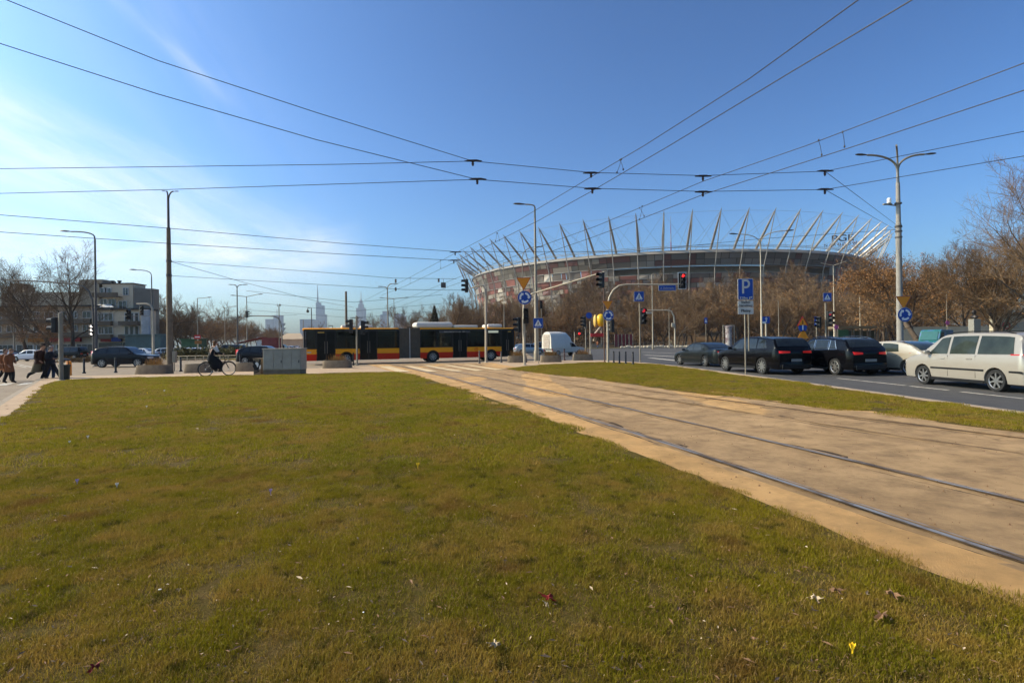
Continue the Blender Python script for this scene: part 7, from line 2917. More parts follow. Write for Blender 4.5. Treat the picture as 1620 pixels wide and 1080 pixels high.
for px0, px1, m, nm in ((82, 98, s_red, 0), (105, 130, s_red, 1), (48, 80, s_yel, 2)):
    x0, x1 = ((px0 - CX) / FPX * YB, (px1 - CX) / FPX * YB)
    b = MB(); b.box(((x0 + x1) / 2 - (xL + xM) / 2, -.35, hz(90, 537.5)), (x1 - x0, .5, .8)); b.build('shop_sign', mat('faded ' + m.name, tuple(c * .55 for c in m.node_tree.nodes['Principled BSDF'].inputs[0].default_value[:3]), .7), blg)
bl2 = thing('apartment_building', 'pale stepped corner building with a white awning, right of the bare trees', 'building', ((xM + xR) / 2, YB, 0))
wd = xR - xM
ox = (xM + xR) / 2
PX = lambda px, Y=YB: (px - CX) / FPX * Y - ox
H2 = hz(190, 490)
b = MB(); b.box((0, 2.2, H2 / 2), (wd, 4.4, H2)); b.build('wall', m_wall2, bl2)
b = MB(); b.box((0, 2.2, H2 + .15), (wd + .6, 5.2, .35)); b.build('roof', m_roofd, bl2)
YU = YB + 3
u0, u1 = PX(158, YU), PX(211, YU)
HU = hz(190, 449, YU)
b = MB(); b.box(((u0 + u1) / 2, 3 + 2, (H2 + HU) / 2), (u1 - u0, 4, HU - H2)); b.build('upper_storeys', m_wall2, bl2)
b = MB(); b.box(((u0 + u1) / 2, 3 + 2, HU + .1), (u1 - u0 + .3, 4.3, .2)); b.build('roof', m_roofd, bl2)
v0, v1 = PX(126, YU), PX(163, YU)
HV = hz(150, 442, YU)
b = MB(); b.box(((v0 + v1) / 2, 3 + 2, (H2 + HV) / 2), (v1 - v0, 4, HV - H2)); b.build('stair_tower', m_wall1, bl2)
t0, t1 = PX(211, YU), PX(240, YU)
HT = hz(225, 455, YU)
b = MB()
b.prism([(PX(211.5, YU), 3.2, 0), (PX(243, YU + 2), 5.2, 0), (PX(243, YU + 2), 7, 0), (PX(211.5, YU), 7, 0)], (0, 0, HT)); b.build('side_wing', m_wall3, bl2)
for px in (171, 182):
    b = MB(); b.lathe([(.25, 0), (.25, .6), (.4, .6), (.4, .9)], (PX(px, YU), 4.5, HU), 8); b.build('chimney', m_roofd, bl2)
for px, w in ((165, 1.5), (172, 1.5), (200, 1.2)):
    win_part(bl2, PX(px, YU), hz(190, 461, YU), w, 1.7, 2.97, 1)
for px in (165, 178):
    win_part(bl2, PX(px, YU), hz(190, 478, YU), 1.6, 1.6, 2.97, 1)
win_part(bl2, PX(195, YU), hz(190, 484, YU) + .2, 1.8, 1.8, 2.97, 1)
b = MB(); b.box((PX(175, YU), 2.2, hz(180, 470, YU)), (5.5, 1.4, .12)); b.box((PX(175, YU), 1.55, hz(180, 467, YU)), (5.5, .06, .9)); b.build('balcony', m_band, bl2)
b = MB(); b.prism([(PX(156), .4, hz(160, 486)), (PX(178), .4, hz(160, 486)), (PX(176, YU), 2.9, hz(160, 480)), (PX(156, YU), 2.9, hz(160, 480))], (0, 0, .08)); b.build('awning', s_white, bl2)
for zc, (a_, c_) in ((hz(190, 501), (0, 1)), (hz(190, 522), (0, 1))):
    for px, w in ((161, 1.4), (172, 2.0)):
        win_part(bl2, PX(px), zc, w, 1.6, -.02, 1)
    for px in (201, 209, 217):
        win_part(bl2, PX(px), zc - .1, .9, 1.9, -.02, 0)
    b = MB(); b.box((PX(166), -.4, zc - 1.35), (PX(180) - PX(153), .8, .9)); b.box((PX(208), -.6, zc - 1.4), (PX(223) - PX(194), 1.2, .9)); b.build('balcony', m_band, bl2)
for px0, px1, mm in ((162, 178, s_red), (179, 194, s_blue)):
    b = MB(); b.box(((PX(px0) + PX(px1)) / 2, -.3, hz(180, 537)), (PX(px1) - PX(px0), .5, .85)); b.build('shop_sign', mat('faded ' + mm.name, tuple(c * .55 for c in mm.node_tree.nodes['Principled BSDF'].inputs[0].default_value[:3]), .7), bl2)
b = MB(); b.box((PX(175), -.06, 1.5), (PX(193) - PX(156), .1, 2.4)); b.box((PX(208), -.06, 1.5), (PX(222) - PX(196), .1, 2.4)); b.build('shopfront', m_win, bl2)
# narrow white advert pillar
p = at(231, 545, 105)
b = MB(); zz0, zz1 = at(231, 531, 105).z, at(231, 490, 105).z
b.bbox((0, 0, (zz0 + zz1) / 2), (1.5, .5, zz1 - zz0), .05); b.box((-.5, 0, zz0 / 2), (.15, .15, zz0)); b.box((.5, 0, zz0 / 2), (.15, .15, zz0))
tag(b.build('advert_panel', mat('faded white banner', (.42, .42, .43), .7, 0, .25, 1.2), loc=(p.x, 105, 0)), 'tall faded white banner panel at the corner building', 'banner')
b = MB(); b.box((0, 0, 1.9), (6.5, 3, 3.8)); b.box((0, 0, 3.9), (7, 3.5, .25))
p = at(222, 545, 100)
tag(b.build('kiosk', mat('green grey kiosk', (.12, .17, .15), .6, 0, .2, 1), loc=(p.x + 1.5, 100, 0)), 'green grey kiosk behind the curved white mast', 'kiosk')
# small chimney block at the left edge
p = at(2, 480, 116)
b = MB(); b.box((0, 0, hz(2, 450, 116) / 2), (3.4, 3, hz(2, 450, 116))); b.box((0, 0, hz(2, 450, 116) + .3), (3.0, 2.6, .6))
tag(b.build('chimney_block', m_wall1, loc=(p.x, 121, 0)), 'brown brick stack rising above the roofs at the left edge', 'chimney')

# ------------------------------------------------------------------ skyline
m_tow = mat('blue glass tower', (.16, .22, .30), .35, .2, .1, .02)
m_tow2 = mat('pale office tower', (.30, .32, .35), .6, 0, .15, .02)


def tower(px0, px1, py, Y, label, m, floors=True, extra=None, steps=None):
    a, c = at(px0, py, Y), at(px1, py, Y)
    w, h = c.x - a.x, a.z
    r = thing('tower', label, 'tower', ((a.x + c.x) / 2, Y, 0))
    b = MB()
    for (f0, f1, hh) in steps or [(0, 1, 1)]:
        b.box((-w / 2 + w * (f0 + f1) / 2, w / 2, h * hh / 2), (w * (f1 - f0), w * .8, h * hh))
    b.build('tower_body', m, r)
    b = MB()
    n = int(h / 9)
    for i in range(1, n):
        b.box((0, w * .1 - .4, h * i / n * min(q[2] for q in (steps or [(0, 1, 1)]))), (w, .8, 2.0))
    b.build('floor_bands', m_tow2 if m is m_tow else m_tow, r)
    if extra:
        extra(r, w, h)
    return r


def spire(r, w, h):
    b = MB(); top_ = at(499.5, 450, 2800).z
    b.tube([(-w * .42, w / 2, h), (-w * .42, w / 2, (h + top_) / 2), (-w * .42, w / 2, top_)], [5, 3, 1.2], 6)
    b.build('spire', m_tow, r)


tower(499, 513, 478, 2800, 'tallest blue glass tower with a thin spire on the skyline', m_tow, steps=[(0, .35, 1.0), (.35, .75, .93), (.75, 1, .72)], extra=spire)
tower(473.5, 493.5, 505, 2300, 'broad pale blue block left of the spired tower', m_tow)
tower(494, 502, 507, 2200, 'small dark block between the broad block and the spired tower', m_tow2)
tower(432, 444, 498.5, 2400, 'pale tower with an antenna behind the grey gantry', m_tow2, extra=lambda r, w, h: (lambda b: (b.tube([(-w * .2, w / 2, h), (-w * .2, w / 2, h + 26)], 1.5, 5), b.build('antenna', m_tow2, r)))(MB()))
tower(419, 431, 504.5, 2500, 'pale tower just left of the grey gantry pole', m_tow2)
tower(601, 613, 492, 2600, 'pale tower left of the twin-hooked lamp', m_tow, steps=[(0, .3, .9), (.3, 1, 1)])
tower(622, 640, 496, 2600, 'broad pale tower right of the twin-hooked lamp', m_tow2, steps=[(0, .6, 1), (.6, 1, .93)])
def palace(r, w, h):
    b = MB()
    b.box((0, w / 2, h + 10), (w * .55, w * .5, 24)); b.box((0, w / 2, h + 30), (w * .32, w * .3, 22))
    b.tube([(0, w / 2, h + 40), (0, w / 2, h + 58), (0, w / 2, h + 92)], [w * .10, w * .05, .8], 8)
    b.build('crown_and_spire', m_tow2, r)
tower(563, 576, 487, 2900, 'stepped old tower with a spire right of the concrete mast', m_tow2, extra=palace)
for i, (x0, x1, y, Y) in enumerate(((404, 418, 527, 1500), (452, 466, 533, 1300), (516, 540, 529, 1700), (578, 598, 531, 1500), (640, 668, 530, 1500))):
    tower(x0, x1, y, Y, ('low hazy block at the end of the left trees', 'low hazy block above the avenue', 'low hazy block right of the spired tower', 'low hazy block left of the pale tower', 'low hazy block left of the park trees')[i], m_tow2)

# ------------------------------------------------------------------ trees
def make_tree_data(seed, H, spread, trunk_h, r0, depth=4, n1=11, n2=7, n3=6, n4=5, up=.45, twig=.012, leaf=0.0, leaf_size=.08, lean=0.0, droop=0.0, multi=1):
    rn = random.Random(seed)
    segs_t, segs_c, tips = [], [], []

    def branch(p, d, L_, r, lev, segs_n, store):
        pts = [p.copy()]
        dd = d.copy()
        for i in range(segs_n):
            dd = (dd + Vector((rn.gauss(0, .16), rn.gauss(0, .16), rn.gauss(0, .12) + (up * .12 if lev > 0 else 0) - droop * .1 * lev))).normalized()
            pts.append(pts[-1] + dd * (L_ / segs_n))
        rr = [r * (1 - .72 * i / segs_n) for i in range(segs_n + 1)]
        for i in range(segs_n):
            store.append((pts[i], pts[i + 1], rr[i], rr[i + 1], lev))
        return pts, rr

    def grow(p, d, L_, r, lev):
        sn = (7, 5, 4, 3, 2)[lev]
        st = segs_t if lev <= 1 else segs_c
        pts, rr = branch(p, d, L_, r, lev, sn, st)
        if lev >= depth:
            tips.append((pts[-1], pts[-1] - pts[-2]))
            return
        nc = (n1, n2, n3, n4)[lev]
        for k in range(nc):
            f = (trunk_h if lev == 0 else .18) + (1 - (trunk_h if lev == 0 else .18)) * ((k + rn.random()) / nc)
            i = min(int(f * sn), sn - 1)
            q = pts[i] + (pts[i + 1] - pts[i]) * (f * sn - i)
            ax = (pts[i + 1] - pts[i]).normalized()
            a = rn.uniform(0, 2 * PI)
            s = ax.orthogonal().normalized()
            s = (Matrix.Rotation(a, 3, ax) @ s)
            ang = rn.uniform(.5, .95) if lev < 3 else rn.uniform(.5, 1.2)
            nd = (ax * math.cos(ang) + s * math.sin(ang) + Vector((0, 0, up * (.5 if lev == 0 else .25)))).normalized()
            cl = {0: spread * (1.15 - .55 * f), 1: L_ * .5, 2: L_ * .52, 3: L_ * .55}[lev] * rn.uniform(.75, 1.2)
            cr = max(twig * .8, r * (1 - .7 * f) * .55)
            grow(q, nd, cl, cr, lev + 1)
        grow2 = lev + 1
        if lev < depth:
            grow(pts[-1], (pts[-1] - pts[-2]).normalized(), L_ * (.35 if lev == 0 else .45), rr[-1], min(lev + 1, depth))
    for m_i in range(multi):
        d0 = Vector((rn.gauss(0, .06) + lean, rn.gauss(0, .06), 1)) if multi == 1 else Vector((rn.gauss(0, .33), rn.gauss(0, .33), 1))
        grow(Vector((rn.gauss(0, .2) if multi > 1 else 0, rn.gauss(0, .2) if multi > 1 else 0, -.05)), d0.normalized(), H * .72, r0 * (1 if multi == 1 else .6), 0)

    def tubes(segs, sides_for, name, m):
        V, F = [], []
        for p, q, ra, rb, lev in segs:
            n = sides_for(lev)
            ax = (q - p)
            if ax.length < 1e-6:
                continue
            ax.normalize()
            u = ax.orthogonal().normalized()
            w = ax.cross(u)
            ra, rb = max(ra, twig * (.6 if lev >= depth else .9)), max(rb, twig * .45)
            o = len(V)
            for c, rr in ((p, ra), (q, rb)):
                for j in range(n):
                    a = 2 * PI * j / n
                    V.append(tuple(c + (u * math.cos(a) + w * math.sin(a)) * rr))
            for j in range(n):
                F.append((o + j, o + (j + 1) % n, o + n + (j + 1) % n, o + n + j))
        me = bpy.data.meshes.new(name)
        me.from_pydata(V, [], F)
        me.materials.append(m)
        if name == 'trunk':
            me.polygons.foreach_set('use_smooth', [True] * len(F))
        return me, V, F
    mt = None
    trunk, _, _ = tubes(segs_t, lambda l: 9 if l == 0 else 5, 'trunk', m_bark)
    crown, V, F = tubes(segs_c, lambda l: 3, 'crown', m_twig)
    if leaf > 0:
        LV, LF = [], []
        crown.materials.append(m_leafo)
        k = int(len(tips) * leaf)
        for i in range(k):
            p, d_ = rn.choice(tips)
            if p.z > H * .72 and rn.random() < .75:
                continue
            for _ in range(3):
                c = p + Vector((rn.gauss(0, .16), rn.gauss(0, .16), rn.gauss(0, .14)))
                a = Vector((rn.gauss(0, 1), rn.gauss(0, 1), rn.gauss(0, 1))).normalized() * leaf_size
                b2 = a.cross(Vector((rn.gauss(0, 1), rn.gauss(0, 1), rn.gauss(0, 1)))).normalized() * leaf_size * .6
                o = len(LV)
                LV += [tuple(c - a), tuple(c + b2), tuple(c + a), tuple(c - b2)]
                LF.append((o, o + 1, o + 2, o + 3))
        base = len(V)
        me = bpy.data.meshes.new('crown')
        me.from_pydata(V + LV, [], F + [tuple(base + i for i in f) for f in LF])
        me.materials.append(m_twig)
        me.materials.append(m_leafo)
        mi = np.zeros(len(F) + len(LF), dtype=np.int32)
        mi[len(F):] = 1
        me.polygons.foreach_set('material_index', mi)
        crown = me
    return trunk, crown


m_bark = mat('grey brown bark', (.085, .062, .045), .95, 0, .3, 3, .6, 12)
m_twig = mat('brown twigs', (.155, .096, .050), .9, 0, .3, .5)
m_leafo = mat('withered oak leaves', (.32, .145, .045), .85, 0, 0, .8, col2=(.19, .10, .04))


def tree_from(data, loc, rz, s, label, cat='tree', group=None, name='bare_tree', twig_m=None):
    r = thing(name, label, cat, loc, rz, group)
    r.scale = (s[0], s[0], s[1]) if isinstance(s, tuple) else (s, s, s)
    for nm, me in zip(('trunk', 'crown'), data):
        o = bpy.data.objects.new(nm, me)
        SC.collection.objects.link(o)
        o.parent = r
    return r


big = [make_tree_data(21, 17, 7.6, .22, .36, n1=14, n2=7, n3=5, n4=5, twig=.017, up=.30), make_tree_data(25, 17, 7.8, .20, .34, n1=14, n2=7, n3=5, n4=5, twig=.017, up=.32)]
for px, Y, s, d_, lab in ((40, 96, (.85, .86), 0, 'leftmost of the three tall bare trees before the brown block'), (80, 94, (1.0, 1.0), 1, 'middle of the three tall bare trees before the brown block'),
                          (116, 97, (1.0, 1.04), 0, 'rightmost and darkest of the three tall bare trees before the brown block')):
    p = at(px, 545, Y)
    tree_from(big[d_], (p.x, Y, 0), px * .1, s, lab)
p = at(70, 545, 88)
tree_from(make_tree_data(23, 8, 3.0, .15, .15, n1=9, n2=6, n3=5, n4=4, twig=.014, leaf=1.0, leaf_size=.08), (p.x, 88, 0), 0, 1, 'small tree with orange leaves below the tall bare trees')
# medium forest variants
fv = [make_tree_data(31 + i, 14, 4.6 + .3 * (i % 3), .16, .20, n1=12, n2=6, n3=5, n4=4, twig=.028 if i % 2 else .024, leaf=(0, .08, 0, .22, .05)[i], leaf_size=.15, up=.5) for i in range(5)]
rn = random.Random(77)
cnt = 0
GL = 'bare trees in the far left row'
for i in range(34):
    f = i / 33
    px = 282 + 160 * f + rn.uniform(-4, 4)
    Y = 135 + 190 * f ** 1.3 + rn.uniform(-8, 8)
    s = rn.uniform(.92, 1.12) * (1.0 if f < .9 else .9) * (1.0 if Y > 150 else .95)
    if 296 < px < 330:
        s *= 1.15
    p = at(px, 545, Y)
    tree_from(fv[rn.choice((0, 2, 4))], (p.x, Y, 0), rn.uniform(0, 6.28), (s * 1.05, s), 'bare brown tree in the dense row beyond the hedge, left of the bus', group=GL)
for px, Y, s in ((254, 118, .9), (262, 125, .85), (274, 130, .9), (246, 130, .8)):
    p = at(px, 545, Y)
    tree_from(fv[rn.choice((0, 2, 4))], (p.x, Y, 0), rn.uniform(0, 6.28), s, 'bare tree right beside the tall concrete pole, ' + {254: 'nearest the corner building', 262: 'second from the corner building', 274: 'close right of the pole', 246: 'half behind the curved lamp'}[px])
# behind the bus
GM = 'bare trees behind the bus'
for i, (px, top_, Y) in enumerate(((560, 497, 230), (582, 492, 220), (572, 503, 260), (597, 505, 240), (520, 505, 300), (536, 503, 300), (650, 480, 190), (664, 477, 170), (684, 492, 180), (645, 487, 220), (700, 476, 150), (713, 466, 125), (722, 463, 112), (736, 462, 120), (748, 470, 118), (758, 478, 125), (692, 500, 200), (673, 490, 200), (634, 498, 240))):
    p = at(px, 545, Y)
    hgt = at(px, top_, Y).z
    tree_from(fv[(0, 2, 4)[i % 3]], (p.x, Y, .1), i * 1.3, (hgt / 14.5 * 1.05, hgt / 13.6), 'bare tree rising behind the bus roof, left of the stadium', group=GM)
# conifer
def conifer(loc, h, label):
    r = thing('conifer', label, 'tree', loc)
    b = MB(); b.tube([(0, 0, 0), (0, 0, h)], [.25, .03], 8); b.build('trunk', m_bark, r)
    bx = [((0, 0, h * (.18 + .78 * i / 12)), (2.6 * (1 - i / 13), 2.6 * (1 - i / 13), h * .06), 1 / 13) for i in range(13)]
    o = leaf_mass('crown', bx, 9000, .16, mat('dark conifer needles', (.045, .040, .022), .8, 0, .3), None, seed=3, parent=r)
    return r
p = at(688, 545, 130); conifer((p.x, 130, .1), at(688, 486, 130).z, 'dark conifer among the bare trees behind the bus')

def sst(a, c, v):
    v = min(1, max(0, (v - a) / (c - a)))
    return v * v * (3 - 2 * v)


def hillz(x, y):
    return 8.5 * sst(148, 215, y) * sst(-5, 45, x) * (1 - sst(150, 200, x))


hb_ = MB()
gx_, gy_ = 50, 24
hb_.add([(-20 + 5 * i, 146 + 6 * j, .15 + hillz(-20 + 5 * i, 146 + 6 * j)) for j in range(gy_) for i in range(gx_)],
        [(j * gx_ + i, j * gx_ + i + 1, (j + 1) * gx_ + i + 1, (j + 1) * gx_ + i) for j in range(gy_ - 1) for i in range(gx_ - 1)])
setkind(hb_.build('hill', m_litter, smooth=True), 'structure', 'leaf covered slope under the stadium')
# park forest under the stadium
GF = 'bare trees of the park below the stadium'
pts = []
rows = [(136, 12.0, 5.2, 0), (143, 13.0, 6.0, .5), (152, 14.5, 6.4, 0), (163, 15.6, 7.2, .5), (177, 17.0, 8.5, 0), (194, 18.5, 9.5, .5), (214, 20.5, 11, 0)]
k = 0
for Y, h, step, offs in rows:
    x = at(745, 545, Y).x + offs * step
    xe = at(1460, 545, Y).x
    while x < xe:
        px = CX + x / Y * FPX
        jx, jy = rn.uniform(-1.4, 1.4), rn.uniform(-3, 3)
        hh = h * rn.uniform(.88, 1.08)
        # the skyline of the park: lower towards the left
        if px < 900:
            hh *= .80 + .10 * (px - 745) / 155
        elif px < 1050:
            hh *= .90
        if not (915 < px < 1000 and Y < 150) and k < 215:
            pts.append((x + jx, Y + jy, hh * 1.12))
            k += 1
        x += step * rn.uniform(.85, 1.15)
for x, Y, h in pts:
    d_ = rn.randrange(5)
    s = h / 13.8
    tree_from(fv[d_], (x, Y, .14 + hillz(x, Y)), rn.uniform(0, 6.28), (s * rn.uniform(.95, 1.2), s), 'bare reddish brown tree in the dense park below the stadium', group=GF)
print('TREES', len(pts))
# undergrowth in the park
bx = []
for i in range(60):
    x = rn.uniform(-8, 120); Y = rn.uniform(150, 230)
    bx.append(((x, Y, 1.4 + hillz(x, Y)), (4.5, 4, 1.6), 1 / 60))
m_under = mat('twiggy undergrowth', (.11, .066, .036), .95, 0, .35, .6)
leaf_mass('undergrowth', bx, 26000, .22, m_under, 'tangled brown undergrowth between the park trees', kind='stuff', seed=8)
# large trees right
oak = make_tree_data(51, 14.5, 6.6, .20, .34, n1=12, n2=8, n3=6, n4=5, twig=.016, leaf=1.1, leaf_size=.09, up=.35)
p = at(1457, 545, 66)
tree_from(oak, (p.x, 66, .1), 1.0, 1.02, 'oak with withered orange leaves right of the tall double lamp', name='oak_tree')
bare1 = make_tree_data(52, 15, 6.8, .10, .30, n1=13, n2=8, n3=6, n4=5, twig=.014, up=.55, multi=3, leaf=.15, leaf_size=.08)
p = at(1572, 545, 60)
tree_from(bare1, (p.x, 60, .1), .4, (1.05, .78), 'many-stemmed bare tree above the minivan')
p = at(1672, 545, 50)
tree_from(big[0], (p.x, 50, .1), 2.0, (.95, .95), 'tallest bare tree, cut by the right edge')
p = at(1612, 545, 75)
tree_from(big[1], (p.x, 75, .1), 4.0, (1.0, .95), 'bare tree behind the graffitied white wall')
for px, Y, d_, h, lab in ((1400, 100, 3, 14.5, 'leafy-brown tree left of the tall double lamp'), (1428, 92, 1, 13.5, 'thin tree right behind the tall double lamp'), (1500, 88, 3, 14.0, 'brown-leaved tree between the oak and the bust'), (1535, 95, 1, 15, 'bare tree behind the bust'),
                          (1600, 105, 2, 15, 'bare tree far behind the white wall'), (1555, 110, 4, 15.5, 'bare tree far behind the bust'), (1480, 108, 0, 14.5, 'bare tree far behind the oak')):
    p = at(px, 545, Y)
    tree_from(fv[d_], (p.x, Y, .1), px, (h / 13.5 * 1.15, h / 13.8), lab)
# bare tree branches at the far right park rows
for i in range(16):
    px = 1380 + i * 17; Y = 118 + (i * 37 % 40)
    p = at(px, 545, Y); s = rn.uniform(.95, 1.1)
    tree_from(fv[(i * 3) % 5], (p.x, Y, .1), i, s, 'bare brown tree in the rows behind the oak and the shelter', group='bare trees in the rows at the right')

# ------------------------------------------------------------------ right side small buildings and things
m_cream = mat('cream plaster wall', (.55, .47, .34), .9, 0, .15, .8)
p0, p1 = at(1425, 545, 80), at(1588, 545, 80)
b = MB(); w = p1.x - p0.x
b.box((w / 2, 0, 1.5), (w, .3, 3.0)); b.box((w / 2, 0, 3.05), (w + .1, .4, .1))
tag(b.build('garden_wall', m_cream, loc=(p0.x, 80, .1)), 'long low cream wall behind the oak and the graffitied van', 'wall')
q0, q1 = at(1580, 545, 62), at(1632, 545, 62)
r = thing('pavilion', 'low cream building with a red graffiti ring, right of the bust', 'building', (q0.x, 62, .1))
w = q1.x - q0.x; h = at(1590, 500, 62).z
b = MB(); b.box((w / 2, .6, h / 2), (w, 1.2, h)); b.build('wall', m_cream, r)
b = MB(); b.box((w / 2, .6, h + .08), (w + .3, 1.5, .16)); b.build('roof', mat('brown roof edge', (.20, .14, .09), .8), r)
b = MB()
gx, gz = at(1592, 516, 62).x - q0.x, at(1592, 516, 62).z
b.tube([(gx + .42 * math.cos(a * PI / 8), -.02, gz + .36 * math.sin(a * PI / 8)) for a in range(16)], .07, 6, closed=True, mi=0)
b.tube([(gx + .9, -.02, gz - .3), (gx + 1.1, -.02, gz + .3), (gx + 1.4, -.02, gz - .2)], .06, 6, mi=1); b.tube([(gx - 1.0, -.02, gz + .3), (gx - .6, -.02, gz - .3), (gx - .4, -.02, gz + .2)], .05, 6, mi=1)
b.v = [(x, -.012 + y * .05, z) for x, y, z in b.v]
b.build('graffiti', [s_red, mat('grey spray paint', (.3, .3, .3), .8)], r)
# bust on plinth
p = at(1542, 545, 56)
r = thing('monument', 'dark bust on a tall square plinth above the minivan roof', 'monument', (p.x, 56, .1))
zt, zh = at(1542, 503, 56).z, at(1542, 488, 56).z
b = MB(); b.bbox((0, 0, .2), (1.3, 1.3, .4), .03); b.bbox((0, 0, (zt - .2 + .4) / 2), (.72, .72, zt - .6), .02); b.build('plinth', mat('grey granite', (.22, .21, .18), .7, 0, .2, 8), r)
m_bronze = mat('dark bronze', (.035, .03, .028), .45, .4)
b = MB()
b.lathe([(.16, zt - .22), (.20, zt - .15), (.36, zt - .02), (.30, zt + .12), (.12, zt + .2), (.10, zt + .3)], (0, 0, 0), 14, M=Matrix.Diagonal((.75, 1.25, 1)))
b.blob((-.02, 0, zt + .50), (.21, .17, .27), 14, 10); b.blob((-.23, 0, zt + .48), (.05, .035, .05), 8, 6)
b.build('bust', m_bronze, r, smooth=True)
# graffiti van
p = at(1476, 545, 58)
gv = thing('graffiti_van', 'turquoise van covered in graffiti parked by the cream wall', 'van', (p.x + .55, 58.5, .1), math.radians(212))
m_turq = mat('turquoise graffiti paint', (.015, .14, .13), .5, 0, 0, 1.6, col2=(.07, .14, .32), thr=(.42, .6))
b = MB(); pf = [(2.3, .35), (2.35, .95), (1.5, 1.15), (.95, 2.2), (.6, 2.35), (-2.3, 2.3), (-2.4, .4)]
b.prism([(x, -.95, z) for x, z in reversed(pf)], (0, 1.9, 0)); o = b.build('body', m_turq, gv)
md = o.modifiers.new('b', 'BEVEL'); md.width = .08; md.segments = 2
for s in (-1, 1):
    b = MB(); b.prism([(x, s * .955, z) for x, z in ([(1.3, 1.25), (.88, 2.05), (.2, 2.05), (.2, 1.25)][::-s])], (0, .012 * s, 0)); b.build('window', m_glass, gv)
    for xw in (1.5, -1.5):
        wheel(gv, xw, s * .84, .33, s, .2, 6)
b = MB(); b.prism([(1.52, -.8, 1.22), (1.52, .8, 1.22), (1.0, .75, 2.15), (1.0, -.75, 2.15)], (.03, 0, .02)); b.build('windscreen', mat('sprayed windscreen', (.02, .10, .10), .2), gv)
b = MB(); b.bbox((2.36, 0, .5), (.12, 1.8, .2), .04); b.build('bumper', m_trim, gv)
b = MB()
for s in (-.7, .7): b.bbox((2.34, s, .85), (.06, .3, .18), .02)
b.build('headlights', m_headl, gv)
# purple-pink small sign above van
for px, py, Y, lab in ((1499, 512, 60, 'small pink and purple star-shaped sign above the graffitied van'), (1323, 519, 55, 'small pink and purple star-shaped sign between the second black car and the shelter')):
    p = at(px, 545, Y)
    r = thing('signpost', lab, 'sign', (p.x, Y, .1))
    z = at(px, py, Y).z
    b = MB(); b.tube([(0, 0, 0), (0, 0, z)], .035, 6); b.build('pole', m_galv, r)
    b = MB(); poly2(b, [(.34 * (1 if i % 2 else .5) * math.cos(i * PI / 5), z + .34 * (1 if i % 2 else .5) * math.sin(i * PI / 5)) for i in range(10)], -.05, 0, .02); b.build('sign_panel', mat('pink sign', (.42, .08, .22), .5), r)
# shelter
p0, p1 = at(1326, 545, 82), at(1402, 545, 82)
w = p1.x - p0.x
r = thing('bus_shelter', 'long flat-roofed shelter right of the two distant people', 'shelter', (p0.x, 82, .1))
zr = at(1360, 518.5, 82).z
b = MB(); b.box((w / 2, 1.2, zr), (w, 2.8, .35)); b.build('roof', mat('shelter roof', (.17, .13, .08), .8, 0, .2), r)
b = MB()
for i in range(7):
    b.box((w * i / 6, 0, zr / 2 - .1), (.12, .12, zr - .3)); b.box((w * i / 6, 2.4, zr / 2 - .1), (.12, .12, zr - .3))
b.build('posts', m_grey_pole, r)
b = MB()
for i in range(6):
    b.box((w * (i + .5) / 6, 2.4, zr / 2), (w / 6 - .3, .04, zr - 1.0))
b.build('glass_wall', mat('dim glass', (.05, .06, .05), .2), r)
b = MB(); b.box((.8, -.05, zr / 2 + .1), (1.5, .08, zr - .9)); b.build('advert', mat('green poster', (.03, .09, .04), .5), r)
b = MB(); b.box((w * .6, 1.6, .45), (w * .5, .45, .07)); b.build('bench', m_trim, r)
# advertising column
p = at(1153, 545, 92)
r = thing('advert_column', 'round advertising column with a white frame left of the first black car', 'column', (p.x, 92, .1))
b = MB(); h = at(1153, 516, 92).z
b.lathe([(.62, 0), (.62, .4), (.55, .45), (.55, h - .4), (.66, h - .3), (.66, h - .1), (.2, h)], n=20); b.build('column', mat('poster colours', (.35, .32, .30), .6, 0, 0, 1.2, col2=(.12, .07, .08), thr=(.45, .6)), r, smooth=True)
b = MB(); b.box((.95, 0, h / 2), (.12, .12, h)); b.box((0, 0, h + .05), (2.0, .14, .12)); b.box((-.95, 0, h / 2), (.1, .1, h)); b.build('frame', m_white_pole, r)
# yellow balloon figure and red stall at park edge
p = at(949, 545, 128)
r = thing('inflatable', 'big yellow inflatable drum leaning on a pale slide near the park', 'inflatable', (p.x, 128, .1))
z0, z1 = at(949, 518, 128).z, at(949, 497, 128).z
b = MB(); R_ = (z1 - z0) / 2
b.blob((.3, 0, (z0 + z1) / 2), (R_ * .72, R_ * .7, R_), 16, 10); b.build('drum', mat('yellow vinyl', (.72, .42, .01), .35, 0, .1, 1), r, smooth=True)
b = MB(); b.blob((-1.0, .2, (z0 + z1) / 2 - .1), (R_ * .3, R_ * .5, R_ * .95), 12, 8); b.build('side_pad', mat('pale yellow vinyl', (.65, .45, .12), .4), r, smooth=True)
b = MB(); b.tube([(.2, -.3, z0 + .1), (-1.1, -.6, z0 - 1.4), (-1.6, -.7, 1.6)], .22, 8); b.tube([(.4, 0, 0), (.4, 0, z0 + .2)], .15, 8); b.build('support', m_white_pole, r, smooth=True)
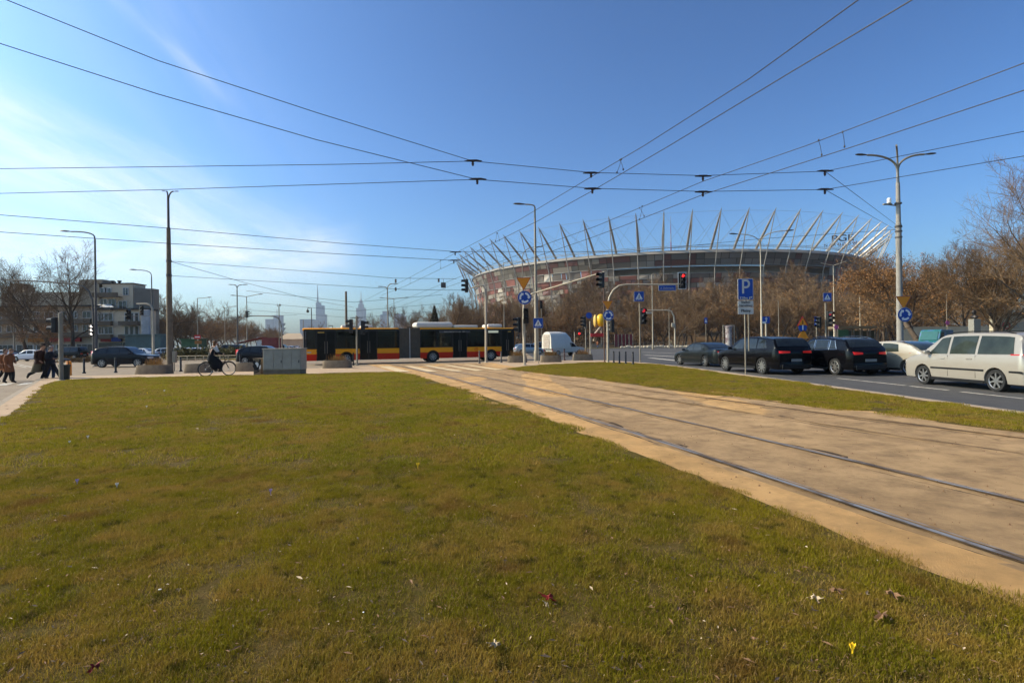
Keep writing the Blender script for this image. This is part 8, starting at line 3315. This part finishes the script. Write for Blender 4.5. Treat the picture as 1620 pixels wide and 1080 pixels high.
for i, (px0, px1, py0, py1, lab) in enumerate(((934, 954, 528, 533, 'red flat awning of a stall under the yellow inflatable'), (972, 1001, 529, 546, 'row of dark red panels at the park edge behind the bollards'))):
    Y = 127
    a, c = at(px0, py0, Y), at(px1, py1, Y)
    r = thing('market_stall', lab, 'stall', ((a.x + c.x) / 2, Y, .1))
    w = c.x - a.x
    b = MB()
    if i == 0:
        b.box((0, 0, (a.z + c.z) / 2), (w, 2.4, a.z - c.z)); b.build('awning', s_red, r)
        b = MB()
        for s in (-1, 1):
            for y in (-1, 1): b.box((s * w / 2 * .95, y, c.z / 2), (.1, .1, c.z))
        b.box((0, .5, .5), (w * .8, 1, .9)); b.build('frame', m_galv, r)
    else:
        for k in range(5):
            b.box((-w / 2 + w * (k + .5) / 5, (k % 2) * .3, a.z / 2 + .1), (w / 5 - .25, .1, a.z - .3))
        b.build('panels', mat('dark red panel', (.16, .03, .035), .7, 0, .3, 1), r)
        b = MB()
        for k in range(6): b.box((-w / 2 + w * k / 5, -.1, a.z / 2), (.1, .1, a.z))
        b.build('posts', m_white_pole, r)
# white boulders / blocks along the park kerb
for i in range(30):
    px = 985 + i * 5.2 + rn.uniform(-1, 1)
    Y = 121 + rn.uniform(0, 3)
    p = at(px, 545, Y)
    b = MB(); s = rn.uniform(.4, .75)
    b.bbox((0, 0, s * .35), (s * 1.5, s, s * .75), .12)
    tag(b.build('boulder', mat('pale boulder', (.50, .44, .34), .9, 0, .2, 2), smooth=True, loc=(p.x, Y, .1)), 'pale stone block in the row along the park kerb', 'boulder', 'pale blocks along the park kerb')
# park fence
b = MB()
p0, p1 = at(900, 545, 131), at(1180, 545, 131)
w = p1.x - p0.x
for i in range(46):
    b.box((w * i / 45, 0, .6), (.06, .06, 1.2))
for z in (1.15, .3):
    b.box((w / 2, 0, z), (w, .05, .05))
for i in range(180):
    b.box((w * i / 180, 0, .72), (.02, .02, .85))
tag(b.build('park_fence', m_galv, loc=(p0.x, 131, .1)), 'thin grey railing along the park edge behind the stone blocks', 'fence')
# low stone/cream barrier behind the cars on the right
b = MB()
p0, p1 = at(1372, 545, 72), at(1432, 545, 72)
w = p1.x - p0.x
for i in range(8):
    b.bbox((w * (i + .5) / 8, 0, .45), (w / 8 - .12, .5, .9), .04)
tag(b.build('barrier', m_kerb, loc=(p0.x, 72, .1)), 'low pale stone barrier behind the silver hatchback', 'barrier')
# distant red sign near cyclist
p = at(313, 545, 78)
r = thing('signpost', 'dark red sign above an orange plate behind the cyclist', 'sign', (p.x, 78, 0))
zz = at(313, 533, 78).z
b = MB(); b.tube([(0, 0, 0), (0, 0, zz)], .09, 8); b.build('pole', m_white_pole, r)
b = MB(); poly2(b, off(rrect(.95, .6, .1), 0, zz), -.1, 0, .03); poly2(b, off(rrect(.7, .14, .02), 0, zz), -.11, 1, .02); b.build('red_sign', [s_red, s_white], r)
b = MB(); poly2(b, off(rrect(1.0, .5, .04), .1, zz - .75), -.1, 0, .03); b.build('orange_plate', mat('dull orange plate', (.3, .12, .03), .6), r)
b = MB(); b.box((0, 0, 1.4), (3.2, 2.2, 2.8)); b.box((0, 0, 2.9), (3.6, 2.6, .2))
p = at(307, 545, 95)
tag(b.build('kiosk', mat('green kiosk', (.05, .11, .05), .6, 0, .2, 1), loc=(p.x, 95, 0)), 'green kiosk behind the dark red sign', 'kiosk')
# red stall above the cabinet, left of the bus
p = at(430, 545, 95)
b = MB(); b.box((0, 0, 1.5), (2.6, 2, 3.0)); b.prism([(-6, -1, 2.0), (-1.3, -1, 3.0), (-1.3, 1, 3.0), (-6, 1, 2.0)], (0, 0, .15))
tag(b.build('red_kiosk', mat('dark red kiosk', (.22, .04, .035), .7, 0, .2, 1), loc=(p.x, 95, 0)), 'dark red kiosk with a sloping roof above the cabinet', 'kiosk')
# tan house at the avenue end above cabinet
p = at(465, 545, 230)
b = MB(); b.box((0, 0, 2.0), (11, 8, 4.0)); b.prism([(-6, -4.4, 4.0), (6, -4.4, 4.0), (3, 0, 6.8), (-3, 0, 6.8)], (0, .3, 0)); b.prism([(-6, -4.4, 4.0), (6, -4.4, 4.0), (6, 4.4, 4.0), (-6, 4.4, 4.0)], (0, 0, .3))
tag(b.build('small_house', mat('tan house', (.42, .32, .22), .9, 0, .1, .3), loc=(p.x, 230, 0)), 'small tan house beside the rear corner of the bus', 'building')

# ------------------------------------------------------------------ small things on the lawn
def leaf_thing(px, py, label, m, size, cat='leaf', name='fallen_leaf', kind=0):
    p = G(px, py, ZP + .05)
    b = MB()
    rn_ = random.Random(int(px))
    if kind == 0:
        n = 11
        pts = []
        for i in range(n * 2):
            a = PI * i / n
            rr = size * (1 if i % 2 else .5) * (1.2 if abs(math.cos(a)) > .6 else .8)
            pts.append((rr * math.cos(a), rr * math.sin(a) * .75, .015 * math.sin(a * 3) + size * .25 * abs(math.sin(a))))
        b.add([(0, 0, .01)] + pts, [(0, i + 1, (i + 1) % (2 * n) + 1) for i in range(2 * n)])
        b.tube([(size, 0, .01), (size * 1.6, .01, .02)], .002, 4)
    elif kind == 1:      # crocus flower
        for k in range(6):
            a = k * PI / 3
            c, s = math.cos(a), math.sin(a)
            w = size * .28
            b.add([(c * .006, s * .006, .0), (c * size * .45 - s * w, s * size * .45 + c * w, size * .7), (c * size * .5, s * size * .5, size * 1.1), (c * size * .45 + s * w, s * size * .45 - c * w, size * .7)], [(0, 1, 2, 3)])
        b.tube([(0, 0, -.06), (0, 0, .005)], .004, 5)
    else:
        b.blob((0, 0, .005), (size, size * .7, size * .35), 10, 6)
    o = b.build(name, m, loc=(p.x, p.y, p.z))
    o.rotation_euler = (0, 0, rn_.uniform(0, 6))
    return tag(o, label, cat)


m_dred = mat('dark red leaf', (.18, .012, .008), .6)
m_pale = mat('pale dry leaf', (.50, .38, .24), .8)
m_brn = mat('brown dry leaf', (.20, .11, .055), .8)
m_wpet = mat('white petal', (.75, .73, .68), .7)
m_ypet = mat('yellow petal', (.80, .52, .02), .6)
m_lil = mat('lilac petal', (.45, .33, .55), .6)
leaf_thing(868, 946, 'dark red leaf lying in the grass below the middle of the photo', m_dred, .042)
leaf_thing(865, 956, 'small pale leaf touching the dark red leaf', m_pale, .013)
leaf_thing(150, 1056, 'dark red leaf at the bottom left of the lawn', m_dred, .032)
leaf_thing(1290, 946, 'broad pale leaf near the edge of the track paving', m_pale, .026)
leaf_thing(1395, 974, 'curled pale leaf, below and right of the broad pale leaf', m_brn, .045)
leaf_thing(1412, 940, 'upright narrow dry leaf near the right edge of the lawn', m_brn, .038)
leaf_thing(1323, 934, 'brown leaf just above the broad pale leaf', m_brn, .03)
leaf_thing(253, 933, 'white petal scrap in the left half of the lawn', m_wpet, .010, 'petal', 'petal', 2)
leaf_thing(783, 1019, 'flat pale strip of bark near the bottom middle', m_pale, .026)
leaf_thing(1349, 1027, 'single yellow crocus near the bottom right', m_ypet, .028, 'flower', 'crocus', 1)
leaf_thing(661, 737, 'single yellow crocus in the middle of the lawn', m_ypet, .036, 'flower', 'crocus', 1)
leaf_thing(122, 762, 'lilac crocus left of the white one', m_lil, .030, 'flower', 'crocus', 1)
leaf_thing(185, 768, 'white crocus right of the lilac one', m_wpet, .030, 'flower', 'crocus', 1)
leaf_thing(428, 778, 'lilac crocus in the left middle of the lawn', m_lil, .030, 'flower', 'crocus', 1)
leaf_thing(139, 692, 'pale crocus farthest left, near the footway corner', m_wpet, .033, 'flower', 'crocus', 1)
leaf_thing(232, 644, 'pale yellow crocus in the far lawn, lowest of three', m_wpet, .039, 'flower', 'crocus', 1)
leaf_thing(233, 622, 'pale yellow crocus in the far lawn, middle of three', m_ypet, .039, 'flower', 'crocus', 1)
leaf_thing(260, 619, 'pale yellow crocus in the far lawn, rightmost of three', m_wpet, .044, 'flower', 'crocus', 1)
leaf_thing(110, 700, 'pale crocus just below the farthest left one', m_wpet, .028, 'flower', 'crocus', 1)
leaf_thing(575, 969, 'small white petal left of the dark red leaf', m_wpet, .007, 'petal', 'petal', 2)
# litter of dry bits over the lawn: uncountable
rn2 = np.random.default_rng(5)
V, F = [], []
k = 0
while k < 9000:
    y = 1.6 + 22 * rn2.random() ** 1.8
    x = (rn2.random() * 2.2 - 1.1) * y
    if x > rail_x(0, y) - .95 or (y < 20 and x < -1.15 * y - .5):
        continue
    s = .003 + .010 * rn2.random() ** 4 * (1.0 if y < 8 else 1.6)
    a = rn2.random() * 6.28
    z = ZP + .03 + rn2.random() * .02
    l = s * (1 + 1.5 * (rn2.random() < .4))
    c, d2 = math.cos(a), math.sin(a)
    o = len(V)
    V += [(x - c * l, y - d2 * l, z), (x + d2 * s * .6, y - c * s * .6, z + s * .6), (x + c * l, y + d2 * l, z + .004), (x - d2 * s * .6, y + c * s * .6, z + .003)]
    F.append((o, o + 1, o + 2, o + 3))
    k += 1
me = bpy.data.meshes.new('litter')
me.from_pydata(V, [], F)
for m in (m_brn, m_pale, m_bark):
    me.materials.append(m)
me.polygons.foreach_set('material_index', rn2.choice([0, 0, 0, 0, 0, 1, 2, 2, 2, 2], len(F)).astype(np.int32))
o = bpy.data.objects.new('dry_leaf_litter', me)
SC.collection.objects.link(o)
setkind(o, 'stuff', 'scraps of dry leaf and straw scattered through the lawn')
# pebbles and dark scraps on the track paving
V, F = [], []
for k in range(3500):
    y = 2 + 28 * rn2.random() ** 1.5
    x = x_lo(y) + .3 + (x_hi(y) - x_lo(y) - .6) * rn2.random()
    s = .003 + .010 * rn2.random() ** 5
    o = len(V)
    V += [(x - s, y, ZP + .016), (x, y - s, ZP + .016), (x + s, y, ZP + .018), (x, y + s, ZP + .016), (x, y, ZP + .02 + s)]
    F += [(o, o + 1, o + 4), (o + 1, o + 2, o + 4), (o + 2, o + 3, o + 4), (o + 3, o, o + 4)]
me = bpy.data.meshes.new('gravel')
me.from_pydata(V, [], F)
me.materials.append(m_brn)
o = bpy.data.objects.new('gravel', me)
SC.collection.objects.link(o)
setkind(o, 'stuff', 'grit and small stones on the sandy tram paving')

# ------------------------------------------------------------------ haze
if HAZE > 0:
    b = MB()
    b.box((0, 1700, 199), (4600, 3700, 400))
    m = bpy.data.materials.new('haze')
    m.use_nodes = True
    m.node_tree.nodes.clear()
    out = m.node_tree.nodes.new('ShaderNodeOutputMaterial')
    pv = m.node_tree.nodes.new('ShaderNodeVolumePrincipled')
    pv.inputs['Color'].default_value = (.80, .90, 1.0, 1)
    pv.inputs['Density'].default_value = HAZE
    pv.inputs['Anisotropy'].default_value = 0.2
    m.node_tree.links.new(pv.outputs[0], out.inputs['Volume'])
    o = b.build('haze', m)
    setkind(o, 'stuff', 'thin pale daylight haze over the distance')
bpy.context.view_layer.update()
